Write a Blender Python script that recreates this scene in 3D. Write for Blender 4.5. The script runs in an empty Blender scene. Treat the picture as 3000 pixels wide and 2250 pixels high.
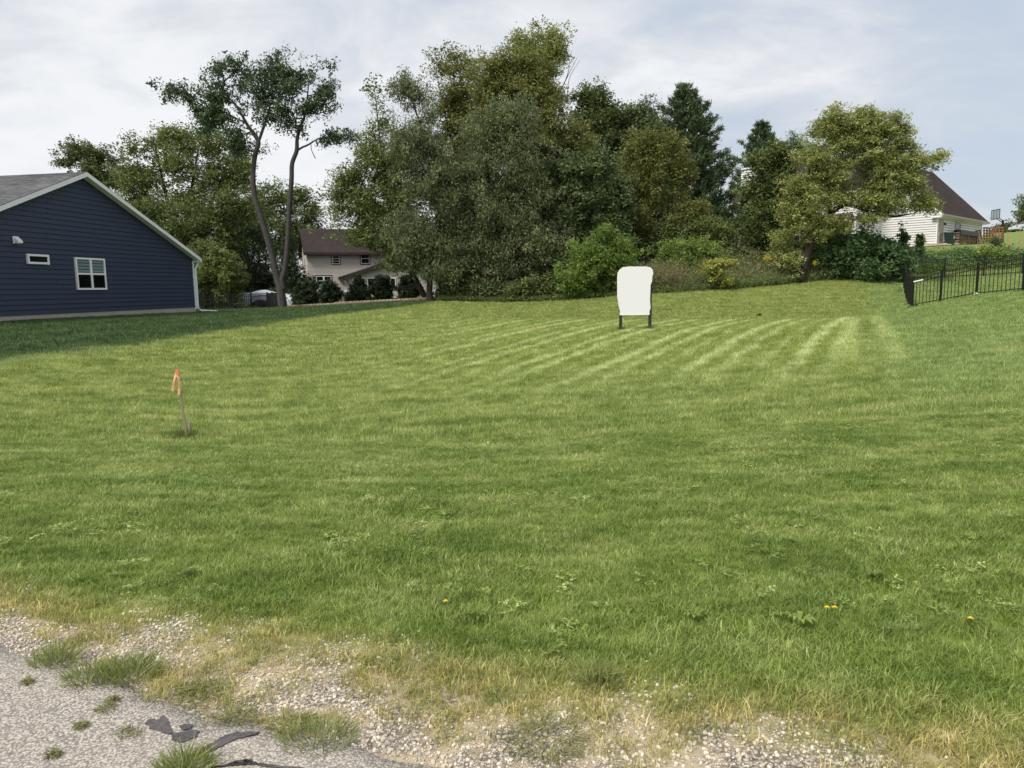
import bpy, bmesh, math, random
import numpy as np
from mathutils import Matrix, Vector
from mathutils import noise as mnoise

random.seed(7)
RNG = np.random.default_rng(11)
SC = bpy.context.scene
COL = SC.collection

# ------------------------------------------------------------------ camera
F_PX, CX, CY = 2142.0, 1500.0, 1125.0
PITCH, ROLL, CAM_H = math.radians(7.45), math.radians(-0.85), 1.65
CAM_M = Matrix.Rotation(math.pi / 2 - PITCH, 3, 'X') @ Matrix.Rotation(ROLL, 3, 'Z')
cam_data = bpy.data.cameras.new('camera')
cam_data.sensor_fit = 'HORIZONTAL'
cam_data.angle = 2 * math.atan(1500.0 / F_PX)
cam_data.clip_start = 0.05
cam_data.clip_end = 5000
cam = bpy.data.objects.new('camera', cam_data)
cam.matrix_world = Matrix.Translation((0, 0, CAM_H)) @ CAM_M.to_4x4()
COL.objects.link(cam)
SC.camera = cam

# ------------------------------------------------------------------ sky, sun, exposure
SUN_EL, SUN_AZ = math.radians(52), math.radians(-135)      # azimuth from +Y, clockwise positive
sun_dir = Vector((math.sin(SUN_AZ) * math.cos(SUN_EL), math.cos(SUN_AZ) * math.cos(SUN_EL), math.sin(SUN_EL)))
SC.view_settings.view_transform = 'Standard'
SC.view_settings.look = 'None'
SC.view_settings.gamma = 1
SC.view_settings.exposure = 1.06
SC.view_settings.use_curve_mapping = False
SC.cycles.max_bounces = 8
SC.cycles.transparent_max_bounces = 8

sl = bpy.data.lights.new('sun', 'SUN')
sl.energy = 1.75
sl.angle = math.radians(18)
sl.color = (1.0, 0.95, 0.86)
sun = bpy.data.objects.new('sun', sl)
sun.rotation_euler = sun_dir.to_track_quat('Z', 'Y').to_euler()
COL.objects.link(sun)


class G:
    """small helper to write shader node trees"""
    def __init__(self, nt):
        self.nt = nt
        nt.nodes.clear()

    def n(self, typ, **props):
        nd = self.nt.nodes.new(typ)
        for k, v in props.items():
            setattr(nd, k, v)
        return nd

    def set(self, sock, v):
        if isinstance(v, bpy.types.NodeSocket):
            self.nt.links.new(v, sock)
        elif isinstance(v, (tuple, list)) and len(v) == 3 and sock.type == 'RGBA':
            sock.default_value = (*v, 1)
        else:
            sock.default_value = v

    def m(self, op, a, b=None, c=None, clamp=False):
        nd = self.n('ShaderNodeMath', operation=op, use_clamp=clamp)
        for i, v in enumerate((a, b, c)):
            if v is not None:
                self.set(nd.inputs[i], v)
        return nd.outputs[0]

    def vm(self, op, a, b=None, s=None):
        nd = self.n('ShaderNodeVectorMath', operation=op)
        self.set(nd.inputs[0], a)
        if b is not None:
            self.set(nd.inputs[1], b)
        if s is not None:
            self.set(nd.inputs['Scale'], s)
        return nd.outputs['Value'] if op in ('DOT_PRODUCT', 'LENGTH', 'DISTANCE') else nd.outputs[0]

    def mix(self, f, a, b, blend='MIX'):
        nd = self.n('ShaderNodeMix', data_type='RGBA', blend_type=blend)
        self.set(nd.inputs[0], f)
        self.set(nd.inputs[6], a)
        self.set(nd.inputs[7], b)
        return nd.outputs[2]

    def noise(self, vec, scale, detail=3, rough=0.55, dist=0.0, out=0):
        nd = self.n('ShaderNodeTexNoise')
        if vec is not None:
            self.set(nd.inputs['Vector'], vec)
        nd.inputs['Scale'].default_value = scale
        nd.inputs['Detail'].default_value = detail
        nd.inputs['Roughness'].default_value = rough
        nd.inputs['Distortion'].default_value = dist
        return nd.outputs[out]

    def sstep(self, x, lo, hi):
        nd = self.n('ShaderNodeMapRange', interpolation_type='SMOOTHSTEP')
        self.set(nd.inputs[0], x)
        nd.inputs[1].default_value = lo
        nd.inputs[2].default_value = hi
        return nd.outputs[0]

    def lin(self, x, a, b, c, d):
        nd = self.n('ShaderNodeMapRange')
        self.set(nd.inputs[0], x)
        for i, v in enumerate((a, b, c, d)):
            nd.inputs[i + 1].default_value = v
        return nd.outputs[0]

    def ramp(self, f, stops):
        nd = self.n('ShaderNodeValToRGB')
        el = nd.color_ramp.elements
        while len(el) < len(stops):
            el.new(0.5)
        for e, (p, c) in zip(el, stops):
            e.position = p
            e.color = (*c, 1)
        self.set(nd.inputs[0], f)
        return nd.outputs[0]

    def xyz(self, v):
        nd = self.n('ShaderNodeSeparateXYZ')
        self.set(nd.inputs[0], v)
        return nd.outputs

    def comb(self, x, y, z):
        nd = self.n('ShaderNodeCombineXYZ')
        for i, v in enumerate((x, y, z)):
            self.set(nd.inputs[i], v)
        return nd.outputs[0]

    def bump(self, h, strength, dist, normal=None):
        nd = self.n('ShaderNodeBump')
        nd.inputs['Strength'].default_value = strength
        nd.inputs['Distance'].default_value = dist
        self.set(nd.inputs['Height'], h)
        if normal is not None:
            self.set(nd.inputs['Normal'], normal)
        return nd.outputs[0]


world = bpy.data.worlds.new('World')
SC.world = world
world.use_nodes = True
g = G(world.node_tree)
tc = g.n('ShaderNodeTexCoord').outputs['Generated']
d = g.vm('NORMALIZE', tc)
dx, dy, dz = g.xyz(d)
h = g.m('ADD', g.m('MAXIMUM', dz, 0.0), 0.30)
uv = g.comb(g.m('DIVIDE', dx, h), g.m('DIVIDE', dy, h), 0.0)
uv_st = g.vm('MULTIPLY', uv, (1.35, 1.9, 1.0))             # cloud bands run across the view
n1 = g.noise(g.vm('ADD', uv_st, (3.1, 7.7, 0.0)), 1.0, 8, 0.55, 0.35)
n2 = g.noise(g.vm('ADD', uv_st, (11.3, 2.2, 4.0)), 0.33, 4, 0.5, 0.2)
side = g.lin(dx, -0.7, 0.7, 0.06, -0.055)                    # brighter, thicker cloud towards the hidden sun
n3 = g.noise(g.vm('ADD', uv_st, (5.3, 1.9, 2.0)), 2.4, 6, 0.6, 0.6)
cl = g.m('ADD', g.m('ADD', g.m('ADD', g.m('MULTIPLY', n1, 0.48), g.m('MULTIPLY', n2, 0.26)), g.m('MULTIPLY', n3, 0.26)), side)
thick = g.sstep(cl, 0.355, 0.59)
cloud = g.ramp(thick, [(0.0, (0.415, 0.465, 0.54)), (0.35, (0.475, 0.512, 0.565)), (0.7, (0.57, 0.59, 0.625)), (1.0, (0.68, 0.69, 0.705))])
sky = g.n('ShaderNodeTexSky', sky_type='NISHITA')
sky.sun_disc = False
sky.sun_elevation = SUN_EL
sky.sun_rotation = SUN_AZ
sky.air_density, sky.dust_density, sky.ozone_density = 1.0, 2.0, 1.0
SKY_K = 0.1
cl10 = g.vm('SCALE', cloud, s=0.645 / SKY_K)
cover = g.lin(thick, 0.0, 0.6, 0.90, 0.98)
col = g.mix(cover, sky.outputs[0], cl10)
bg = g.n('ShaderNodeBackground')
g.set(bg.inputs[0], col)
bg.inputs[1].default_value = SKY_K
g.nt.links.new(bg.outputs[0], g.n('ShaderNodeOutputWorld').inputs[0])

# ------------------------------------------------------------------ projecting and tagging helpers


def ray(px, py):
    return CAM_M @ Vector(((px - CX) / F_PX, -(py - CY) / F_PX, -1.0))


def P(px, py, dist):
    """the point of the place seen at that spot of the photograph, at depth `dist` metres"""
    v = ray(px, py)
    return Vector((0, 0, CAM_H)) + v * (dist / v.y)


def tag(o, label=None, cat=None, group=None, kind=None):
    if label: o['label'] = label
    if cat: o['category'] = cat
    if group: o['group'] = group
    if kind: o['kind'] = kind
    return o


def link(o, parent=None):
    COL.objects.link(o)
    if parent is not None:
        o.parent = parent
    return o


def empty(name, mat, label, cat, group=None):
    o = bpy.data.objects.new(name, None)
    o.empty_display_size = 0.2
    o.matrix_world = mat if isinstance(mat, Matrix) else Matrix.Translation(mat)
    COL.objects.link(o)
    return tag(o, label, cat, group)


class MB:
    """collects simple solids; build() makes ONE mesh object of them"""
    def __init__(self):
        self.v, self.f = [], []

    def add(self, vs, fs):
        b = len(self.v)
        self.v += [tuple(p) for p in vs]
        self.f += [tuple(i + b for i in f) for f in fs]
        return self

    def hexa(self, p):
        return self.add(p, [(0, 3, 2, 1), (4, 5, 6, 7), (0, 1, 5, 4), (1, 2, 6, 5), (2, 3, 7, 6), (3, 0, 4, 7)])

    def box(self, x0, x1, y0, y1, z0, z1):
        return self.hexa([(x0, y0, z0), (x1, y0, z0), (x1, y1, z0), (x0, y1, z0), (x0, y0, z1), (x1, y0, z1), (x1, y1, z1), (x0, y1, z1)])

    def prism(self, poly, axis, a, b):
        """polygon of (u, v) extruded along axis from a to b"""
        def pt(u, v, w):
            return {'x': (w, u, v), 'y': (u, w, v), 'z': (u, v, w)}[axis]
        n = len(poly)
        vs = [pt(u, v, a) for u, v in poly] + [pt(u, v, b) for u, v in poly]
        fs = [tuple(range(n))[::-1], tuple(range(n, 2 * n))]
        fs += [(i, (i + 1) % n, n + (i + 1) % n, n + i) for i in range(n)]
        return self.add(vs, fs)

    def tube(self, pts, radii, sides=8, cap=True):
        pts = [Vector(p) for p in pts]
        if not hasattr(radii, '__len__'):
            radii = [radii] * len(pts)
        vs, fs = [], []
        ref = None
        for i, p in enumerate(pts):
            t = (pts[min(i + 1, len(pts) - 1)] - pts[max(i - 1, 0)]).normalized()
            if ref is None:
                ref = t.orthogonal().normalized()
            ref = (ref - t * ref.dot(t)).normalized()
            s = t.cross(ref)
            for k in range(sides):
                a = 2 * math.pi * k / sides
                vs.append(p + (ref * math.cos(a) + s * math.sin(a)) * radii[i])
        for i in range(len(pts) - 1):
            for k in range(sides):
                k2 = (k + 1) % sides
                fs.append((i * sides + k, i * sides + k2, (i + 1) * sides + k2, (i + 1) * sides + k))
        if cap:
            fs.append(tuple(range(sides))[::-1])
            fs.append(tuple((len(pts) - 1) * sides + k for k in range(sides)))
        return self.add(vs, fs)

    def bar(self, p0, p1, w, h, up=(0, 0, 1)):
        p0, p1, up = Vector(p0), Vector(p1), Vector(up)
        t = (p1 - p0).normalized()
        s = t.cross(up).normalized() * (w / 2)
        u = s.cross(t).normalized() * (h / 2)
        q = [p0 - s - u, p0 + s - u, p1 + s - u, p1 - s - u, p0 - s + u, p0 + s + u, p1 + s + u, p1 - s + u]
        return self.hexa(q)

    def mesh(self, name, mat, smooth=False):
        me = bpy.data.meshes.new(name)
        me.from_pydata(self.v, [], self.f)
        bm = bmesh.new()
        bm.from_mesh(me)
        bmesh.ops.recalc_face_normals(bm, faces=bm.faces)
        bm.to_mesh(me)
        bm.free()
        if smooth:
            for p in me.polygons:
                p.use_smooth = True
        if mat is not None:
            me.materials.append(mat)
        return me

    def build(self, name, mat, parent=None, smooth=False, bevel=0.0):
        o = bpy.data.objects.new(name, self.mesh(name, mat, smooth))
        link(o, parent)
        if bevel:
            b = o.modifiers.new('bevel', 'BEVEL')
            b.width = bevel
            b.segments = 2
            b.limit_method = 'ANGLE'
        return o


def quads_object(name, verts, nper, mat, tint=None, parent=None):
    """fast mesh of loose polygons, nper vertices each; tint is one float per face"""
    n = len(verts) // nper
    me = bpy.data.meshes.new(name)
    me.vertices.add(len(verts))
    me.vertices.foreach_set('co', np.asarray(verts, np.float32).ravel())
    me.loops.add(n * nper)
    me.loops.foreach_set('vertex_index', np.arange(n * nper, dtype=np.int32))
    me.polygons.add(n)
    me.polygons.foreach_set('loop_start', np.arange(0, n * nper, nper, dtype=np.int32))
    me.update(calc_edges=True)
    if tint is not None:
        a = me.attributes.new('tint', 'FLOAT', 'FACE')
        a.data.foreach_set('value', np.asarray(tint, np.float32))
    if mat is not None:
        me.materials.append(mat)
    o = bpy.data.objects.new(name, me)
    link(o, parent)
    return o


# ------------------------------------------------------------------ materials


def new_mat(name):
    m = bpy.data.materials.new(name)
    m.use_nodes = True
    return m, G(m.node_tree)


def finish(g, shader):
    g.nt.links.new(shader, g.n('ShaderNodeOutputMaterial').inputs[0])


def bsdf(g, col, rough=0.6, spec=0.3, normal=None, metallic=0.0):
    p = g.n('ShaderNodeBsdfPrincipled')
    g.set(p.inputs['Base Color'], col)
    g.set(p.inputs['Roughness'], rough)
    p.inputs['Specular IOR Level'].default_value = spec
    p.inputs['Metallic'].default_value = metallic
    if normal is not None:
        g.set(p.inputs['Normal'], normal)
    return p.outputs[0]


def simple(name, col, rough=0.6, spec=0.3, var=0.12, scale=6.0, bump=0.0, bdist=0.01, metallic=0.0, stretch=(1, 1, 1)):
    m, g = new_mat(name)
    co = g.vm('MULTIPLY', g.n('ShaderNodeTexCoord').outputs['Object'], stretch)
    nz = g.noise(co, scale, 5, 0.6)
    nz2 = g.noise(co, scale * 0.13, 3, 0.5)
    f = g.m('ADD', g.m('MULTIPLY', nz, 0.6), g.m('MULTIPLY', nz2, 0.4))
    c = g.mix(g.lin(f, 0.3, 0.7, 0, 1), tuple(x * (1 - var) for x in col), tuple(min(1, x * (1 + var)) for x in col))
    nrm = g.bump(nz, bump, bdist) if bump else None
    finish(g, bsdf(g, c, rough, spec, nrm, metallic))
    return m


def leaf_mat(name, dark, mid, light, transl=0.3, rough=0.6, spec=0.15):
    """leaf colour: per-leaf chance only"""
    m, g = new_mat(name)
    t = g.n('ShaderNodeAttribute', attribute_name='tint').outputs['Fac']
    dark, mid, light = (tuple(min(0.4, x * 2.1) for x in q) for q in (dark, mid, light))
    c = g.ramp(t, [(0.0, dark), (0.5, mid), (1.0, light)])
    p = g.n('ShaderNodeBsdfPrincipled')
    g.set(p.inputs['Base Color'], c)
    p.inputs['Roughness'].default_value = rough
    p.inputs['Specular IOR Level'].default_value = spec
    tr = g.n('ShaderNodeBsdfTranslucent')
    g.set(tr.inputs[0], g.mix(0.5, c, (0.30, 0.34, 0.03), 'MIX') if transl > 0.4 else c)
    mx = g.n('ShaderNodeMixShader')
    mx.inputs[0].default_value = transl
    g.nt.links.new(p.outputs[0], mx.inputs[1])
    g.nt.links.new(tr.outputs[0], mx.inputs[2])
    finish(g, mx.outputs[0])
    return m


def glass_mat(name, col=(0.012, 0.014, 0.016), rough=0.04):
    m, g = new_mat(name)
    finish(g, bsdf(g, col, rough, 0.6))
    return m


def bark_mat(name, a, b):
    m, g = new_mat(name)
    co = g.n('ShaderNodeTexCoord').outputs['Object']
    st = g.vm('MULTIPLY', co, (9, 9, 1.6))
    nz = g.noise(st, 2.2, 6, 0.65)
    big = g.noise(co, 0.8, 3)
    c = g.mix(g.lin(nz, 0.3, 0.7, 0, 1), a, b)
    c = g.mix(g.m('MULTIPLY', big, 0.35), c, tuple(x * 0.6 for x in a))
    finish(g, bsdf(g, c, 0.9, 0.15, g.bump(nz, 0.7, 0.05)))
    return m


M = {}
M['bark_grey'] = bark_mat('bark_grey', (0.052, 0.048, 0.044), (0.110, 0.102, 0.094))
M['bark_dark'] = bark_mat('bark_dark', (0.028, 0.023, 0.019), (0.062, 0.052, 0.043))
M['bark_dead'] = bark_mat('bark_dead', (0.20, 0.17, 0.14), (0.30, 0.26, 0.22))
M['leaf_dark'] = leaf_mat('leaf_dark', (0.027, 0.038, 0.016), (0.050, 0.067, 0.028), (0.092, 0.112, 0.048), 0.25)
M['leaf_twin'] = leaf_mat('leaf_twin', (0.022, 0.036, 0.018), (0.040, 0.062, 0.028), (0.075, 0.10, 0.045), 0.22)
M['leaf_grey'] = leaf_mat('leaf_grey', (0.044, 0.056, 0.026), (0.084, 0.100, 0.047), (0.145, 0.158, 0.082), 0.28)
M['leaf_mid'] = leaf_mat('leaf_mid', (0.032, 0.045, 0.015), (0.059, 0.077, 0.025), (0.104, 0.120, 0.044), 0.28)
M['leaf_maple'] = leaf_mat('leaf_maple', (0.044, 0.062, 0.018), (0.085, 0.106, 0.034), (0.150, 0.165, 0.062), 0.32)
M['leaf_olive'] = leaf_mat('leaf_olive', (0.058, 0.067, 0.020), (0.100, 0.108, 0.033), (0.160, 0.160, 0.060), 0.32)
M['leaf_gold'] = leaf_mat('leaf_gold', (0.088, 0.102, 0.030), (0.165, 0.182, 0.058), (0.245, 0.255, 0.10), 0.34)
M['leaf_brown'] = leaf_mat('leaf_brown', (0.070, 0.058, 0.018), (0.115, 0.098, 0.028), (0.165, 0.14, 0.045), 0.28)
M['leaf_bright'] = leaf_mat('leaf_bright', (0.052, 0.085, 0.020), (0.10, 0.145, 0.034), (0.17, 0.22, 0.060), 0.34)
M['leaf_lime'] = leaf_mat('leaf_lime', (0.12, 0.17, 0.025), (0.20, 0.25, 0.045), (0.27, 0.31, 0.075), 0.38)
M['leaf_lush'] = leaf_mat('leaf_lush', (0.030, 0.055, 0.022), (0.055, 0.092, 0.036), (0.10, 0.14, 0.060), 0.25)
M['needle'] = leaf_mat('needle', (0.020, 0.034, 0.016), (0.040, 0.060, 0.027), (0.075, 0.098, 0.045), 0.15)
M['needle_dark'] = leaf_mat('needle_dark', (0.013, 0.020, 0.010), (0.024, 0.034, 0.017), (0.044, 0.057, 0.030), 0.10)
M['weed_brown'] = leaf_mat('weed_brown', (0.056, 0.050, 0.026), (0.092, 0.086, 0.042), (0.150, 0.138, 0.070), 0.25)
M['weed_green'] = leaf_mat('weed_green', (0.048, 0.070, 0.026), (0.090, 0.118, 0.042), (0.15, 0.18, 0.068), 0.3)
M['flower'] = simple('flower_yellow', (0.70, 0.52, 0.03), 0.6)
M['navy'] = simple('navy_siding', (0.037, 0.049, 0.086), 0.5, 0.3, 0.07, 3.0, 0.15, 0.003, stretch=(0.4, 1, 8))
M['white'] = simple('white_trim', (0.84, 0.84, 0.85), 0.5, 0.3, 0.03, 2.0)
M['concrete'] = simple('concrete', (0.43, 0.39, 0.33), 0.9, 0.2, 0.12, 5.0, 0.3)
M['block_grey'] = simple('block_grey', (0.27, 0.28, 0.28), 0.9, 0.2, 0.08, 3.0, 0.2)
M['cream'] = simple('cream_siding', (0.66, 0.605, 0.55), 0.6, 0.3, 0.04, 1.5)
M['ivory'] = simple('ivory_siding', (0.68, 0.68, 0.66), 0.6, 0.3, 0.04, 1.2)
M['brown_trim'] = simple('brown_trim', (0.055, 0.040, 0.034), 0.6, 0.3, 0.1, 3.0)
M['taupe'] = simple('taupe_paint', (0.40, 0.35, 0.29), 0.6, 0.3, 0.05, 2.0)
M['black_metal'] = simple('black_metal', (0.012, 0.012, 0.013), 0.45, 0.4, 0.1, 8.0)
M['wood_pale'] = simple('wood_pale', (0.42, 0.31, 0.18), 0.8, 0.2, 0.2, 20.0, 0.2, stretch=(4, 4, 0.5))
M['wood_grey'] = simple('wood_grey', (0.30, 0.25, 0.19), 0.85, 0.2, 0.2, 30.0, 0.2, stretch=(4, 4, 0.5))
M['wood_red'] = simple('wood_red', (0.27, 0.125, 0.065), 0.8, 0.2, 0.2, 5.0, 0.2)
M['wood_dark'] = simple('wood_dark', (0.08, 0.06, 0.05), 0.9, 0.2, 0.2, 10.0)
M['log_end'] = simple('log_end', (0.27, 0.19, 0.12), 0.9, 0.1, 0.55, 9.0)
M['tarp_black'] = simple('tarp_black', (0.018, 0.018, 0.021), 0.5, 0.4, 0.2, 3.0)
M['tarp_white'] = simple('tarp_white', (0.66, 0.69, 0.76), 0.35, 0.5, 0.10, 2.0, 0.5, 0.05)
M['bin_green'] = simple('bin_green', (0.014, 0.032, 0.024), 0.45, 0.4, 0.1, 4.0)
M['orange'] = simple('orange_tape', (0.88, 0.26, 0.11), 0.45, 0.3, 0.1, 40.0)
M['orange_pale'] = simple('orange_tape_faded', (0.90, 0.45, 0.27), 0.45, 0.3, 0.06, 40.0)
M['stone_pale'] = simple('stone_pale', (0.46, 0.40, 0.32), 0.9, 0.2, 0.25, 4.0, 0.4, 0.03)
M['mulch'] = simple('mulch', (0.05, 0.042, 0.036), 0.95, 0.1, 0.4, 14.0, 0.5, 0.03)
M['glass'] = glass_mat('window_glass')
M['glass_teal'] = glass_mat('shaded_glass', (0.05, 0.065, 0.065), 0.06)
M['blind_pale'] = simple('blind_pale', (0.33, 0.42, 0.42), 0.7, 0.3, 0.05, 2)
M['blind_dim'] = simple('blind_dim', (0.085, 0.10, 0.10), 0.7, 0.3, 0.05, 2)
M['silver'] = simple('silver_paint', (0.55, 0.56, 0.58), 0.3, 0.5, 0.03, 2.0, metallic=0.3)
M['tyre'] = simple('tyre_rubber', (0.02, 0.02, 0.02), 0.85)
M['dark_post'] = simple('dark_post', (0.030, 0.030, 0.028), 0.6, 0.3, 0.25, 12.0)
M['sign_white'] = simple('sign_white', (0.82, 0.81, 0.84), 0.45, 0.35, 0.01, 2.0)
M['nest'] = simple('nest', (0.030, 0.022, 0.016), 0.95, 0.1, 0.4, 9.0, 0.8, 0.1)
M['rust'] = simple('rust_red', (0.20, 0.055, 0.03), 0.7)


def shingle_mat(name, a, b, course, width):
    m, g = new_mat(name)
    co = g.n('ShaderNodeTexCoord').outputs['Object']
    br = g.n('ShaderNodeTexBrick')
    g.set(br.inputs['Vector'], g.n('ShaderNodeUVMap').outputs[0])
    br.inputs['Color1'].default_value = (*a, 1)
    br.inputs['Color2'].default_value = (*b, 1)
    br.inputs['Mortar'].default_value = (*(x * 0.75 for x in a), 1)
    br.inputs['Scale'].default_value = 1.0
    br.inputs['Mortar Size'].default_value = 0.006
    br.inputs['Brick Width'].default_value = width
    br.inputs['Row Height'].default_value = course
    nz = g.noise(co, 26, 4, 0.7)
    big = g.noise(co, 0.35, 4, 0.6)
    c = g.mix(g.m('MULTIPLY', nz, 0.55), br.outputs[0], tuple(x * 0.5 for x in a))
    c = g.mix(g.lin(big, 0.35, 0.7, 0, 0.25), c, tuple(x * 1.25 for x in b))
    finish(g, bsdf(g, c, 0.95, 0.1, g.bump(nz, 0.4, 0.01)))
    return m


M['shingle_grey'] = shingle_mat('shingle_grey', (0.088, 0.088, 0.094), (0.235, 0.235, 0.245), 0.14, 0.32)
M['shingle_brown'] = shingle_mat('shingle_brown', (0.047, 0.037, 0.036), (0.080, 0.062, 0.060), 0.14, 0.34)
M['shingle_rust'] = shingle_mat('shingle_rust', (0.13, 0.075, 0.055), (0.19, 0.11, 0.08), 0.16, 0.34)

# ------------------------------------------------------------------ terrain heights (thin-plate fit through sighted points)
CTRL = []


def cpx(px, py, dist):
    p = P(px, py, dist)
    CTRL.append((p.x, p.y, p.z))


for x_, y_, z_ in [(-6, -6, 0), (0, -6, 0), (6, -6, 0), (-5, 0, 0), (0, 0, 0), (5, 0, 0), (-4, 3, 0), (0, 2.4, 0), (4, 3, 0),
                   (0, 4, -0.05), (0, 7, -0.20), (0, 10, -0.34), (0, 13, -0.34), (0, 17, -0.18), (0, 21, 0.02), (0, 25, 0.20), (0, 30, 0.40), (0, 37, 0.64), (0, 44, 0.83),
                   (4, 5.7, -0.05), (6, 8.5, -0.08), (8.5, 12, 0.06), (11.2, 16, 0.32), (14, 20, 0.58), (17.5, 25, 0.78), (13.4, 25, 0.40), (15.6, 29, 0.44), (17.0, 31.4, 0.47),
                   (-4, 5.7, -0.08), (-5.6, 8, -0.2), (-8.4, 12, -0.30), (-10.5, 15, -0.12), (-5, 10.4, -0.42),
                   (-19, 23, 0.72), (-25, 26, 0.75), (-28, 38, 0.75),
                   (19.55, 36, 0.55), (21.55, 40, 0.76), (23.55, 44, 1.23), (25.5, 48, 1.86), (29.5, 50.6, 1.98), (35, 50.6, 2.15), (27, 41, 1.35),
                   (20, 0, 0.05), (-20, 0, 0.0), (30, 10, 0.5), (-30, 10, 0.4), (-45, 30, 0.9),
                   (-30, 75, 0.6), (-20, 75, 0.6), (0, 75, 1.0), (-60, 90, 0.9), (0, 110, 1.5), (40, 110, 6.5), (60, 85, 6.6), (60, 60, 5.5), (50, 30, 2.2),
                   (110, 110, 7.5), (-110, 110, 1.0), (0, 200, 2.0), (120, 200, 8), (-120, 200, 1.5), (120, 0, 1.5), (-120, 0, 0.5), (0, -80, 0), (120, -80, 0), (-120, -80, 0),
                   (250, 350, 6), (-250, 350, 2), (0, 350, 3), (300, 0, 3), (-300, 0, 1), (0, -300, 0)]:
    CTRL.append((x_, y_, z_))
for a_ in [(500, 1285, 10.4), (1858, 967, 24), (575, 917, 38), (0, 943, 26.2), (0, 1050, 17), (500, 1000, 22), (900, 945, 28),
           (815, 903, 52), (1255, 880, 46.5), (577, 911, 52), (690, 910, 52.5), (780, 897, 62), (690, 899, 63), (900, 895, 60), (1150, 884, 58), (1030, 893, 50), (2672, 901, 33), (2753, 885, 31.9), (2857, 866, 30.6), (3000, 853, 29),
           (1900, 862, 42), (2200, 842, 44.5), (2450, 817, 47), (1650, 880, 43), (2698, 737, 56), (2850, 748, 55), (3000, 738, 56),
           (2750, 720, 61.5), (2860, 717, 70), (2920, 716, 75), (3000, 714, 85), (2400, 760, 60), (1900, 800, 62), (2150, 780, 62)]:
    cpx(*a_)
_C = np.array(CTRL)


def _tps(r2):
    return np.where(r2 > 1e-12, 0.5 * r2 * np.log(np.maximum(r2, 1e-12)), 0.0)


_n = len(_C)
_K = _tps(((_C[:, None, :2] - _C[None, :, :2]) ** 2).sum(-1))
_A = np.zeros((_n + 3, _n + 3))
_A[:_n, :_n] = _K + np.eye(_n) * 0.04
_A[:_n, _n:] = np.c_[np.ones(_n), _C[:, :2]]
_A[_n:, :_n] = _A[:_n, _n:].T
_W = np.linalg.solve(_A, np.r_[_C[:, 2], 0, 0, 0])


def gz(x, y):
    x, y = np.clip(np.asarray(x, float), -280, 280), np.clip(np.asarray(y, float), -250, 330)
    sh = x.shape
    q = np.c_[x.ravel(), y.ravel()]
    out = np.empty(len(q))
    for i in range(0, len(q), 20000):
        b = q[i:i + 20000]
        out[i:i + 20000] = _tps(((b[:, None] - _C[None, :, :2]) ** 2).sum(-1)) @ _W[:_n] + _W[_n] + b @ _W[_n + 1:]
    return out.reshape(sh)


def gz1(x, y):
    return float(gz(np.array([x]), np.array([y]))[0])


def ground_at(px, py, dist):
    p = P(px, py, dist)
    return Vector((p.x, p.y, gz1(p.x, p.y)))


# road edge: the shoulder distance q of a point
RQ = (0.396, 0.918)


def pavement_edge(x):
    """y of the pavement edge over x, slightly wavy"""
    return (2.04 - RQ[0] * x) / RQ[1] + 0.05 * math.sin(2.3 * x + 1) + 0.03 * math.sin(6.1 * x) + 0.016 * math.sin(17 * x)

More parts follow.
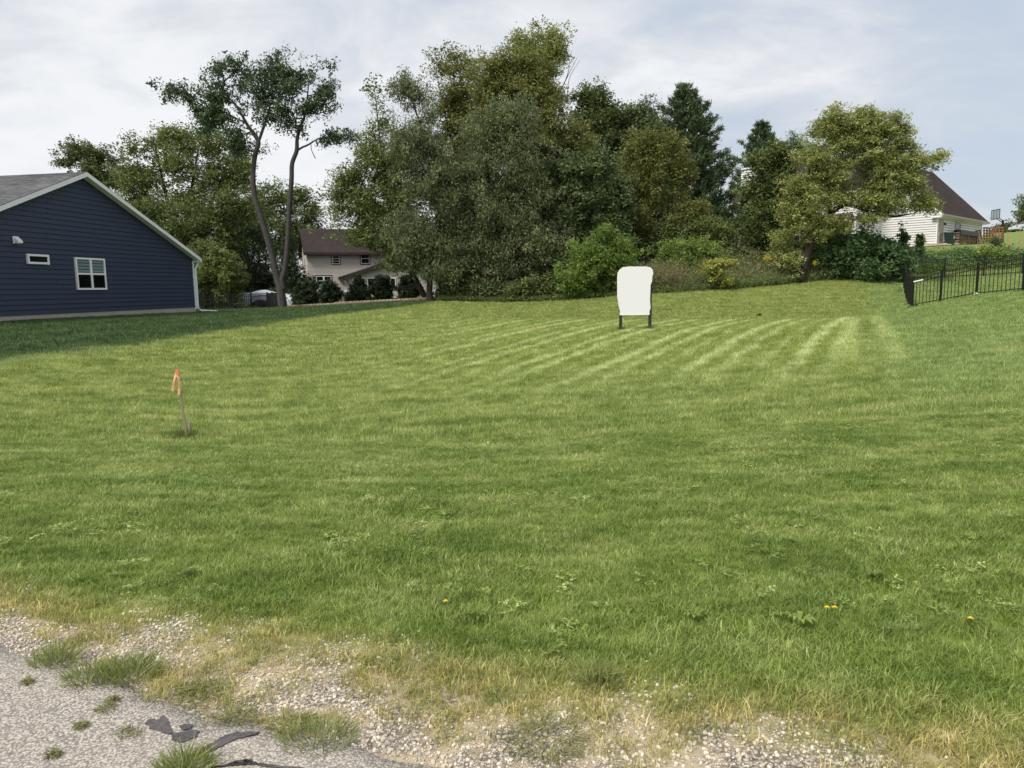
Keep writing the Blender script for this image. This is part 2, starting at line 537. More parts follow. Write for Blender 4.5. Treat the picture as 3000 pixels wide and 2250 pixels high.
# ================================================================== GROUND
def lawn_colour(g, pos):
    """colour of the turf over the place: mown swaths with blade-lean sheen coloured in, dry and lush patches, the two neighbouring lawns"""
    x, y, z = g.xyz(pos)
    flat = g.comb(x, y, 0.0)
    wob = g.noise(flat, 0.55, 3, 0.5)
    wobc = g.m('SUBTRACT', wob, 0.5)
    nA = g.noise(flat, 0.30, 4, 0.55)
    nB = g.noise(g.vm('MULTIPLY', flat, (0.8, 1.6, 1)), 1.1, 5, 0.62)
    nC = g.noise(flat, 7.0, 4, 0.7)
    nD = g.noise(g.vm('MULTIPLY', flat, (0.55, 1.5, 1)), 3.4, 4, 0.7)
    # vacant lot, freshly mown
    c = g.ramp(nB, [(0.25, (0.072, 0.100, 0.020)), (0.5, (0.130, 0.157, 0.042)), (0.72, (0.205, 0.220, 0.085))])
    near = g.sstep(y, 14.0, 6.0)
    lush = g.ramp(nB, [(0.25, (0.052, 0.082, 0.014)), (0.5, (0.096, 0.130, 0.026)), (0.75, (0.165, 0.190, 0.060))])
    c = g.mix(g.m('MULTIPLY', near, 0.8), c, lush)
    # mowing swaths running away to the right in the middle of the lot
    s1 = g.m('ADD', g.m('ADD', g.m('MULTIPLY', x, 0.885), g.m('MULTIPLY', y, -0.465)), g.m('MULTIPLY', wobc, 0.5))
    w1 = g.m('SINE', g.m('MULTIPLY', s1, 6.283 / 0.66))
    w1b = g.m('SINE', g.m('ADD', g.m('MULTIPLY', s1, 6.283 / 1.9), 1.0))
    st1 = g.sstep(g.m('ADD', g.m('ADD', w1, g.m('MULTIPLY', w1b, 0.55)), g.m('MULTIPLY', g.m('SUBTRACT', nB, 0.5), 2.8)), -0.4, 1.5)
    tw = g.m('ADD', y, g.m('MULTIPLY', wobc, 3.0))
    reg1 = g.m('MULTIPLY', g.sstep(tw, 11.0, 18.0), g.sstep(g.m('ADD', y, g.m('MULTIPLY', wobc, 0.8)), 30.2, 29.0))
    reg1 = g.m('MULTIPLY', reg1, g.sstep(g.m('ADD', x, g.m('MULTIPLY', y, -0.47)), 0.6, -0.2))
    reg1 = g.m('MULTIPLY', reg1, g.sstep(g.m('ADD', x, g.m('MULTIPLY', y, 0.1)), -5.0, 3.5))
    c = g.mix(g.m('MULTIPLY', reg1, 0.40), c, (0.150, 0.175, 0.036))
    c = g.mix(g.m('MULTIPLY', g.m('MULTIPLY', st1, reg1), 0.66), c, (0.31, 0.335, 0.175))  # bright side of the leaning blades put into the turf colour
    # swaths that run across, in the upper part and along the left side
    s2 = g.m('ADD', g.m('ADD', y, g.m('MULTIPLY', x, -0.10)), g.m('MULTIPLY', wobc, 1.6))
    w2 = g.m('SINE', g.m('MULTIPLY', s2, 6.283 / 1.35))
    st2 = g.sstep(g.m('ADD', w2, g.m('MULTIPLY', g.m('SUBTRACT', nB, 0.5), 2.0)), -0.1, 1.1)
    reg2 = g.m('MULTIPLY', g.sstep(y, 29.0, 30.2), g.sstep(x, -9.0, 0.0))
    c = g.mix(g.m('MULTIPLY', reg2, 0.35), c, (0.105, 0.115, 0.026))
    c = g.mix(g.m('MULTIPLY', g.m('MULTIPLY', st2, reg2), 0.42), c, (0.185, 0.195, 0.062))  # sheen of bent blades as a paler colour
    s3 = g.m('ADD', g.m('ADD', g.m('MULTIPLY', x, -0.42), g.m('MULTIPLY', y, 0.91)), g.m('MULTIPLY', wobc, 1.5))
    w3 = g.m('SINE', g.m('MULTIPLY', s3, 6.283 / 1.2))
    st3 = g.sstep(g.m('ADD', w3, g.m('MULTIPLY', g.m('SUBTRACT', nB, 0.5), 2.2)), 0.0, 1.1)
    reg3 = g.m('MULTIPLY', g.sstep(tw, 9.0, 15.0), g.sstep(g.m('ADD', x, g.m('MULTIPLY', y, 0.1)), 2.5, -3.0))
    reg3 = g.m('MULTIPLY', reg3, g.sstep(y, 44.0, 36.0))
    c = g.mix(g.m('MULTIPLY', g.m('MULTIPLY', st3, reg3), 0.45), c, (0.215, 0.225, 0.072))  # same coloured-in blade sheen on the left side
    # faint mowing rows, light and dark blade lean as colour, over the near half
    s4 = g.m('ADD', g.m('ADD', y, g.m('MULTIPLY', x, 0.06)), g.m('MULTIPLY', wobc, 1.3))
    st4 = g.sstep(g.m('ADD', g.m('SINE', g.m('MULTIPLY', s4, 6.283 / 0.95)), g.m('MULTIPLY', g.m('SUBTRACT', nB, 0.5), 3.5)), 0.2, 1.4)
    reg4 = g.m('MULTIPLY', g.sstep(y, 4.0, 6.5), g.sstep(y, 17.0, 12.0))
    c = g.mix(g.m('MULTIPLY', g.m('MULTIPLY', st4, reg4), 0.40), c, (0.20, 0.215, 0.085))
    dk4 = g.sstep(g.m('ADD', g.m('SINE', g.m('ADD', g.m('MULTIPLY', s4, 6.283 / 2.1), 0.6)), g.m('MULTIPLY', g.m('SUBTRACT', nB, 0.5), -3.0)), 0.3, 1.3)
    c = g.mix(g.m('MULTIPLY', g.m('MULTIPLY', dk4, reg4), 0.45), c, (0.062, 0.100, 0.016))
    # pale wheel tracks along the right edge of the mown lot
    rx = g.m('ADD', g.m('ADD', x, g.m('MULTIPLY', y, -0.462)), g.m('MULTIPLY', wobc, 0.35))
    trk = g.m('MULTIPLY', g.sstep(g.m('ABSOLUTE', rx), 0.42, 0.12), g.sstep(y, 13.0, 18.0))
    trk2 = g.m('MULTIPLY', g.sstep(g.m('ABSOLUTE', g.m('SUBTRACT', rx, 1.0)), 0.40, 0.10), g.sstep(y, 12.5, 16.0))
    trk = g.m('MULTIPLY', g.m('MAXIMUM', trk, g.m('MULTIPLY', trk2, 0.75)), g.sstep(y, 31.0, 28.0))
    # right-hand lawn, cooler green
    right = g.m('MULTIPLY', g.sstep(rx, 0.2, 1.6), g.sstep(y, 7.0, 15.0))
    rcol = g.ramp(nB, [(0.25, (0.085, 0.122, 0.034)), (0.55, (0.128, 0.168, 0.055)), (0.8, (0.185, 0.215, 0.090))])
    c = g.mix(g.m('MULTIPLY', right, 0.9), c, rcol)
    c = g.mix(g.m('MULTIPLY', trk, 0.55), c, (0.27, 0.29, 0.13))
    # left neighbour, dark dense lawn with its own swaths
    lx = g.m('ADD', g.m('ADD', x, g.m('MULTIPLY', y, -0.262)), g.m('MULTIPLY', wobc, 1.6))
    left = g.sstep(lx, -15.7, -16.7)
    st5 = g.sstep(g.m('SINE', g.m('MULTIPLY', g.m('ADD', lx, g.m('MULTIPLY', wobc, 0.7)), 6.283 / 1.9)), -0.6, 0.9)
    lcol = g.mix(st5, (0.034, 0.064, 0.019), (0.052, 0.088, 0.028))  # swath tones stand for leaning blades catching the light
    lcol = g.mix(g.lin(nB, 0.35, 0.75, 0, 0.4), lcol, (0.075, 0.11, 0.042))
    c = g.mix(left, c, lcol)
    seam = g.m('MULTIPLY', g.sstep(g.m('ABSOLUTE', g.m('ADD', lx, 15.9)), 0.55, 0.1), g.sstep(y, 28.0, 19.0))
    c = g.mix(g.m('MULTIPLY', seam, 0.35), c, (0.15, 0.17, 0.085))
    # dry patches, thatch, and lush tufts
    dry = g.m('MULTIPLY', g.sstep(nA, 0.56, 0.72), g.sstep(nB, 0.42, 0.66))
    c = g.mix(g.m('MULTIPLY', g.m('MULTIPLY', dry, g.m('SUBTRACT', 1.0, left)), 0.65), c, (0.235, 0.205, 0.095))
    c = g.mix(g.m('MULTIPLY', g.sstep(nC, 0.50, 0.78), 0.35), c, (0.23, 0.235, 0.10))
    c = g.mix(g.m('MULTIPLY', g.sstep(nC, 0.50, 0.25), 0.45), c, (0.045, 0.068, 0.014))
    c = g.mix(g.m('MULTIPLY', g.sstep(nD, 0.52, 0.72), 0.65), c, (0.185, 0.205, 0.085))
    c = g.mix(g.m('MULTIPLY', g.sstep(nD, 0.48, 0.30), 0.65), c, (0.048, 0.078, 0.013))
    # yellowing verge beside the gravel
    q = g.m('ADD', g.m('ADD', g.m('MULTIPLY', x, RQ[0] - 0.10), g.m('MULTIPLY', y, RQ[1])), g.m('MULTIPLY', wobc, 0.7))
    verge = g.sstep(q, 3.10, 2.55)
    vcol = g.ramp(g.m('ADD', g.m('MULTIPLY', nC, 0.55), g.m('MULTIPLY', nD, 0.45)), [(0.32, (0.080, 0.105, 0.026)), (0.44, (0.155, 0.150, 0.045)), (0.55, (0.225, 0.190, 0.075)), (0.70, (0.30, 0.235, 0.115))])
    c = g.mix(g.m('MULTIPLY', verge, 0.9), c, vcol)
    c = g.vm('MULTIPLY', c, g.mix(left, (1.68, 1.76, 1.62), (1.15, 1.22, 1.15)))
    return c, q, nB, nC


m, g = new_mat('ground')
pos = g.n('ShaderNodeNewGeometry').outputs['Position']
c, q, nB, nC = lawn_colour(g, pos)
x, y, z = g.xyz(pos)
flat = g.comb(x, y, 0.0)
fine = g.noise(flat, 38, 3, 0.7)
c = g.mix(g.m('MULTIPLY', fine, 0.5), c, (0.045, 0.050, 0.018))
soil = g.mix(g.noise(flat, 5.0, 4), (0.028, 0.022, 0.014), (0.055, 0.046, 0.028))
xx = g.m('SUBTRACT', x, 6.0)
wood = g.sstep(g.m('SUBTRACT', y, g.m('ADD', 42.8, g.m('MULTIPLY', g.m('MULTIPLY', xx, xx), 0.022))), -0.3, 0.5)
wood = g.m('MULTIPLY', wood, g.sstep(x, -5.0, -3.5))
wood = g.m('MULTIPLY', wood, g.sstep(g.m('SUBTRACT', x, g.m('MULTIPLY', g.m('SUBTRACT', y, 48.0), 0.75)), 25.8, 25.0))
c = g.mix(wood, c, soil)
# gravel of the shoulder
vo = g.n('ShaderNodeTexVoronoi', feature='F1')
g.set(vo.inputs['Vector'], flat)
vo.inputs['Scale'].default_value = 75
grav = g.ramp(g.xyz(vo.outputs['Color'])[0], [(0.0, (0.17, 0.14, 0.11)), (0.5, (0.34, 0.30, 0.245)), (1.0, (0.52, 0.48, 0.42))])
grav = g.mix(g.lin(vo.outputs['Distance'], 0.35, 0.65, 0, 0.7), grav, (0.09, 0.075, 0.055))
earth = g.mix(g.noise(flat, 14, 4), (0.36, 0.29, 0.19), (0.48, 0.40, 0.28))
gp = g.sstep(g.noise(flat, 3.1, 4, 0.6), 0.40, 0.56)
gcol = g.mix(gp, earth, grav)
shoulder = g.m('MULTIPLY', g.sstep(g.m('ADD', q, g.m('MULTIPLY', g.m('SUBTRACT', nB, 0.5), 1.1)), 2.85, 2.45), g.sstep(y, 7.5, 5.5))
c = g.mix(shoulder, c, gcol)
bh = g.m('ADD', g.m('MULTIPLY', fine, 0.5), g.m('MULTIPLY', nC, 0.5))
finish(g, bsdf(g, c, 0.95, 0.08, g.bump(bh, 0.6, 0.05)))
M['ground'] = m

m, g = new_mat('grass_blade')
pos = g.n('ShaderNodeNewGeometry').outputs['Position']
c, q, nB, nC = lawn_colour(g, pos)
rnd = g.n('ShaderNodeObjectInfo').outputs['Random']
tint = g.n('ShaderNodeAttribute', attribute_name='tint').outputs['Fac']
v = g.m('ADD', g.m('MULTIPLY', rnd, 0.5), g.m('MULTIPLY', tint, 0.5))
c = g.mix(g.sstep(v, 0.60, 0.95), c, g.vm('MULTIPLY', c, (1.45, 1.28, 2.0)))  # random pale blades, glints put into their colour
c = g.vm('SCALE', c, s=g.lin(v, 0.0, 1.0, 0.62, 2.05))
p = g.n('ShaderNodeBsdfPrincipled')
g.set(p.inputs['Base Color'], c)
p.inputs['Roughness'].default_value = 0.45
p.inputs['Specular IOR Level'].default_value = 0.3
tr = g.n('ShaderNodeBsdfTranslucent')
g.set(tr.inputs[0], c)
mx = g.n('ShaderNodeMixShader')
mx.inputs[0].default_value = 0.35
g.nt.links.new(p.outputs[0], mx.inputs[1])
g.nt.links.new(tr.outputs[0], mx.inputs[2])
finish(g, mx.outputs[0])
M['grass'] = m

M['clipping'] = leaf_mat('clipping', (0.055, 0.062, 0.022), (0.105, 0.11, 0.042), (0.22, 0.20, 0.085), 0.2)
M['tuft'] = leaf_mat('tuft', (0.070, 0.090, 0.028), (0.135, 0.155, 0.050), (0.28, 0.25, 0.10), 0.3)

m, g = new_mat('chip_seal')
pos = g.n('ShaderNodeNewGeometry').outputs['Position']
x, y, z = g.xyz(pos)
flat = g.comb(x, y, 0.0)
vo = g.n('ShaderNodeTexVoronoi', feature='F1')
g.set(vo.inputs['Vector'], flat)
vo.inputs['Scale'].default_value = 112
chip = g.ramp(g.xyz(vo.outputs['Color'])[0], [(0.0, (0.23, 0.21, 0.195)), (0.3, (0.39, 0.35, 0.31)), (0.65, (0.50, 0.45, 0.39)), (1.0, (0.60, 0.545, 0.475))])
c = g.mix(g.lin(vo.outputs['Distance'], 0.38, 0.70, 0, 0.75), chip, (0.13, 0.12, 0.115))
big = g.noise(flat, 1.6, 4, 0.6)
c = g.mix(g.lin(big, 0.4, 0.75, 0, 0.30), c, (0.42, 0.38, 0.30))
clip = g.m('MULTIPLY', g.sstep(g.noise(flat, 6.0, 5, 0.7), 0.57, 0.70), g.sstep(g.noise(flat, 90, 2, 0.8), 0.45, 0.6))
c = g.mix(g.m('MULTIPLY', clip, 0.55), c, (0.15, 0.15, 0.055))
hgt = g.m('SUBTRACT', 1.0, vo.outputs['Distance'])
finish(g, bsdf(g, c, 0.9, 0.2, g.bump(hgt, 0.6, 0.005)))
M['chip_seal'] = m
M['tar'] = simple('tar', (0.085, 0.078, 0.078), 0.75, 0.25, 0.65, 70.0, 0.8, 0.004)

# terrain sheet, out to the horizon
xs = np.r_[-1600, -900, -500, -300, -200, -130, -90, -65, np.arange(-48, 66, 0.75), 70, 80, 95, 120, 160, 220, 300, 500, 900, 1600]
ys = np.r_[-1600, -800, -400, -200, -100, -50, -25, -14, np.arange(-8, 92, 0.75), 95, 105, 120, 140, 170, 210, 260, 330, 500, 900, 1800]
gx, gy = np.meshgrid(xs, ys)
gzz = gz(gx, gy)
vs = np.c_[gx.ravel(), gy.ravel(), gzz.ravel()]
W_ = len(xs)
fs = [(j * W_ + i, j * W_ + i + 1, (j + 1) * W_ + i + 1, (j + 1) * W_ + i) for j in range(len(ys) - 1) for i in range(W_ - 1)]
me = bpy.data.meshes.new('ground')
me.from_pydata(vs.tolist(), [], fs)
for pg in me.polygons:
    pg.use_smooth = True
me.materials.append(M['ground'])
tag(link(bpy.data.objects.new('ground', me)), 'mown grass ground rising from the road to the tree line', kind='structure')


# exact bilinear height of that sheet, so things sit on what is drawn
def hz(x, y):
    x, y = np.asarray(x, float), np.asarray(y, float)
    i = np.clip(np.searchsorted(xs, x) - 1, 0, len(xs) - 2)
    j = np.clip(np.searchsorted(ys, y) - 1, 0, len(ys) - 2)
    u = (x - xs[i]) / (xs[i + 1] - xs[i])
    w = (y - ys[j]) / (ys[j + 1] - ys[j])
    return (gzz[j, i] * (1 - u) + gzz[j, i + 1] * u) * (1 - w) + (gzz[j + 1, i] * (1 - u) + gzz[j + 1, i + 1] * u) * w


def h1(x, y):
    return float(hz(x, y))


def G3(x, y, dz=0.0):
    return Vector((x, y, h1(x, y) + dz))


# pavement of the road: a sheet with a crumbled edge
mb = MB()
xs_r = np.arange(-14, 9.01, 0.08)
rows = [0, 0.12, 0.35, 0.8, 1.6, 3, 5, 8, 12]
for x_ in xs_r:
    e = pavement_edge(x_) + 0.02 * mnoise.noise((x_ * 14, 0, 3))
    mb.v.append((x_, e + 0.02, h1(x_, e + 0.02) - 0.05))
    for r in rows:
        mb.v.append((x_, e - r, h1(x_, e - r) + (0.004 if r == 0 else 0.014)))
k = len(rows) + 1
for i in range(len(xs_r) - 1):
    for j in range(k - 1):
        a = i * k + j
        mb.f.append((a, a + k, a + k + 1, a + 1))
road = mb.build('road', M['chip_seal'], None, smooth=True)
tag(road, 'pale chip sealed road with a crumbling edge', kind='structure')


def tar_blob(cx_px, cy_px, pts, name='tar_patch'):
    """flat repair patch lying on the road, outline given in photograph pixels around a spot"""
    poly = []
    for u, v in pts:
        r = ray(u, v)
        t = -(CAM_H - 0.018) / r.z
        poly.append((r.x * t, r.y * t))
    dense = []
    for (a0, b0), (a1, b1) in zip(poly, poly[1:] + poly[:1]):
        for t in (0, 0.25, 0.5, 0.75):
            j_ = 0.10 * math.hypot(a1 - a0, b1 - b0)
            dense.append((a0 + (a1 - a0) * t + random.uniform(-j_, j_), b0 + (b1 - b0) * t + random.uniform(-j_, j_)))
    poly = dense
    mb = MB()
    zt = [h1(a, b) + 0.0185 for a, b in poly]
    n = len(poly)
    ca, cb = sum(a for a, b in poly) / n, sum(b for a, b in poly) / n
    vs = [(a, b, zz) for (a, b), zz in zip(poly, zt)] + [(ca, cb, h1(ca, cb) + 0.0185)]
    mb.add(vs, [(i, (i + 1) % n, n) for i in range(n)])
    vs2 = [(a, b, zz - 0.006) for (a, b), zz in zip(poly, zt)]
    mb.add([(a, b, zz) for (a, b), zz in zip(poly, zt)] + vs2, [(i, i + n, (i + 1) % n + n, (i + 1) % n) for i in range(n)])
    return mb.build(name, M['tar'], road)


tar_blob(0, 0, [(425, 2112), (440, 2100), (462, 2104), (470, 2094), (484, 2090), (492, 2105), (498, 2125), (508, 2140), (495, 2147), (478, 2143), (462, 2133), (440, 2130)])
tar_blob(0, 0, [(525, 2122), (545, 2115), (564, 2119), (556, 2130), (540, 2133)])
tar_blob(0, 0, [(500, 2146), (530, 2142), (560, 2132), (582, 2138), (575, 2155), (545, 2168), (520, 2172), (505, 2160)])
tar_blob(0, 0, [(560, 2208), (590, 2190), (630, 2168), (660, 2150), (695, 2141), (730, 2140), (760, 2142), (735, 2150), (700, 2160), (660, 2176), (625, 2196), (598, 2206)])
crk = []
for (a, b), w in zip([(620, 2246), (660, 2240), (690, 2228), (720, 2222), (735, 2226), (770, 2238), (830, 2246), (900, 2252)], [1.6, 2.2, 3, 2, 2.6, 2, 1.6, 1]):
    crk.append((a, b, w))
tar_blob(0, 0, [(a, b - w / 2) for a, b, w in crk] + [(a, b + w / 2) for a, b, w in crk[::-1]], 'crack')


# ------------------------------------------------------------------ scatter helper (instances on points)
def blade_clump(name, n, radius, h0, h1_, width, lean, mat, seg=2, flat=0.0):
    vs, tint, fs = [], [], []
    for i in range(n):
        a, r = random.uniform(0, 6.283), radius * math.sqrt(random.random())
        bx, by = r * math.cos(a), r * math.sin(a)
        hh = random.uniform(h0, h1_)
        la = random.uniform(0, 6.283)
        ll = hh * random.uniform(0.1, 1.0) * lean
        wa = la + 1.57 + random.uniform(-0.5, 0.5)
        wx, wy = math.cos(wa) * width / 2, math.sin(wa) * width / 2
        b = len(vs)
        rise = hh * (1 - flat * random.random())
        if seg == 2:
            mx_, my_ = bx + math.cos(la) * ll * 0.35, by + math.sin(la) * ll * 0.35
            vs += [(bx - wx, by - wy, -0.01), (bx + wx, by + wy, -0.01), (mx_ + wx * 0.8, my_ + wy * 0.8, rise * 0.6), (mx_ - wx * 0.8, my_ - wy * 0.8, rise * 0.6),
                   (bx + math.cos(la) * ll, by + math.sin(la) * ll, rise)]
            fs += [(b, b + 1, b + 2, b + 3), (b + 3, b + 2, b + 4)]
            t = random.random()
            tint += [t, t]
        else:
            vs += [(bx - wx, by - wy, -0.01), (bx + wx, by + wy, -0.01), (bx + math.cos(la) * ll, by + math.sin(la) * ll, rise)]
            fs.append((b, b + 1, b + 2))
            tint.append(random.random())
    me = bpy.data.meshes.new(name)
    me.from_pydata(vs, [], fs)
    at = me.attributes.new('tint', 'FLOAT', 'FACE')
    at.data.foreach_set('value', np.array(tint, np.float32))
    me.materials.append(mat)
    return bpy.data.objects.new(name, me)


def scatter(name, pts, rot, scl, idx, sources, label, cat):
    coll = bpy.data.collections.new(name + '_sources')
    for s in sources:
        coll.objects.link(s)
    me = bpy.data.meshes.new(name)
    n = len(pts)
    me.vertices.add(n)
    me.vertices.foreach_set('co', np.asarray(pts, np.float32).ravel())
    for nm, tp, key, arr in (('rot', 'FLOAT_VECTOR', 'vector', rot), ('scl', 'FLOAT', 'value', scl), ('idx', 'INT', 'value', idx)):
        a = me.attributes.new(nm, tp, 'POINT')
        a.data.foreach_set(key, np.asarray(arr, np.int32 if tp == 'INT' else np.float32).ravel())
    o = bpy.data.objects.new(name, me)
    link(o)
    nt = bpy.data.node_groups.new(name, 'GeometryNodeTree')
    nt.interface.new_socket('Geometry', in_out='INPUT', socket_type='NodeSocketGeometry')
    nt.interface.new_socket('Geometry', in_out='OUTPUT', socket_type='NodeSocketGeometry')
    N = nt.nodes.new
    gi, go = N('NodeGroupInput'), N('NodeGroupOutput')
    ci = N('GeometryNodeCollectionInfo')
    ci.inputs['Collection'].default_value = coll
    ci.inputs['Separate Children'].default_value = True
    ci.inputs['Reset Children'].default_value = True
    ip = N('GeometryNodeInstanceOnPoints')
    ip.inputs['Pick Instance'].default_value = True

    def attr(nm, tp):
        nd = N('GeometryNodeInputNamedAttribute')
        nd.data_type = tp
        nd.inputs['Name'].default_value = nm
        return nd.outputs['Attribute']
    er = N('FunctionNodeEulerToRotation')
    L = nt.links.new
    L(gi.outputs[0], ip.inputs['Points'])
    L(ci.outputs[0], ip.inputs['Instance'])
    L(attr('idx', 'INT'), ip.inputs['Instance Index'])
    L(attr('rot', 'FLOAT_VECTOR'), er.inputs[0])
    L(er.outputs[0], ip.inputs['Rotation'])
    L(attr('scl', 'FLOAT'), ip.inputs['Scale'])
    L(ip.outputs[0], go.inputs[0])
    md = o.modifiers.new('scatter', 'NODES')
    md.node_group = nt
    return tag(o, label, cat, kind='stuff')


def vnoise(x, y, s, seed=0.0):
    return np.array([mnoise.noise((a * s, b * s, seed)) for a, b in zip(x, y)])


def in_wood(x, y):
    return (y > 42.9 + 0.022 * (x - 6) ** 2) & (x > -4.2) & (x - (y - 48) * 0.75 < 25.5)


def wedge(n, y0, y1, k=0.76, mrg=1.5):
    """random spots in the strip of ground between two depths, a little wider than the view"""
    out = []
    while sum(map(len, out)) < n:
        y_ = RNG.uniform(y0, y1, n)
        x_ = RNG.uniform(-1, 1, n) * (k * y1 + mrg)
        out.append(np.c_[x_, y_][np.abs(x_) < k * y_ + mrg])
    return np.concatenate(out)[:n]


def in_house(x, y):
    # blue house footprint: right of its gable wall is the lot
    return (x < -16.38 + 0.163 * (y - 38)) & (y > 22) & (y < 38.2)


near_src = [blade_clump('grass_clump', 22, 0.055, 0.014, 0.041, 0.0032, 1.7, M['grass'], 2) for _ in range(5)]
mid_src = [blade_clump('grass_clump', 24, 0.10, 0.03, 0.07, 0.007, 1.0, M['grass'], 1) for _ in range(4)]
far_src = [blade_clump('grass_clump', 26, 0.20, 0.03, 0.075, 0.014, 0.9, M['grass'], 1) for _ in range(4)]

sets = []
for y0, y1, n, which, s0 in ((2.0, 5.5, 24000, 0, 1.0), (5.5, 9.5, 36000, 0, 1.1), (9.5, 18, 34000, 1, 1.0), (18, 30, 30000, 2, 0.95), (30, 58, 34000, 2, 1.25)):
    p_ = wedge(n, y0, y1)
    sets.append((p_, which, s0))
for which, srcs, lab in ((0, near_src, 'short mown turf blades nearest the road'), (1, mid_src, 'mown turf blades across the middle of the lot'), (2, far_src, 'mown turf blades of the far lawns')):
    pp = np.concatenate([s[0] for s in sets if s[1] == which])
    sc = np.concatenate([np.full(len(s[0]), s[2]) for s in sets if s[1] == which])
    x_, y_ = pp[:, 0], pp[:, 1]
    q_ = x_ * (RQ[0] - 0.10) + y_ * RQ[1]
    keep = ~in_wood(x_, y_) & ~in_house(x_, y_)
    if which == 0:
        edge = np.array([pavement_edge(a) for a in x_])
        nz = vnoise(x_, y_, 1.9, 5.0) * 0.6 + vnoise(x_, y_, 5.5, 9.0) * 0.4
        cover_ = (q_ - 2.13) / 0.60 + nz * 2.4
        keep &= (y_ > edge + 0.02) & (RNG.random(len(x_)) < np.clip(cover_, 0.0, 1.0))
        sc = sc * np.where(q_ < 2.8, RNG.uniform(0.5, 1.25, len(x_)), 1.0)
        lush_ = vnoise(x_, y_, 0.8, 2.0)
        sc *= 1.0 + 0.35 * np.clip(lush_, -0.5, 1)
    x_, y_, sc = x_[keep], y_[keep], sc[keep]
    n = len(x_)
    rot = np.c_[RNG.normal(0, 0.10, n), RNG.normal(0, 0.10, n), RNG.uniform(0, 6.283, n)]
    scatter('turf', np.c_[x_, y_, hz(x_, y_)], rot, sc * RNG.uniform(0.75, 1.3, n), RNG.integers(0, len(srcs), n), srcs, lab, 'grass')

# loose stones of the shoulder
stone_mats = [simple('gravel_pale', (0.64, 0.58, 0.48), 0.85, 0.2, 0.14, 30), simple('gravel_tan', (0.50, 0.43, 0.33), 0.85, 0.2, 0.18, 30), simple('gravel_grey', (0.32, 0.30, 0.265), 0.85, 0.2, 0.2, 30)]
stones = []
for i in range(9):
    bm = bmesh.new()
    bmesh.ops.create_icosphere(bm, subdivisions=1, radius=1.0)
    for v in bm.verts:
        v.co = Vector((v.co.x * random.uniform(0.8, 1.35), v.co.y * random.uniform(0.7, 1.05), v.co.z * random.uniform(0.5, 0.75)))
    me = bpy.data.meshes.new('stone')
    bm.to_mesh(me)
    bm.free()
    me.materials.append(stone_mats[0 if i < 3 else (1 if i < 7 else 2)])
    stones.append(bpy.data.objects.new('stone', me))
n = 60000
x_ = RNG.uniform(-5.5, 5.5, n)
q_ = 2.04 + np.abs(RNG.normal(0.0, 0.55, n))
y_ = (q_ - RQ[0] * x_) / RQ[1]
edge = np.array([pavement_edge(a) for a in x_])
nz = vnoise(x_, y_, 1.9, 5.0) * 0.6 + vnoise(x_, y_, 5.5, 9.0) * 0.4
keep = (y_ > edge - 0.01) & (RNG.random(n) < np.clip(1.25 - (q_ - 0.10 * x_ - 2.1) / 0.70 - nz * 2.0, 0, 1)) & (y_ < 7) & (y_ > 0.5)
x_, y_ = x_[keep], y_[keep]
n = len(x_)
scatter('gravel', np.c_[x_, y_, hz(x_, y_) + 0.002], RNG.uniform(0, 6.283, (n, 3)) * (0.1, 0.1, 1), 0.0030 + 0.0080 * RNG.random(n) ** 4.0, RNG.integers(0, 9, n), stones,
        'pale crushed stone gravel along the road edge', 'gravel')

# clover and small broad leaved weeds sprinkled through the near turf
def leaflet_patch(n, radius, size):
    vs, fs = [], []
    for i in range(n):
        a, r = random.uniform(0, 6.283), radius * math.sqrt(random.random())
        cx_, cy_, cz_ = r * math.cos(a), r * math.sin(a), random.uniform(0.025, 0.05)
        a0 = random.uniform(0, 6.283)
        for k in range(3):
            b = a0 + 2.094 * k
            s_ = size * random.uniform(0.8, 1.2)
            t = random.uniform(-0.3, 0.5)
            o = len(vs)
            for u, w in ((0.05, 0), (0.6, 0.5), (1.05, 0.12), (1.05, -0.12), (0.6, -0.5)):
                vs.append((cx_ + s_ * (u * math.cos(b) - w * math.sin(b)), cy_ + s_ * (u * math.sin(b) + w * math.cos(b)), cz_ + s_ * u * t))
            fs.append((o, o + 1, o + 2, o + 3, o + 4))
    me = bpy.data.meshes.new('clover')
    me.from_pydata(vs, [], fs)
    at = me.attributes.new('tint', 'FLOAT', 'FACE')
    at.data.foreach_set('value', np.random.default_rng(n).random(len(fs)).astype(np.float32))
    me.materials.append(M['grass'])
    return bpy.data.objects.new('clover', me)


pc_ = wedge(2600, 2.9, 11.0)
nz = vnoise(pc_[:, 0], pc_[:, 1], 0.9, 31.0) + 0.5 * vnoise(pc_[:, 0], pc_[:, 1], 2.7, 12.0)
qq = pc_[:, 0] * (RQ[0] - 0.10) + pc_[:, 1] * RQ[1]
pc_ = pc_[(nz > 0.08) & (qq > 2.9)]
n = len(pc_)
scatter('clover', np.c_[pc_, hz(pc_[:, 0], pc_[:, 1])], np.c_[np.zeros((n, 2)), RNG.uniform(0, 6.283, n)], RNG.uniform(0.6, 1.2, n), RNG.integers(0, 3, n),
        [leaflet_patch(9, 0.05, 0.012), leaflet_patch(14, 0.07, 0.013), leaflet_patch(6, 0.05, 0.020)], 'clover and small broad leaved weeds in the near lawn', 'clover')

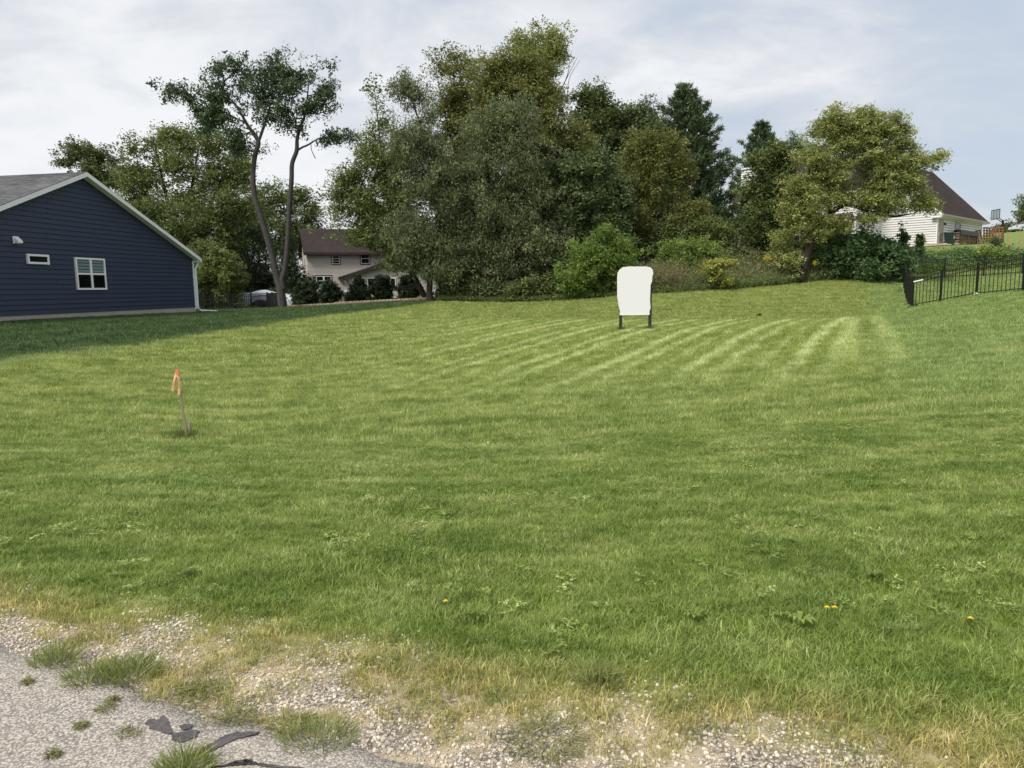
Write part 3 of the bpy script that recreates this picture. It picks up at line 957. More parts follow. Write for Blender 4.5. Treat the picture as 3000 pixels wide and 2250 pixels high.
# ================================================================== BUILDINGS
m, g = new_mat('clear_glass')
fr = g.n('ShaderNodeFresnel')
fr.inputs[0].default_value = 1.5
tr = g.n('ShaderNodeBsdfTransparent')
tr.inputs[0].default_value = (0.90, 0.93, 0.93, 1)
gl = g.n('ShaderNodeBsdfGlossy')
gl.inputs['Roughness'].default_value = 0.03
mx = g.n('ShaderNodeMixShader')
g.set(mx.inputs[0], g.m('MULTIPLY', fr.outputs[0], g.m('SUBTRACT', 1.0, g.n('ShaderNodeNewGeometry').outputs['Backfacing'])))
g.nt.links.new(tr.outputs[0], mx.inputs[1])
g.nt.links.new(gl.outputs[0], mx.inputs[2])
finish(g, mx.outputs[0])
M['clear_glass'] = m
m, g = new_mat('screened_glass')
tr = g.n('ShaderNodeBsdfTransparent')
tr.inputs[0].default_value = (0.33, 0.36, 0.35, 1)
gl = g.n('ShaderNodeBsdfGlossy')
gl.inputs['Roughness'].default_value = 0.25
gl.inputs[0].default_value = (0.3, 0.3, 0.3, 1)
mx = g.n('ShaderNodeMixShader')
mx.inputs[0].default_value = 0.08
g.nt.links.new(tr.outputs[0], mx.inputs[1])
g.nt.links.new(gl.outputs[0], mx.inputs[2])
finish(g, mx.outputs[0])
M['screened_glass'] = m


class House:
    def __init__(self, name, origin, ex, label, cat='house'):
        ex = Vector((ex[0], ex[1], 0)).normalized()
        ey = Vector((-ex.y, ex.x, 0))
        self.O, self.ex, self.ey = Vector(origin), ex, ey
        mat = Matrix((ex, ey, (0, 0, 1))).transposed().to_4x4()
        mat.translation = self.O
        self.root = empty(name, mat, label, cat)
        self.mat = mat

    def sight(self, px, py, axis, off):
        """local (x, y, z) where the sight line meets the local plane axis = off"""
        r = ray(px, py)
        o = Vector((0, 0, CAM_H)) - self.O
        k = self.ex if axis == 'x' else self.ey
        t = (off - o.dot(k)) / r.dot(k)
        p = o + r * t
        return Vector((p.dot(self.ex), p.dot(self.ey), p.z))


def face(ox, oy, ax, ay, nx, ny):
    return lambda s, o, z: (ox + ax * s + nx * o, oy + ay * s + ny * o, z)


class MF(MB):
    """MB working in wall coordinates: s along the wall, o outwards, z up"""
    def __init__(self, T):
        super().__init__()
        self.T = T

    def mesh(self, name, mat, smooth=False):
        self.v = [self.T(*p) for p in self.v]
        return super().mesh(name, mat, smooth)


def lapped_wall(T, ext, z0, z1, course, mat, parent, name='wall', lip=0.045):
    """one wall faced with lapped siding; ext(z) gives its two ends at height z"""
    mb = MF(T)
    z = z0
    while z < z1 - 0.01:
        zt = min(z + course, z1)
        a0, a1 = ext(z)
        b0, b1 = ext(zt)
        if a1 - a0 < 0.05:
            break
        b1 = max(b1, b0 + 0.01)
        g_ = zt - course * 0.13  # gap lets the backing show as a shade line under each lap
        mb.hexa([(a0, -0.05, z), (a1, -0.05, z), (a1, lip, z), (a0, lip, z), (b0, -0.05, g_), (b1, -0.05, g_), (b1, 0.006, g_), (b0, 0.006, g_)])
        z = zt
    return mb.build(name, mat, parent)


def window(house, T, s0, s1, z0, z1, mat, fw=0.07, cols=1, rows=2, glass='glass', trim=None, tw=0.09, bars=(), o=0.07, name='window', mull=None, blind=None):
    """framed window standing proud of the wall; every pane a piece of its own"""
    mull = mull or fw
    mb = MF(T)
    mb.box(s0, s1, 0, o + 0.02, z1 - fw, z1)
    mb.box(s0, s1, 0, o + 0.02, z0, z0 + fw)
    mb.box(s0, s0 + fw, 0, o + 0.02, z0 + fw, z1 - fw)
    mb.box(s1 - fw, s1, 0, o + 0.02, z0 + fw, z1 - fw)
    iw, ih = (s1 - s0 - 2 * fw - (cols - 1) * mull) / cols, (z1 - z0 - 2 * fw - (rows - 1) * fw) / rows
    for c_ in range(1, cols):
        a = s0 + fw + c_ * iw + (c_ - 1) * mull
        mb.box(a, a + mull, 0, o + 0.025, z0 + fw, z1 - fw)
    for r_ in range(1, rows):
        a = z0 + fw + r_ * ih + (r_ - 1) * fw
        for c_ in range(cols):
            b = s0 + fw + c_ * (iw + mull)
            mb.box(b, b + iw, 0, o + 0.012, a, a + fw)
    for bz in bars:
        mb.box(s0 + fw, s1 - fw, 0, o + 0.008, bz - 0.02, bz + 0.02)
    w = mb.build(name, mat, house.root)
    if trim:
        tb = MF(T)
        tb.box(s0 - tw, s1 + tw, 0, o, z1 + 0.003, z1 + tw)
        tb.box(s0 - tw, s1 + tw, 0, o, z0 - tw, z0 - 0.003)
        tb.box(s0 - tw, s0 - 0.003, 0, o, z0 - 0.003, z1 + 0.003)
        tb.box(s1 + 0.003, s1 + tw, 0, o, z0 - 0.003, z1 + 0.003)
        tb.build('trim', trim, w)
    for r_ in range(rows):
        for c_ in range(cols):
            a, b = s0 + fw + c_ * (iw + mull), z0 + fw + r_ * (ih + fw)
            gm = glass[r_] if isinstance(glass, (list, tuple)) else glass
            MF(T).box(a, a + iw, o - 0.018, o - 0.012, b, b + ih).build('pane', M[gm], w)
            if blind:
                bb = MF(T)
                k, zz = 0, b + ih - 0.04
                while zz > b:
                    bb.box(a, a + iw, o - 0.033, o - 0.025, max(b, zz - 0.085), zz)
                    zz -= 0.125
                    k += 1
                bb.build('blind', M[blind], w)
                MF(T).box(a, a + iw, o - 0.036, o - 0.034, b, b + ih).build('blind_backing', M['blind_dim'], w)
    return w


def roof_slope(house, e0, e1, r1, r0, mat, course=0.14, thick=0.16, name='roof', soffit=None):
    """one roof plane in real courses, corners given eave0, eave1, ridge1, ridge0 (local)"""
    e0, e1, r1, r0 = (Vector(p) for p in (e0, e1, r1, r0))
    nrm = (e1 - e0).cross(r0 - e0).normalized()
    if nrm.z < 0:
        nrm = -nrm
    n = max(2, int(round((r0 - e0).length / course)))
    vs, fs, uvs = [], [], []
    L, S = (e1 - e0).length, (r0 - e0).length
    for k in range(n):
        t0, t1 = k / n, (k + 1) / n
        a, b = e0.lerp(r0, t0) + nrm * 0.016, e1.lerp(r1, t0) + nrm * 0.016
        c_, d_ = e1.lerp(r1, t1) + nrm * 0.002, e0.lerp(r0, t1) + nrm * 0.002
        i = len(vs)
        vs += [a, b, c_, d_, a - nrm * 0.015, b - nrm * 0.015]
        fs += [(i, i + 1, i + 2, i + 3), (i + 4, i + 5, i + 1, i)]
        u0, u1 = (a - e0).dot((e1 - e0).normalized()), (b - e0).dot((e1 - e0).normalized())
        uvs += [(u0, t0 * S), (u1, t0 * S), (u1, t1 * S), (u0, t1 * S), (u0, t0 * S), (u1, t0 * S), (u1, t0 * S), (u0, t0 * S)]
    i = len(vs)
    dn = nrm * -thick
    vs += [e0, e1, r1, r0, e0 + dn, e1 + dn, r1 + dn, r0 + dn]
    for q in ((i + 7, i + 6, i + 5, i + 4), (i, i + 4, i + 5, i + 1), (i + 1, i + 5, i + 6, i + 2), (i + 3, i + 7, i + 4, i)):
        fs.append(q)
        uvs += [(0, 0)] * 4
    me = bpy.data.meshes.new(name)
    me.from_pydata([tuple(v) for v in vs], [], fs)
    ul = me.uv_layers.new(name='UVMap')
    ul.data.foreach_set('uv', np.array(uvs, np.float32).ravel())
    me.materials.append(mat)
    return link(bpy.data.objects.new(name, me), house.root)


# ------------------------------------------------------------------ the navy house on the left
Cb = P(575, 917, 38)
HB = House('house', Cb, (-0.163, -1.0), 'navy blue single storey house with white rake trim and a grey shingle roof')
TB = face(0, 0, 1, 0, 0, 1)
WB = 14.9
SB = WB / 2
zr = HB.sight(275, 508, 'y', 0.32).z
ze = HB.sight(566, 762, 'y', 0.0).z
slope = (zr - 0.2 - ze) / SB


def extB(z):
    if z <= ze:
        return (0.0, WB)
    k = (z - ze) / slope
    return (k, WB - k)


mb = MF(TB)
mb.prism([(0.05, -0.6), (WB - 0.05, -0.6), (WB - 0.05, ze), (SB, zr - 0.28), (0.05, ze)], 'y', -14, -0.06)
mb.build('wall', M['navy'], HB.root)
MF(TB).box(0.02, WB - 0.02, -13.9, -0.004, -0.8, 0.30).build('foundation', M['concrete'], HB.root)
z, course = 0.305, 0.192
while z < zr - 0.3:
    a0, a1 = extB(z)
    zt = z + course - 0.005
    b0, b1 = extB(min(zt, zr - 0.21))
    jit = random.uniform(0, 0.002)
    # each course is nailed up in boards about 3.6 m long, with butt joints
    cuts = [a0]
    s_ = a0 + random.uniform(0.8, 3.6)
    while s_ < a1 - 0.5:
        cuts.append(s_)
        s_ += 3.66
    cuts.append(a1)
    for k in range(len(cuts) - 1):
        l0, l1 = cuts[k] + (0.003 if k else 0), cuts[k + 1] - (0.003 if k < len(cuts) - 2 else 0)
        t0 = max(l0, b0) if k == 0 else l0
        t1 = min(l1, max(b1, b0 + 0.02)) if k == len(cuts) - 2 else l1
        t0, t1 = (b0 if k == 0 else min(max(l0, b0), b1)), (max(b1, b0 + 0.02) if k == len(cuts) - 2 else max(min(l1, b1), b0 + 0.01))
        jit = random.uniform(0, 0.003)
        mbq = MF(TB)
        mbq.hexa([(l0, -0.05, z), (l1, -0.05, z), (l1, 0.027 + jit, z), (l0, 0.027 + jit, z), (t0, -0.05, zt), (t1, -0.05, zt), (t1, 0.002, zt), (t0, 0.002, zt)])
        mbq.build('siding_board', M['navy'], HB.root)
    z += course
MF(TB).box(-0.012, 0.085, -0.06, 0.052, 0.2, ze - 0.05).build('corner_trim', M['white'], HB.root)
OVH = 0.34
for sgn in (0, 1):
    ea = -0.16 if sgn == 0 else WB + 0.16
    z_e = ze - 0.16 * slope + 0.2
    roof_slope(HB, (ea, OVH, z_e), (ea, -14.3, z_e), (SB, -14.3, zr), (SB, OVH, zr), M['shingle_grey'])
    # white rake board under the roof edge, and its soffit
    mbr = MF(TB)
    n_ = Vector((-slope if sgn == 0 else slope, 0, 1)).normalized()
    d0, d1 = 0.012, 0.30
    for o0, o1, a_, b_, nm in ((OVH - 0.045, OVH + 0.012, d0, 0.185, 'rake_board'), (0.04, OVH - 0.05, 0.165, 0.182, 'soffit')):
        mq = MF(TB)
        e_, r_ = Vector((ea, 0, z_e)), Vector((SB, 0, zr))
        q = [e_ - Vector((0, 0, a_)), r_ - Vector((0, 0, a_)), r_ - Vector((0, 0, b_)), e_ - Vector((0, 0, b_))]
        mq.prism([(p.x, p.z) for p in q], 'y', o0, o1)
        mq.build(nm, M['white'], HB.root)
# gutter along the far eave, downspout and its outlet
mg = MF(TB)
mg.box(-0.29, -0.18, -14.2, OVH, ze - 0.12, ze + 0.06)
mg.box(-0.18, 0.0, -14.0, 0.30, ze - 0.09, ze - 0.05)
mg.build('gutter', M['white'], HB.root)
mg = MF(TB)
mg.tube([(-0.24, 0.16, ze - 0.1), (-0.22, 0.12, ze - 0.25), (-0.10, 0.06, ze - 0.45), (-0.10, 0.06, 0.25), (-0.22, 0.12, 0.13), (-1.15, 0.50, 0.05)], 0.05, 6)
mg.build('downspout', M['white'], HB.root)
pa, pb = HB.sight(219, 752, 'y', 0.05), HB.sight(312, 846, 'y', 0.05)
w1 = HB.sight(218, 800, 'y', 0.05).x
s_hi, s_lo = HB.sight(222, 800, 'y', 0.05).x, HB.sight(308, 800, 'y', 0.05).x
window(HB, TB, s_lo, s_hi, HB.sight(265, 849, 'y', 0.05).z, HB.sight(265, 756, 'y', 0.05).z, M['white'], fw=0.075, cols=2, rows=2,
       glass=['screened_glass', 'clear_glass'], mull=0.10, o=0.075, blind='blind_pale')
window(HB, TB, HB.sight(142, 760, 'y', 0.05).x, HB.sight(79, 760, 'y', 0.05).x, HB.sight(110, 774, 'y', 0.05).z, HB.sight(110, 745, 'y', 0.05).z, M['white'], fw=0.08, rows=1, o=0.075)
vx, vz = HB.sight(51, 703, 'y', 0.1).x, HB.sight(51, 703, 'y', 0.1).z
mg = MF(TB)
mg.box(vx - 0.13, vx + 0.13, 0.02, 0.05, vz - 0.13, vz + 0.13)
mg.prism([(0.05, vz + 0.11), (0.05, vz - 0.11), (0.22, vz - 0.11), (0.22, vz - 0.03)], 'x', vx - 0.11, vx + 0.11)
mg.v = [p for p in mg.v]
mg.build('vent_hood', M['white'], HB.root)

# ------------------------------------------------------------------ the two storey house behind the arborvitae
pc = P(905, 870, 75)
H2 = House('house', (pc.x, pc.y, 0), (1.0, 0.34), 'two storey cream house with a dark brown roof and a low sunroom')
TF = face(0, 0, 1, 0, 0, -1)
TL = face(0, 0, 0, 1, -1, 0)
z_e2 = H2.sight(960, 741, 'y', 0).z
z_r2 = H2.sight(1000, 671, 'y', 4.6).z
z_p = H2.sight(950, 858, 'y', -3.0).z
W2, D2 = 15.0, 9.2
MB().box(0.1, W2 - 0.1, 0.1, D2 - 0.1, -0.5, z_e2 - 0.02).build('core', M['brown_trim'], H2.root)  # dark backing, colours in the shadow lines between siding courses
lapped_wall(TF, lambda z: (0.0, W2), 0.3, z_e2, 0.125, M['cream'], H2.root)


def ext2(z):
    if z <= z_e2:
        return (0.0, D2)
    k = (z - z_e2) / (z_r2 - 0.25 - z_e2) * 4.6
    return (k, D2 - k)


lapped_wall(TL, ext2, 0.3, z_r2 - 0.35, 0.125, M['cream'], H2.root)
sl2 = (z_r2 - z_e2) / 4.6
ze2r = z_e2 + 0.02
roof_slope(H2, (-0.35, -0.45, ze2r), (W2 + 0.3, -0.45, ze2r), (W2 + 0.3, 4.6, z_r2), (-0.35, 4.6, z_r2), M['shingle_brown'], course=0.14, thick=0.2)
roof_slope(H2, (-0.35, D2 + 0.45, ze2r), (W2 + 0.3, D2 + 0.45, ze2r), (W2 + 0.3, 4.6, z_r2), (-0.35, 4.6, z_r2), M['shingle_brown'], course=0.3, thick=0.2)
MB().box(-0.35, W2 + 0.3, -0.58, -0.46, ze2r - 0.22, ze2r - 0.02).build('gutter', M['brown_trim'], H2.root)
MB().box(-0.3, W2 + 0.25, -0.44, -0.02, ze2r - 0.26, ze2r - 0.22).build('soffit', M['brown_trim'], H2.root)


def win_px(H, T, axis, off, px0, px1, py0, py1, sgn=1, **kw):
    a = H.sight(px0, (py0 + py1) / 2, axis, off)
    b = H.sight(px1, (py0 + py1) / 2, axis, off)
    zt, zb = H.sight((px0 + px1) / 2, py0, axis, off).z, H.sight((px0 + px1) / 2, py1, axis, off).z
    ax = 0 if axis == 'y' else 1
    return window(H, T, min(a[ax], b[ax]), max(a[ax], b[ax]), zb, zt, **kw)


zt_, zb_ = H2.sight(983, 741.5, 'y', 0).z, H2.sight(983, 773.5, 'y', 0).z
win_px(H2, TF, 'y', 0, 973, 995, 741.5, 773.5, mat=M['white'], fw=0.06, rows=2, trim=M['brown_trim'], tw=0.09, bars=(zb_ + (zt_ - zb_) * 0.27, zb_ + (zt_ - zb_) * 0.74))
win_px(H2, TF, 'y', 0, 926, 971, 809, 836, mat=M['white'], fw=0.06, rows=2, cols=2, mull=0.16, trim=M['brown_trim'], tw=0.09)
win_px(H2, TF, 'y', 0, 1057, 1082, 742, 773, mat=M['white'], fw=0.06, rows=2, trim=M['brown_trim'], tw=0.09)
window(H2, TL, 3.2, 4.1, z_e2 - 1.9, z_e2 - 0.6, M['white'], fw=0.06, rows=2, trim=M['brown_trim'])
window(H2, TL, 1.6, 2.6, z_p + 0.8, z_p + 2.1, M['white'], fw=0.06, rows=2, trim=M['brown_trim'])
# sunroom
SRY = -3.8
sr0 = H2.sight(1023, 830, 'y', SRY).x
sr1 = sr0 + 9.6
srm = (sr0 + sr1) / 2
zs_e = H2.sight(1008, 810, 'y', SRY).z
zs_r = zs_e + (srm - sr0 + 0.7) * (H2.sight(1080, 777, 'y', SRY).z - H2.sight(990, 806, 'y', SRY).z) / (H2.sight(1080, 777, 'y', SRY).x - H2.sight(990, 806, 'y', SRY).x)
TS = face(0, SRY, 1, 0, 0, -1)
TSL = face(sr0, SRY, 0, 1, -1, 0)


def exts(z):
    if z <= zs_e:
        return (sr0, sr1)
    k = (z - zs_e) / (zs_r - 0.2 - zs_e) * (srm - sr0)
    return (sr0 + k, sr1 - k)


MB().box(sr0 + 0.1, sr1 - 0.1, SRY + 0.1, 0, -0.4, zs_e - 0.05).build('core', M['brown_trim'], H2.root)  # dark behind the gaps to deepen the lap shadows
lapped_wall(TS, exts, z_p - 0.6, zs_r - 0.3, 0.125, M['cream'], H2.root, 'sunroom_wall')
lapped_wall(TSL, lambda z: (0, -SRY), z_p - 0.6, zs_e, 0.125, M['cream'], H2.root, 'sunroom_wall')
for sg in (0, 1):
    ex_ = sr0 - 0.7 if sg == 0 else sr1 + 0.7
    roof_slope(H2, (ex_, SRY - 0.4, zs_e - 0.02), (ex_, 0.0, zs_e - 0.02), (srm, 0.0, zs_r), (srm, SRY - 0.4, zs_r), M['shingle_brown'], course=0.2, thick=0.22, name='sunroom_roof')
    mr = MB()
    mr.prism([(ex_, zs_e + 0.0), (srm, zs_r + 0.02), (srm, zs_r - 0.30), (ex_, zs_e - 0.30)], 'y', SRY - 0.46, SRY - 0.405)
    mr.build('rake_board', M['brown_trim'], H2.root)
mg = MB()
mg.tube([(sr0 - 0.6, SRY - 0.3, zs_e - 0.25), (sr0 - 0.15, SRY - 0.12, zs_e - 0.45), (sr0 + 0.05, SRY - 0.10, zs_e - 0.9), (sr0 + 0.05, SRY - 0.10, z_p + 0.05)], 0.05, 6)
mg.build('downspout', M['brown_trim'], H2.root)
for a, b in ((1033, 1071), (1075, 1099), (1102, 1126), (1142, 1160)):
    win_px(H2, TS, 'y', SRY, a, b, 813.5, 849, mat=M['white'], fw=0.10, rows=1, cols=2 if b - a > 30 else 1, mull=0.08)
xw = H2.sight(1002, 840, 'x', sr0)
window(H2, TSL, 0.35, -SRY - 0.2, z_p + 0.06, zs_e - 0.35, M['white'], fw=0.12, rows=1, cols=4, mull=0.22)

# raised patio with a block front, and what stands on it
pat = empty('patio', H2.mat, 'grey block fronted patio raised beside the cream house', 'patio')
pf = -4.3
xa, xb = -0.2, H2.sight(1040, 880, 'y', pf).x
MB().box(xa, xb, pf, -0.05, z_p - 0.13, z_p).build('slab', M['concrete'], pat)
MB().box(xa + 0.06, xb, pf + 0.08, pf + 0.4, -0.3, z_p - 0.135).build('wall', M['block_grey'], pat)
for fx in (xa + 0.05, H2.sight(1003, 880, 'y', pf).x):
    MB().box(fx, fx + 0.28, pf - 0.03, pf + 0.07, -0.3, z_p - 0.135).build('pier', M['concrete'], pat)
MB().box(xa + 0.02, xb, pf + 0.02, pf + 0.07, z_p - 0.62, z_p - 0.54).build('ledge', M['brown_trim'], pat)


def patio_item(lx, ly):
    return H2.mat @ Vector((lx, ly, z_p))


c0 = H2.sight(919, 850, 'y', -2.6)
ch = empty('patio_chair', Matrix.Translation(patio_item(c0.x, -2.6)) @ Matrix.Rotation(0.6, 4, 'Z'), 'dark metal patio chair standing on the patio before the cream wall', 'chair')
MB().box(-0.25, 0.25, -0.25, 0.25, 0.40, 0.45).build('seat', M['black_metal'], ch)
mb = MB()
for k in range(5):
    mb.box(-0.24 + 0.11 * k, -0.20 + 0.11 * k, 0.22, 0.25, 0.46, 0.92)
mb.box(-0.26, 0.26, 0.215, 0.255, 0.92, 0.97)
mb.build('backrest', M['black_metal'], ch)
for sx in (-0.23, 0.23):
    for sy in (-0.23, 0.23):
        MB().tube([(sx, sy, 0.0), (sx, sy, 0.40)], 0.018, 6).build('leg', M['black_metal'], ch)

# ------------------------------------------------------------------ the white house up the hill on the right
A_ = P(2741, 718, 62)
H3 = House('house', (A_.x, A_.y, A_.z - 0.05), (9.5, 9.0), 'white sided house with a steep dark roof on the hill to the right')
zA = H3.sight(2746, 627, 'y', 0).z
GL, GD = 12.9, 9.2
zR3 = zA + GD / 2 * 1.12
TD = face(0, 0, 1, 0, 0, -1)
TG = face(0, 0, 0, 1, -1, 0)
MB().box(0.1, GL - 0.1, 0.1, GD - 0.1, -1.5, zA - 0.05).build('core', M['brown_trim'], H3.root)  # dark backing that stands in for lap shadow on the pale siding
lapped_wall(TD, lambda z: (0, GL), -0.6, zA, 0.20, M['ivory'], H3.root)


def extG(z):
    if z <= zA:
        return (0.0, GD)
    k = (z - zA) / 1.12
    return (k, GD - k)


lapped_wall(TG, extG, -0.8, zR3 - 0.3, 0.20, M['ivory'], H3.root)
roof_slope(H3, (-0.35, -0.45, zA - 0.02), (GL + 0.45, -0.45, zA - 0.02), (GL + 0.45, GD / 2, zR3), (-0.35, GD / 2, zR3), M['shingle_brown'], course=0.16, thick=0.18)
roof_slope(H3, (-0.35, GD + 0.45, zA - 0.02), (GL + 0.45, GD + 0.45, zA - 0.02), (GL + 0.45, GD / 2, zR3), (-0.35, GD / 2, zR3), M['shingle_brown'], course=0.3, thick=0.18)
MB().box(-0.35, GL + 0.45, -0.58, -0.46, zA - 0.19, zA - 0.03).build('gutter', M['taupe'], H3.root)
MB().box(-0.3, GL + 0.4, -0.455, -0.03, zA - 0.24, zA - 0.20).build('soffit', M['white'], H3.root)
MB().box(-0.36, -0.03, -0.45, 0.35, zA - 0.30, zA + 0.06).build('eave_return', M['white'], H3.root)
for sg in (0, 1):
    mr = MB()
    y_e = -0.45 if sg == 0 else GD + 0.45
    mr.prism([(y_e, zA), (GD / 2, zR3 + 0.02), (GD / 2, zR3 - 0.24), (y_e, zA - 0.24)], 'x', -0.41, -0.355)
    mr.build('rake_board', M['white'], H3.root)
for T_, s_ in ((TD, -0.02), (TD, GL - 0.1)):
    MF(T_).box(s_, s_ + 0.12, -0.02, 0.06, -0.6, zA - 0.2).build('corner_trim', M['white'], H3.root)
d0, d1 = H3.sight(2750, 690, 'y', 0).x, H3.sight(2758.5, 690, 'y', 0).x
zd = H3.sight(2752, 648, 'y', 0).z
dr = MF(TD).box(d0, d1, 0.0, 0.06, 0.0, zd).build('door', M['taupe'], H3.root)
mb = MF(TD)
mb.box(d0 - 0.12, d0 - 0.003, 0, 0.08, 0, zd + 0.12)
mb.box(d1 + 0.003, d1 + 0.12, 0, 0.08, 0, zd + 0.12)
mb.box(d0 - 0.003, d1 + 0.003, 0, 0.08, zd + 0.003, zd + 0.12)
mb.build('door_frame', M['taupe'], dr)
MF(TD).tube([(d1 - 0.12, 0.05, 0.95), (d1 - 0.12, 0.12, 0.95)], 0.035, 8).build('handle', M['black_metal'], dr)
win_px(H3, TD, 'y', 0, 2797, 2812, 652, 671, mat=M['taupe'], fw=0.10, rows=1)
xl = H3.sight(2765, 656, 'y', 0)
mb = MF(TD)
mb.box(xl.x - 0.05, xl.x + 0.05, 0, 0.06, xl.z - 0.12, xl.z + 0.12)
mb.prism([(0.06, xl.z + 0.06), (0.18, xl.z + 0.06), (0.20, xl.z - 0.12), (0.09, xl.z - 0.12)], 'x', xl.x - 0.06, xl.x + 0.06)
mb.build('wall_lamp', M['black_metal'], H3.root)
# main block
MX0, MY0, MY1, MX1 = -5.5, 4.4, 15.6, 8.0
z_m = H3.sight(2147, 596, 'x', MX0).z
zRm = z_m + 5.2
TM = face(MX0, 0, 0, 1, -1, 0)
TMR = face(0, MY0, 1, 0, 0, -1)
MB().box(MX0 + 0.1, MX1, MY0 + 0.1, MY1 - 0.05, -3.5, z_m - 0.05).build('core', M['brown_trim'], H3.root)  # dark again, so the siding gaps read as shade
lapped_wall(TM, lambda z: (MY0, MY1), -3.4, z_m, 0.20, M['ivory'], H3.root)


def extM(z):
    if z <= z_m:
        return (MX0, MX1)
    k = (z - z_m) / 0.58
    return (MX0 + k, MX1 - k)


lapped_wall(TMR, extM, -1.5, zRm - 0.3, 0.20, M['ivory'], H3.root)
xm = (MX0 + MX1) / 2
zRm = z_m + (xm - MX0) * 0.58
roof_slope(H3, (MX0 - 0.45, MY0 - 0.3, z_m - 0.03), (MX0 - 0.45, MY1 + 0.35, z_m - 0.03), (xm, MY1 + 0.35, zRm), (xm, MY0 - 0.3, zRm), M['shingle_brown'], course=0.16, thick=0.18)
roof_slope(H3, (MX1 + 0.45, MY0 - 0.3, z_m - 0.03), (MX1 + 0.45, MY1 + 0.35, z_m - 0.03), (xm, MY1 + 0.35, zRm), (xm, MY0 - 0.3, zRm), M['shingle_brown'], course=0.3, thick=0.18)
MB().box(MX0 - 0.58, MX0 - 0.46, MY0 - 0.3, MY1 + 0.35, z_m - 0.2, z_m - 0.04).build('gutter', M['white'], H3.root)
for s_ in (MY0 - 0.02, MY1 - 0.1):
    MF(TM).box(s_, s_ + 0.12, -0.02, 0.06, -3.4, z_m - 0.2).build('corner_trim', M['white'], H3.root)
win_px(H3, TM, 'x', MX0, 2173, 2184, 612, 634, mat=M['white'], fw=0.10, rows=1)
win_px(H3, TM, 'x', MX0, 2444, 2466, 655, 690, mat=M['taupe'], fw=0.12, rows=1)
window(H3, TM, 9.0, 10.4, -0.2, 1.3, M['white'], fw=0.1, rows=2)
window(H3, TM, 11.0, 12.2, z_m - 1.8, z_m - 0.5, M['white'], fw=0.1, rows=2)
# little awning roof over the terrace door
aw0, aw1 = H3.sight(2490, 648, 'x', MX0 - 0.6), H3.sight(2436, 648, 'x', MX0 - 0.6)
mb = MB()
mb.prism([(MX0 - 1.2, aw0.z - 0.1), (MX0 - 1.2, aw0.z + 0.08), (MX0 - 0.02, aw0.z + 0.7), (MX0 - 0.02, aw0.z - 0.1)], 'y', aw0.y, aw1.y)
mb.v = [(p[0], p[1], p[2]) for p in mb.v]
mb.build('awning', M['brown_trim'], H3.root)
MB().box(MX0 - 1.26, MX0 - 1.21, aw0.y - 0.05, aw1.y + 0.05, aw0.z - 0.16, aw0.z + 0.10).build('fascia', M['white'], H3.root)
MB().box(MX0 - 1.1, MX0 - 0.95, aw0.y + 0.3, aw0.y + 0.45, -1.2, aw0.z - 0.1).build('awning_post', M['taupe'], H3.root)
# chimney with siding
ck0, ck1 = H3.sight(2171, 540, 'x', -2.0), H3.sight(2208, 540, 'x', -2.0)
zc = H3.sight(2190, 496, 'x', -2.0).z
y0_, y1_ = min(ck0.y, ck1.y), max(ck0.y, ck1.y)
TC = face(-2.0, 0, 0, 1, -1, 0)
TC2 = face(0, y0_, 1, 0, 0, -1)
MB().box(-1.93, -0.9, y0_ + 0.07, y1_, z_m - 0.5, zc - 0.02).build('chimney', M['ivory'], H3.root)
lapped_wall(TC, lambda z: (y0_, y1_), z_m + 0.2, zc, 0.20, M['ivory'], H3.root, 'chimney_face')
lapped_wall(TC2, lambda z: (-2.0, -0.9), z_m + 0.2, zc, 0.20, M['ivory'], H3.root, 'chimney_face')
MB().box(-2.12, -0.8, y0_ - 0.1, y1_ + 0.1, zc, zc + 0.14).build('chimney_cap', M['white'], H3.root)
MB().tube([(-1.4, (y0_ + y1_) / 2 - 0.3, zc + 0.14), (-1.4, (y0_ + y1_) / 2 - 0.3, zc + 0.75)], 0.22, 10).build('flue', M['white'], H3.root)

# terrace steps with a wooden handrail beside the terrace door
dk = empty('terrace_deck', H3.mat, 'weathered wooden deck and stair rail beside the white house', 'deck')
MB().box(MX0 - 3.4, MX0 - 0.05, 8.0, 12.5, 0.35, 0.5).build('deck_floor', M['wood_grey'], dk)
for ly in (8.05, 9.6, 11.1, 12.4):
    MB().box(MX0 - 3.4, MX0 - 3.28, ly, ly + 0.12, -2.6, 1.5).build('post', M['wood_grey'], dk)
MB().box(MX0 - 3.44, MX0 - 3.24, 8.0, 12.5, 1.5, 1.56).build('rail', M['wood_pale'], dk)
for k in range(24):
    ly = 8.2 + k * 0.178
    MB().box(MX0 - 3.35, MX0 - 3.31, ly, ly + 0.04, 0.52, 1.5).build('baluster', M['wood_grey'], dk)
for off in (0.0, 1.1):
    q0, q1 = Vector((MX0 - 1.0 - off, 8.0, 1.45)), Vector((MX0 - 1.0 - off, 6.0, 0.05))
    MB().bar(q0, q1, 0.09, 0.12).build('stair_rail', M['wood_pale'], dk)
    MB().bar(q0 - Vector((0, 0, 0.55)), q1 - Vector((0, 0, 0.55)), 0.07, 0.09).build('stair_rail', M['wood_pale'], dk)
    MB().box(q0.x - 0.05, q0.x + 0.05, 7.95, 8.05, 0.0, 1.5).build('post', M['wood_pale'], dk)
    MB().box(q0.x - 0.05, q0.x + 0.05, 6.0, 6.1, -1.4, 0.1).build('post', M['wood_pale'], dk)
for k in range(6):
    MB().box(MX0 - 2.1, MX0 - 1.0, 7.7 - k * 0.3, 7.98 - k * 0.3, 0.28 - k * 0.2, 0.33 - k * 0.2).build('step', M['wood_grey'], dk)

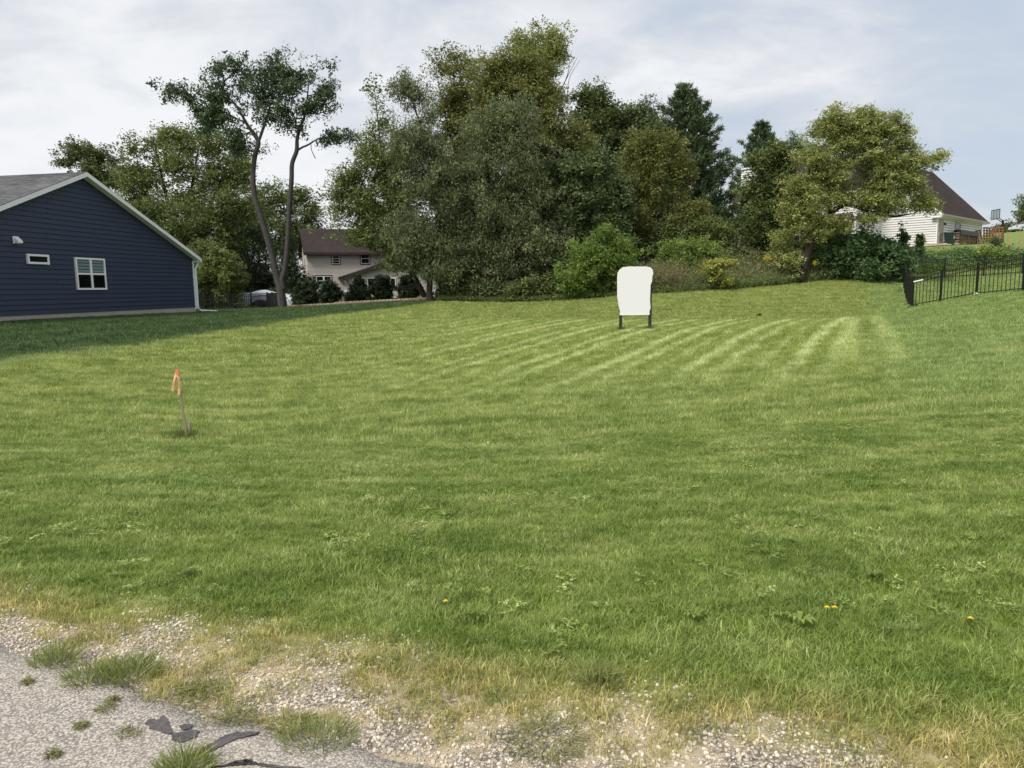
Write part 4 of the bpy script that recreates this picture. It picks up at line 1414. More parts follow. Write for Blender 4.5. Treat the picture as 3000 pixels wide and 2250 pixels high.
# ------------------------------------------------------------------ small red outbuilding behind the trees
ps = P(1560, 800, 62)
HS = House('shed', (ps.x, ps.y, h1(ps.x, ps.y)), (1.0, 0.1), 'red outbuilding with a rusty shingle roof half hidden behind the trees', 'shed')
ezS = HS.sight(1530, 768, 'y', 0).z
MB().box(-3, 3, 0.05, 4.5, -0.4, ezS - 0.03).build('wall', M['rust'], HS.root)
roof_slope(HS, (-3.3, -0.3, ezS), (3.3, -0.3, ezS), (3.3, 2.2, ezS + 1.9), (-3.3, 2.2, ezS + 1.9), M['shingle_rust'], course=0.16)
roof_slope(HS, (-3.3, 4.8, ezS), (3.3, 4.8, ezS), (3.3, 2.2, ezS + 1.9), (-3.3, 2.2, ezS + 1.9), M['shingle_rust'], course=0.3)
MB().box(-3.3, 3.3, -0.36, -0.305, ezS - 0.2, ezS + 0.0).build('fascia', M['taupe'], HS.root)
for lx in (-3.0, -1.0, 1.0, 2.85):
    MB().box(lx, lx + 0.14, -0.06, 0.045, -0.3, ezS - 0.1).build('wall_post', M['taupe'], HS.root)

# ================================================================== TREES AND SHRUBS
class Skel:
    def __init__(self):
        self.p, self.par, self.fix = [], [], []

    def add(self, p, par, r=0.0):
        self.p.append(np.array(p, float))
        self.par.append(par)
        self.fix.append(r)
        return len(self.p) - 1


def leaf_quads(cent, nrm_up, size, aspect, droop, rng, dirs=None, tri=False, nrm=None):
    """diamond leaves: cent (n,3); returns (4n,3)"""
    n = len(cent)
    if dirs is None:
        a = rng.normal(size=(n, 3))
        a[:, 2] = a[:, 2] * 0.6 - droop
    else:
        a = dirs + rng.normal(size=(n, 3)) * 0.35
        a[:, 2] -= droop
    a /= np.linalg.norm(a, axis=1)[:, None] + 1e-9
    nn = rng.normal(size=(n, 3))
    nn[:, 2] += nrm_up
    if nrm is not None:
        nn = nn * 0.55 + nrm
    b = np.cross(a, nn)
    b /= np.linalg.norm(b, axis=1)[:, None] + 1e-9
    L = size * rng.uniform(0.6, 1.25, n)
    W = L * aspect
    if tri:
        out = np.empty((n, 3, 3))
        out[:, 0] = cent - a * (L * 0.45)[:, None] + b * (W * 0.5)[:, None]
        out[:, 1] = cent + a * (L * 0.6)[:, None]
        out[:, 2] = cent - a * (L * 0.35)[:, None] - b * (W * 0.55)[:, None]
        return out.reshape(-1, 3)
    out = np.empty((n, 4, 3))
    out[:, 0] = cent - a * (L / 2)[:, None]
    out[:, 1] = cent + b * (W / 2)[:, None] - a * (L * 0.05)[:, None]
    out[:, 2] = cent + a * (L / 2)[:, None]
    out[:, 3] = cent - b * (W / 2)[:, None] - a * (L * 0.05)[:, None]
    return out.reshape(-1, 3)


def tube_mesh(sk, rad, min_r, name, mat, parent, trunk_lines=()):
    p = np.array(sk.p)
    par = np.array(sk.par)
    mb = MB()
    for line, rr in trunk_lines:
        mb.tube(line, rr, 10)
    sel = [i for i in range(len(p)) if par[i] >= 0 and sk.fix[i] == 0 and rad[i] >= min_r]
    V, Fc = [], []
    base = len(mb.v)
    for i in sel:
        a, b = p[par[i]], p[i]
        t = b - a
        L = np.linalg.norm(t)
        if L < 1e-4:
            continue
        t /= L
        ref = np.array([0, 0, 1.0]) if abs(t[2]) < 0.9 else np.array([1.0, 0, 0])
        u = np.cross(t, ref)
        u /= np.linalg.norm(u)
        w = np.cross(t, u)
        k = 5 if rad[i] > 0.05 else 3
        ra = min(rad[par[i]], rad[i] * 1.35)
        o = base + len(V)
        for q, r in ((a - t * ra * 0.3, ra), (b, rad[i])):
            for s in range(k):
                an = 6.2832 * s / k
                V.append(tuple(q + (u * math.cos(an) + w * math.sin(an)) * r))
        for s in range(k):
            s2 = (s + 1) % k
            Fc.append((o + s, o + s2, o + k + s2, o + k + s))
    mb.v += V
    mb.f += Fc
    me = bpy.data.meshes.new(name)
    me.from_pydata(mb.v, [], mb.f)
    for pg in me.polygons:
        pg.use_smooth = True
    me.materials.append(mat)
    return link(bpy.data.objects.new(name, me), parent)


def smooth_line(pts, n=6):
    """Catmull-Rom through points"""
    pts = [np.array(p, float) for p in pts]
    if len(pts) < 3:
        return [pts[0] + (pts[-1] - pts[0]) * t for t in np.linspace(0, 1, n + 1)]
    q = [2 * pts[0] - pts[1]] + pts + [2 * pts[-1] - pts[-2]]
    out = []
    for i in range(1, len(q) - 2):
        for t in np.arange(n) / n:
            a, b, c, d_ = q[i - 1:i + 3]
            out.append(0.5 * (2 * b + (c - a) * t + (2 * a - 5 * b + 4 * c - d_) * t * t + (3 * b - a - 3 * c + d_) * t ** 3))
    out.append(pts[-1])
    return out


def grow(name, label, cat, base, d, lobes, leaf, ncl=260, nleaf=60, size=0.17, aspect=0.55, sig=0.42, droop=0.25, vert=0.8, trunks=None, r0=0.25,
         bark='bark_dark', group=None, depth=0.8, shell=0.5, hole=0.0, seed=0, shade=0.0, extra=None, min_r=0.011, crown='crown', up=0.5, dlean=0.0, tmean=0.5):
    """tree or shrub. lobes: (px, py, rx_px, ry_px[, depth offset]); trunks: lists of photo points with radii"""
    rng = np.random.default_rng(1000 + seed)
    gp = P(base[0], base[1], d)
    gp.z = h1(gp.x, gp.y)
    root = empty(name, gp, label, cat, group)
    o0 = np.array(gp)
    # crown lobes in place
    LB = []
    for lb in lobes:
        dd = d + (lb[4] if len(lb) > 4 else 0)
        c = np.array(P(lb[0], lb[1], dd))
        rx, rz = lb[2] / F_PX * dd, lb[3] / F_PX * dd
        LB.append((c, np.array([rx, depth * (rx + rz) / 2, rz])))
    vol = np.array([np.prod(r) ** 0.72 for c, r in LB])
    pick = rng.choice(len(LB), ncl * 3, p=vol / vol.sum())
    dirs = rng.normal(size=(ncl * 3, 3))
    dirs /= np.linalg.norm(dirs, axis=1)[:, None]
    rr = rng.random(ncl * 3) ** shell
    cl = np.array([LB[k][0] + LB[k][1] * dv * r for k, dv, r in zip(pick, dirs, rr)])
    lr = np.array([LB[k][1].mean() for k in pick])
    fq = 1.15 / max(0.4, float(np.median(lr)))
    jit = np.array([mnoise.noise_vector(Vector(c) * fq + Vector((seed * 1.7, 3, 1))) for c in cl])
    cl = cl + jit * (0.55 * lr)[:, None] * (1, 1, 0.8)
    if hole > 0:
        ns = np.array([mnoise.noise(Vector(c) * 0.45 + Vector((seed * 3.1, 0, 0))) for c in cl])
        cl = cl[ns > np.quantile(ns, hole)]
    cl = cl[:ncl]
    gzz_ = hz(cl[:, 0], cl[:, 1])
    cl[:, 2] = np.maximum(cl[:, 2], gzz_ + 0.12)
    # trunk
    sk = Skel()
    lines = []
    if trunks is None:
        top = max((c for c, r in LB), key=lambda c: c[2])
        mid = np.mean([c for c, r in LB], axis=0)
        trunks_w = [([o0 - np.array([0, 0, 0.3]), o0 * 0.5 + np.array([mid[0], mid[1], (o0[2] + mid[2]) / 2]) * 0.5, mid, (mid + top) / 2 if len(LB) > 1 else mid + np.array([0, 0, LB[0][1][2] * 0.5])], None)]
    else:
        trunks_w = []
        for tr_ in trunks:
            pts = [np.array(P(t[0], t[1], d + (t[3] if len(t) > 3 else 0))) for t in tr_]
            trunks_w.append((pts, [t[2] for t in tr_]))
    for ti, (pts, rads) in enumerate(trunks_w):
        if ti == 0 or trunks is not None and trunks[ti][0][2] > 0.12:
            if ti == 0:
                pts[0] = pts[0].copy()
                pts[0][2] = min(pts[0][2], h1(pts[0][0], pts[0][1]) - 0.15)
        L_ = smooth_line(pts, 6)
        m_ = len(L_)
        if rads is None:
            R_ = [r0 * (1 - 0.85 * (i / (m_ - 1)) ** 0.8) for i in range(m_)]
            R_[0] = r0 * 1.25
        else:
            R_ = list(np.interp(np.linspace(0, len(rads) - 1, m_), range(len(rads)), rads))
        prev = -1
        if sk.p:
            prev = int(np.argmin(np.linalg.norm(np.array(sk.p) - L_[0], axis=1)))
        for q, r in zip(L_, R_):
            prev = sk.add(q, prev, r)
        lines.append(([q - o0 for q in L_], R_))
    # branches: every clump joins the nearest limb, growing outwards
    P_ = np.zeros((len(sk.p) + ncl * 7, 3))
    plen = np.zeros(len(P_))
    nn = len(sk.p)
    P_[:nn] = np.array(sk.p)
    start_z = o0[2]
    tr0 = np.array(sk.p)
    dist0 = np.array([np.linalg.norm(tr0 - c, axis=1).min() for c in cl]) if len(cl) else []
    ends = []
    allow = np.ones(len(P_), bool)
    zmin_c = cl[:, 2].min()
    for j in np.argsort(dist0):
        c = cl[j]
        dv = P_[:nn] - c
        cost = np.sqrt((dv * dv * (1, 1, 1.0)).sum(1)) + 0.28 * plen[:nn] + np.maximum(0, dv[:, 2]) * 0.6
        k = int(np.argmin(cost))
        a = P_[k]
        seg = c - a
        L = np.linalg.norm(seg)
        n_ = int(np.clip(L / 0.55, 1, 6))
        pd = P_[k] - P_[sk.par[k]] if sk.par[k] >= 0 else np.array([0, 0, 1.0])
        pd = pd / (np.linalg.norm(pd) + 1e-9)
        ctrl = a + pd * L * 0.35 + np.array([0, 0, 0.12 * L])
        prev = k
        for s in range(1, n_ + 1):
            t = s / n_
            q = (1 - t) ** 2 * a + 2 * t * (1 - t) * ctrl + t * t * c
            if s < n_:
                q = q + rng.normal(size=3) * 0.04 * L
            prev = sk.add(q, prev)
            P_[nn] = q
            plen[nn] = plen[sk.par[prev]] + L / n_
            nn += 1
        ends.append(prev)
    cnt = np.zeros(len(sk.p))
    for e in ends:
        i = e
        while i >= 0 and sk.fix[i] == 0:
            cnt[i] += 1
            i = sk.par[i]
    rad = np.array([f if f > 0 else min(0.45 * r0 + 0.02, 0.012 * max(c, 1) ** 0.5) for f, c in zip(sk.fix, cnt)])
    o_sk = Skel()
    o_sk.p, o_sk.par, o_sk.fix = [q - o0 for q in sk.p], sk.par, sk.fix
    if extra:
        for ln in extra:
            pts = [np.array(P(t[0], t[1], d + (t[3] if len(t) > 3 else 0))) - o0 for t in ln]
            lines.append((smooth_line(pts, 4), list(np.interp(np.linspace(0, len(ln) - 1, (len(ln) - 1) * 4 + 1), range(len(ln)), [t[2] for t in ln]))))
    tube_mesh(o_sk, rad, min_r, 'trunk' if cat == 'tree' else 'stem', M[bark], root, lines)
    # leaves: sprays round every clump and along its twig
    nl = rng.poisson(nleaf * 1.9, len(cl)) + 4
    idx = np.repeat(np.arange(len(cl)), nl)
    ax = np.array([np.array(sk.p[e]) - np.array(sk.p[sk.par[e]]) for e in [ends[i] for i in np.argsort(np.argsort(dist0))]]) if False else None
    off = rng.normal(size=(len(idx), 3)) * sig * (1, 1, vert)
    # each clump is a few flattened sprays
    nsp = 4
    spc = rng.normal(size=(len(cl), nsp, 3)) * sig * 0.9
    sp = rng.integers(0, nsp, len(idx))
    cen = cl[idx] + spc[idx, sp] * (1, 1, vert) + off * 0.55
    if droop > 0.6:                                           # hanging sprays
        cen[:, 2] -= np.abs(rng.normal(size=len(idx))) * sig * droop * 0.7
    cen[:, 2] = np.maximum(cen[:, 2], hz(cen[:, 0], cen[:, 1]) + 0.03)
    spn = rng.normal(size=(len(cl), nsp, 3)) * (0.75, 0.75, 0.5) + (0, 0, 0.55)
    lsz = size * np.clip(rng.normal(1, 0.16, len(cl)), 0.6, 1.5)[idx]
    q = leaf_quads(cen - o0, up, lsz, aspect, droop, rng, tri=True, nrm=spn[idx, sp])
    ctint = rng.normal(0, 0.13, len(cl))
    ltint = rng.normal(0, 0.06, len(LB))
    t = tmean + ctint[idx] + rng.normal(0, 0.17, len(idx))
    quads_object(crown, q, 3, M[leaf], np.clip(t, 0, 1), root)
    return root


def conifer(name, label, base, d, top, half_px, mat, seed, group=None, first=0.15, whorls=22, tuft=26, blen=0.30, bw=0.045, cat='tree', lift=0.25, gap=0.0, trunk_r=0.24):
    rng = np.random.default_rng(500 + seed)
    gp = P(base[0], base[1], d)
    gp.z = h1(gp.x, gp.y)
    root = empty(name, gp, label, cat, group)
    o0 = np.array(gp)
    tp = np.array(P(top[0], top[1], d))
    H = tp[2] - o0[2]
    R = half_px / F_PX * d
    lean = (tp - o0) / H
    mb = MB()
    line = [lean * H * t + np.array([0, 0, -0.2 if t == 0 else 0]) for t in np.linspace(0, 1, 8)]
    mb.tube(line, list(np.linspace(trunk_r, 0.02, 8)), 8)
    cents, dirs = [], []
    for w in range(whorls):
        f = first + (1 - first) * (w + rng.uniform(-0.2, 0.2)) / whorls
        z = H * f
        prof = (1 - f) / (1 - first)
        rl = R * (prof ** 0.68) * rng.uniform(0.8, 1.1) + 0.12
        nb = rng.integers(5, 8)
        a0 = rng.uniform(0, 6.28)
        for b in range(nb):
            if rng.random() < gap:
                continue
            an = a0 + 6.283 * b / nb + rng.normal(0, 0.2)
            L = rl * rng.uniform(0.62, 1.12)
            e = np.array([math.cos(an), math.sin(an), 0])
            st = lean * z
            pts = [st + e * L * t + np.array([0, 0, lift * L * (t ** 1.7) - 0.10 * L * t * (1 - t) * 4 * 0.5]) for t in (0, 0.35, 0.7, 1.0)]
            mb.tube(pts, [0.045 * prof + 0.015, 0.03 * prof + 0.012, 0.014, 0.006], 4, cap=False)
            nt = max(2, int(L / 0.22))
            for k in range(nt):
                t = 0.25 + 0.75 * (k + rng.random()) / nt
                c = st + e * L * t + np.array([0, 0, lift * L * (t ** 1.7) - 0.20 * L * t * (1 - t)])
                side = np.array([-e[1], e[0], 0]) * rng.normal(0, 0.16 + 0.22 * L * (1 - t * 0.6) * 0.6)
                c = c + side + np.array([0, 0, rng.normal(0, 0.06)])
                nq = tuft
                cents.append(c + rng.normal(size=(nq, 3)) * 0.13)
                dv = e * 0.8 + side * 0.8 + np.array([0, 0, 0.55])
                dirs.append(np.tile(dv, (nq, 1)) + rng.normal(size=(nq, 3)) * 0.55)
    cen = np.concatenate(cents)
    q = leaf_quads(cen, 0.3, blen, bw / blen * 1.2, -0.1, rng, np.concatenate(dirs), tri=True)
    t = 0.5 + rng.normal(0, 0.2, len(cen))
    me = bpy.data.meshes.new('trunk')
    me.from_pydata(mb.v, [], mb.f)
    me.materials.append(M['bark_dark'])
    link(bpy.data.objects.new('trunk', me), root)
    quads_object('crown', q, 3, M[mat], np.clip(t, 0, 1), root)
    return root


BACK = 'trees standing behind the lawns'
# --- tall twin trunked tree on the left
tw = [[(828, 884, 0.319), (822, 850, 0.274), (812, 814, 0.228), (791, 725, 0.205), (767, 646, 0.190), (745, 568, 0.175), (742, 500, 0.160), (749, 447, 0.152), (757, 416, 0.144), (738, 385, 0.114), (723, 363, 0.099), (696, 316, 0.076), (660, 274, 0.046)],
      [(829, 850, 0.213), (826, 820, 0.190), (835, 788, 0.182), (843, 709, 0.167), (848, 604, 0.160), (854, 526, 0.152), (856, 479, 0.144), (869, 442, 0.137), (871, 405, 0.114), (883, 363, 0.091), (893, 337, 0.076), (900, 290, 0.053), (905, 230, 0.030)],
      [(757, 416, 0.099), (772, 374, 0.091), (786, 332, 0.076), (796, 279, 0.046), (800, 220, 0.023)],
      [(869, 442, 0.076), (885, 432, 0.068), (903, 424, 0.061), (938, 405, 0.038), (1000, 395, 0.019)],
      [(723, 363, 0.053), (690, 345, 0.046), (640, 320, 0.030), (560, 280, 0.015)],
      [(868, 372, 0.046), (866, 350, 0.053), (884, 346, 0.046)],
      [(911, 420, 0.023), (913, 440, 0.023), (924, 464, 0.030)]]
grow('tree', 'tall tree with two bare grey trunks and a high dark open crown', 'tree', (828, 884), 50,
     [(505, 262, 48, 34), (560, 285, 50, 40), (612, 265, 70, 70), (690, 190, 75, 60), (655, 330, 90, 62), (735, 250, 55, 70), (795, 215, 58, 65), (800, 320, 60, 62), (880, 180, 62, 55), (930, 225, 55, 55), (935, 300, 55, 45), (770, 400, 95, 34),
      (960, 402, 62, 20), (1010, 398, 55, 24), (690, 405, 42, 40), (835, 428, 32, 30), (600, 350, 55, 35), (875, 270, 55, 60), (705, 425, 30, 25), (850, 360, 45, 45), (920, 255, 60, 70), (900, 330, 55, 40)],
     'leaf_twin', ncl=560, nleaf=18, size=0.19, aspect=0.55, sig=0.25, droop=0.85, trunks=tw, bark='bark_grey', r0=0.2, hole=0.32, shell=0.6, seed=1, tmean=0.42, min_r=0.008)
# --- background, left
grow('tree', 'small dark tree rising behind the ridge of the navy house', 'tree', (262, 700), 74, [(232, 440, 40, 28), (300, 472, 52, 36), (205, 472, 34, 18), (310, 520, 60, 42), (255, 545, 50, 40), (250, 505, 30, 30)],
     'leaf_mid', ncl=150, nleaf=55, size=0.24, sig=0.42, seed=2, hole=0.15)
grow('tree', 'broad yellow green maple with many upright limbs behind the navy house', 'tree', (520, 860), 66,
     [(420, 430, 50, 42), (470, 420, 60, 40), (560, 410, 70, 40), (640, 420, 65, 45), (700, 470, 45, 55), (440, 510, 80, 60), (560, 500, 95, 60), (660, 540, 70, 60), (400, 560, 55, 50), (560, 600, 150, 55), (725, 520, 35, 40)],
     'leaf_maple', ncl=330, nleaf=52, size=0.24, sig=0.50, seed=3, hole=0.22, shell=0.55, r0=0.25,
     trunks=[[(520, 866, .35), (515, 760, .3), (500, 640, .2), (470, 500, .1), (450, 410, .04)], [(515, 760, .2), (545, 640, .16), (570, 500, .1), (585, 410, .03)], [(515, 700, .2), (600, 620, .14), (650, 520, .09), (680, 430, .03)], [(500, 700, .15), (440, 600, .1), (410, 520, .06), (400, 450, .03)]])
grow('tree', 'mid green dense tree below the maple behind the round bush', 'tree', (600, 880), 62, [(480, 660, 75, 60), (580, 660, 80, 70), (660, 640, 70, 60), (540, 740, 90, 80), (630, 740, 70, 80), (700, 600, 50, 60), (430, 640, 50, 50)],
     'leaf_mid', ncl=300, nleaf=60, size=0.24, sig=0.5, seed=4)
grow('tree', 'rounded green tree seen between the two trunks', 'tree', (850, 870), 84, [(760, 610, 60, 60), (850, 590, 70, 50), (910, 640, 45, 50), (800, 690, 90, 80), (880, 720, 60, 70), (720, 660, 50, 60)],
     'leaf_mid', ncl=260, nleaf=60, size=0.28, sig=0.6, seed=5)
grow('tree', 'dark drooping evergreen behind the fence at left', 'tree', (700, 885), 70, [(690, 660, 55, 60), (720, 720, 70, 70), (670, 760, 60, 60), (740, 790, 70, 55), (660, 820, 60, 40)],
     'needle_dark', ncl=250, nleaf=70, size=0.26, aspect=0.25, sig=0.45, droop=0.9, seed=6)
conifer('tree', 'narrow dark spruce between the twin trunk and the globe shrubs', (848, 885), 61, (846, 690), 62, 'needle_dark', 7, first=0.03, whorls=20, tuft=16, blen=0.26, bw=0.06, lift=0.0)
grow('bush', 'rounded yellow green bush beside the navy house corner', 'bush', (632, 902), 57, [(630, 800, 72, 78), (600, 760, 45, 45), (668, 845, 48, 50), (585, 840, 40, 60), (632, 870, 70, 30)],
     'leaf_maple', ncl=300, nleaf=62, size=0.17, sig=0.28, seed=8, shell=0.35, r0=0.12, tmean=0.48)
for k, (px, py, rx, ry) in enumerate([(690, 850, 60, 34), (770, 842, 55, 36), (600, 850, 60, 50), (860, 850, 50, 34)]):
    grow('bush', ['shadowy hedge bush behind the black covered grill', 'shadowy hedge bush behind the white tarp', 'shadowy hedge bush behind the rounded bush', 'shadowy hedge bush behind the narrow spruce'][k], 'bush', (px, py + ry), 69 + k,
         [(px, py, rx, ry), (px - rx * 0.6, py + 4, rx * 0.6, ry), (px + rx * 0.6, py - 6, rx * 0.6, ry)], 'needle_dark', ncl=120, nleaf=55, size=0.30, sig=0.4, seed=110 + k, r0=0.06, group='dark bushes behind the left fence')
# --- globe arborvitae in a row
for k, (px, py, rx, ry) in enumerate([(893, 866, 31, 32), (966, 862, 30, 34), (1050, 856, 31, 34), (1115, 850, 34, 36), (1200, 845, 36, 40)]):
    lab = ['rounded dark arborvitae nearest the twin trunked tree', 'rounded dark arborvitae below the double window', 'rounded dark arborvitae in front of the left sunroom window',
           'rounded dark arborvitae in front of the sunroom middle, with pale sprigs beside it', 'rounded dark arborvitae at the dark end of the row by the leaning trunk'][k]
    grow('arborvitae', lab, 'shrub', (px, py + ry), 58.5 - 0.6 * k, [(px, py - ry * 0.25, rx * 0.72, ry * 0.75), (px, py + ry * 0.35, rx, ry * 0.62), (px, py - ry * 0.7, rx * 0.38, ry * 0.45)],
         'needle_dark', ncl=110, nleaf=80, size=0.17, aspect=0.45, sig=0.17, droop=-0.2, seed=20 + k, shell=0.3, r0=0.08, group='rounded arborvitae along the patio', tmean=0.55)
# --- the wood in the middle
grow('tree', 'loose yellow green tree at the left end of the wood, above the sunroom', 'tree', (1252, 885), 47.6,
     [(1105, 300, 26, 45), (1140, 350, 40, 50), (1085, 420, 40, 40), (1040, 520, 48, 40), (1010, 560, 38, 30), (1120, 480, 60, 60), (1060, 600, 75, 50), (1005, 650, 48, 40), (1110, 640, 70, 60), (1150, 715, 80, 50), (1060, 690, 55, 36), (1150, 560, 55, 70), (1180, 760, 55, 36), (1180, 640, 50, 60), (1190, 470, 50, 80)],
     'leaf_maple', ncl=520, nleaf=46, size=0.17, sig=0.36, seed=30, hole=0.14, shell=0.55, r0=0.18,
     trunks=[[(1252, 886, .20), (1230, 842, .19), (1200, 785, .17), (1165, 710, .14), (1140, 600, .11), (1122, 480, .07), (1108, 360, .04), (1100, 285, .02)], [(1150, 650, .09), (1090, 580, .06), (1045, 510, .03)], [(1165, 710, .08), (1080, 670, .05), (1010, 645, .02)]])
grow('tree', 'dark weeping tree with a slim trunk standing at the edge of the lawn', 'tree', (1262, 888), 45.5,
     [(1185, 260, 36, 36), (1230, 300, 50, 50), (1200, 330, 48, 60), (1235, 400, 64, 64), (1195, 430, 46, 66), (1280, 480, 50, 55), (1230, 560, 62, 60), (1305, 590, 42, 55), (1210, 680, 75, 60), (1285, 700, 55, 60), (1200, 745, 45, 40), (1255, 770, 50, 40), (1300, 780, 40, 40)],
     'leaf_grey', ncl=440, nleaf=52, size=0.19, aspect=0.33, sig=0.32, droop=1.0, seed=31, hole=0.12, r0=0.16, tmean=0.42,
     trunks=[[(1262, 890, .24), (1258, 850, .19), (1266, 780, .17), (1272, 700, .16), (1290, 610, .14), (1275, 500, .11), (1240, 390, .08), (1205, 290, .03)], [(1280, 640, .1), (1310, 560, .07), (1320, 500, .03)]])
grow('tree', 'olive tree with an open feathery top at the upper left of the wood', 'tree', (1390, 870), 57,
     [(1320, 150, 26, 30), (1300, 195, 50, 34), (1365, 215, 38, 40), (1340, 270, 75, 48), (1390, 320, 60, 60), (1330, 350, 60, 55), (1370, 430, 70, 70)],
     'leaf_olive', ncl=250, nleaf=46, size=0.20, sig=0.40, seed=32, hole=0.2, tmean=0.36,
     trunks=[[(1390, 870, .3), (1380, 650, .24), (1365, 450, .15), (1340, 300, .08), (1322, 170, .02)], [(1375, 560, .14), (1320, 400, .09), (1290, 270, .04)]])
grow('tree', 'big olive yellow tree filling the top middle of the wood', 'tree', (1530, 880), 54,
     [(1420, 215, 45, 42), (1480, 190, 60, 45), (1550, 205, 65, 48), (1460, 270, 80, 60), (1560, 290, 85, 70), (1490, 360, 100, 60), (1600, 380, 70, 70), (1440, 350, 60, 60), (1540, 440, 100, 60)],
     'leaf_olive', ncl=520, nleaf=58, size=0.19, sig=0.40, seed=33, hole=0.08, shell=0.45, r0=0.3)
grow('tree', 'thin olive tree whose sparse crown stands highest with bare twigs beside it', 'tree', (1600, 880), 56,
     [(1520, 120, 34, 26), (1562, 105, 32, 28), (1632, 105, 38, 26), (1610, 150, 46, 30), (1560, 165, 40, 34), (1640, 165, 30, 30), (1600, 220, 45, 40), (1630, 270, 40, 50), (1590, 300, 40, 50)],
     'leaf_gold', ncl=200, nleaf=40, size=0.18, sig=0.36, seed=34, hole=0.2, tmean=0.32,
     trunks=[[(1600, 880, .26), (1592, 600, .2), (1588, 400, .14), (1596, 280, .10), (1610, 200, .06), (1635, 110, .02)], [(1590, 340, .1), (1565, 230, .06), (1560, 120, .02)]],
     extra=[[(1600, 330, .05), (1650, 250, .035), (1668, 190, .02), (1655, 130, .012)], [(1650, 250, .025), (1690, 170, .012)], [(1662, 300, .03), (1668, 230, .02), (1700, 175, .01)], [(1668, 200, .015), (1648, 150, .008)]])
grow('tree', 'yellow olive tree on the right shoulder of the wood', 'tree', (1670, 880), 55,
     [(1650, 430, 50, 80), (1690, 420, 42, 70), (1640, 540, 60, 80), (1690, 540, 50, 70), (1600, 540, 60, 80), (1660, 640, 70, 60)],
     'leaf_olive', ncl=330, nleaf=58, size=0.19, sig=0.40, seed=35, r0=0.24)
grow('tree', 'great dark grey green tree in front of the wood with drooping boughs', 'tree', (1500, 884), 46.5,
     [(1500, 340, 70, 50), (1430, 390, 75, 60), (1520, 420, 80, 60), (1390, 480, 60, 60), (1480, 500, 100, 70), (1560, 530, 60, 70), (1420, 590, 90, 70), (1530, 620, 80, 60), (1360, 660, 60, 55), (1450, 690, 90, 60), (1540, 710, 80, 55), (1390, 740, 80, 45), (1470, 770, 70, 40), (1600, 700, 60, 60)],
     'leaf_grey', ncl=760, nleaf=58, size=0.18, aspect=0.38, sig=0.34, droop=0.9, seed=36, shell=0.45, r0=0.2, tmean=0.45,
     trunks=[[(1500, 886, .30), (1504, 800, .25), (1530, 700, .2), (1545, 620, .15), (1540, 480, .1), (1520, 380, .04)], [(1504, 800, .18), (1460, 680, .13), (1430, 540, .08), (1430, 420, .03)]],
     extra=[[(1552, 690, .03), (1570, 680, .035), (1590, 655, .04), (1605, 620, .03), (1610, 575, .015)], [(1597, 640, .02), (1625, 640, .015), (1650, 655, .008)], [(1608, 680, .02), (1612, 600, .015), (1608, 560, .01)]])
grow('tree', 'dark broad leaved tree right of the wood, behind the white sign', 'tree', (1700, 878), 47.5,
     [(1680, 510, 60, 60), (1750, 500, 60, 60), (1720, 580, 80, 70), (1650, 620, 60, 70), (1790, 590, 50, 60), (1720, 680, 90, 60), (1640, 720, 60, 60), (1780, 680, 60, 60)],
     'leaf_dark', ncl=480, nleaf=54, size=0.22, aspect=0.6, sig=0.36, seed=37, r0=0.2, tmean=0.55)
grow('tree', 'rounded grey green tree on the skyline right of the wood', 'tree', (1745, 860), 68, [(1725, 295, 50, 45), (1760, 330, 48, 45), (1720, 370, 50, 60), (1775, 400, 50, 60), (1740, 470, 60, 70)],
     'leaf_mid', ncl=230, nleaf=60, size=0.25, sig=0.46, seed=38)
grow('tree', 'dark tree between the rounded tree and the tall pine', 'tree', (1850, 850), 69, [(1810, 370, 45, 38), (1860, 350, 40, 36), (1895, 335, 30, 34), (1820, 440, 60, 60), (1880, 420, 45, 60), (1840, 520, 70, 70)],
     'leaf_dark', ncl=280, nleaf=60, size=0.25, sig=0.46, seed=39, tmean=0.6)
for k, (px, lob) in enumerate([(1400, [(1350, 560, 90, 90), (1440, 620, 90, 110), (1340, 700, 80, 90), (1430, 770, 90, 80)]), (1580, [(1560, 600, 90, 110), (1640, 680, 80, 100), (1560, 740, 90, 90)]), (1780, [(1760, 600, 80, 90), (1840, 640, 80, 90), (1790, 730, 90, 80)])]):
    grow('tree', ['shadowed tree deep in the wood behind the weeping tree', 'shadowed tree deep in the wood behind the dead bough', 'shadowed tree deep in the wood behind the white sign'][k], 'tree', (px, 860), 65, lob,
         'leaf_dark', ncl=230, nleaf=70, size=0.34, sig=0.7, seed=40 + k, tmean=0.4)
grow('tree', 'olive brown tree with a flat spreading top before the pine', 'tree', (1920, 850), 50,
     [(1900, 425, 60, 28), (1960, 440, 50, 26), (1860, 490, 55, 45), (1930, 500, 70, 45), (1990, 500, 40, 36), (1850, 570, 60, 55), (1930, 590, 70, 55), (1880, 660, 80, 55), (1960, 670, 70, 45), (1830, 640, 45, 60), (2030, 620, 50, 45)],
     'leaf_olive', ncl=420, nleaf=50, size=0.18, sig=0.36, seed=43, hole=0.12, r0=0.2, tmean=0.38)
conifer('pine_tree', 'tall dark pine with upswept boughs, highest conifer of the view', (2015, 800), 63, (2003, 243), 200, 'needle', 50, first=0.10, whorls=30, tuft=34, blen=0.36, bw=0.07, lift=0.30, gap=0.0, trunk_r=0.34)
conifer('pine_tree', 'smaller pine behind the white chimney', (2228, 760), 80, (2228, 352), 150, 'needle', 51, first=0.12, whorls=20, tuft=30, blen=0.42, bw=0.08, lift=0.35, gap=0.1)
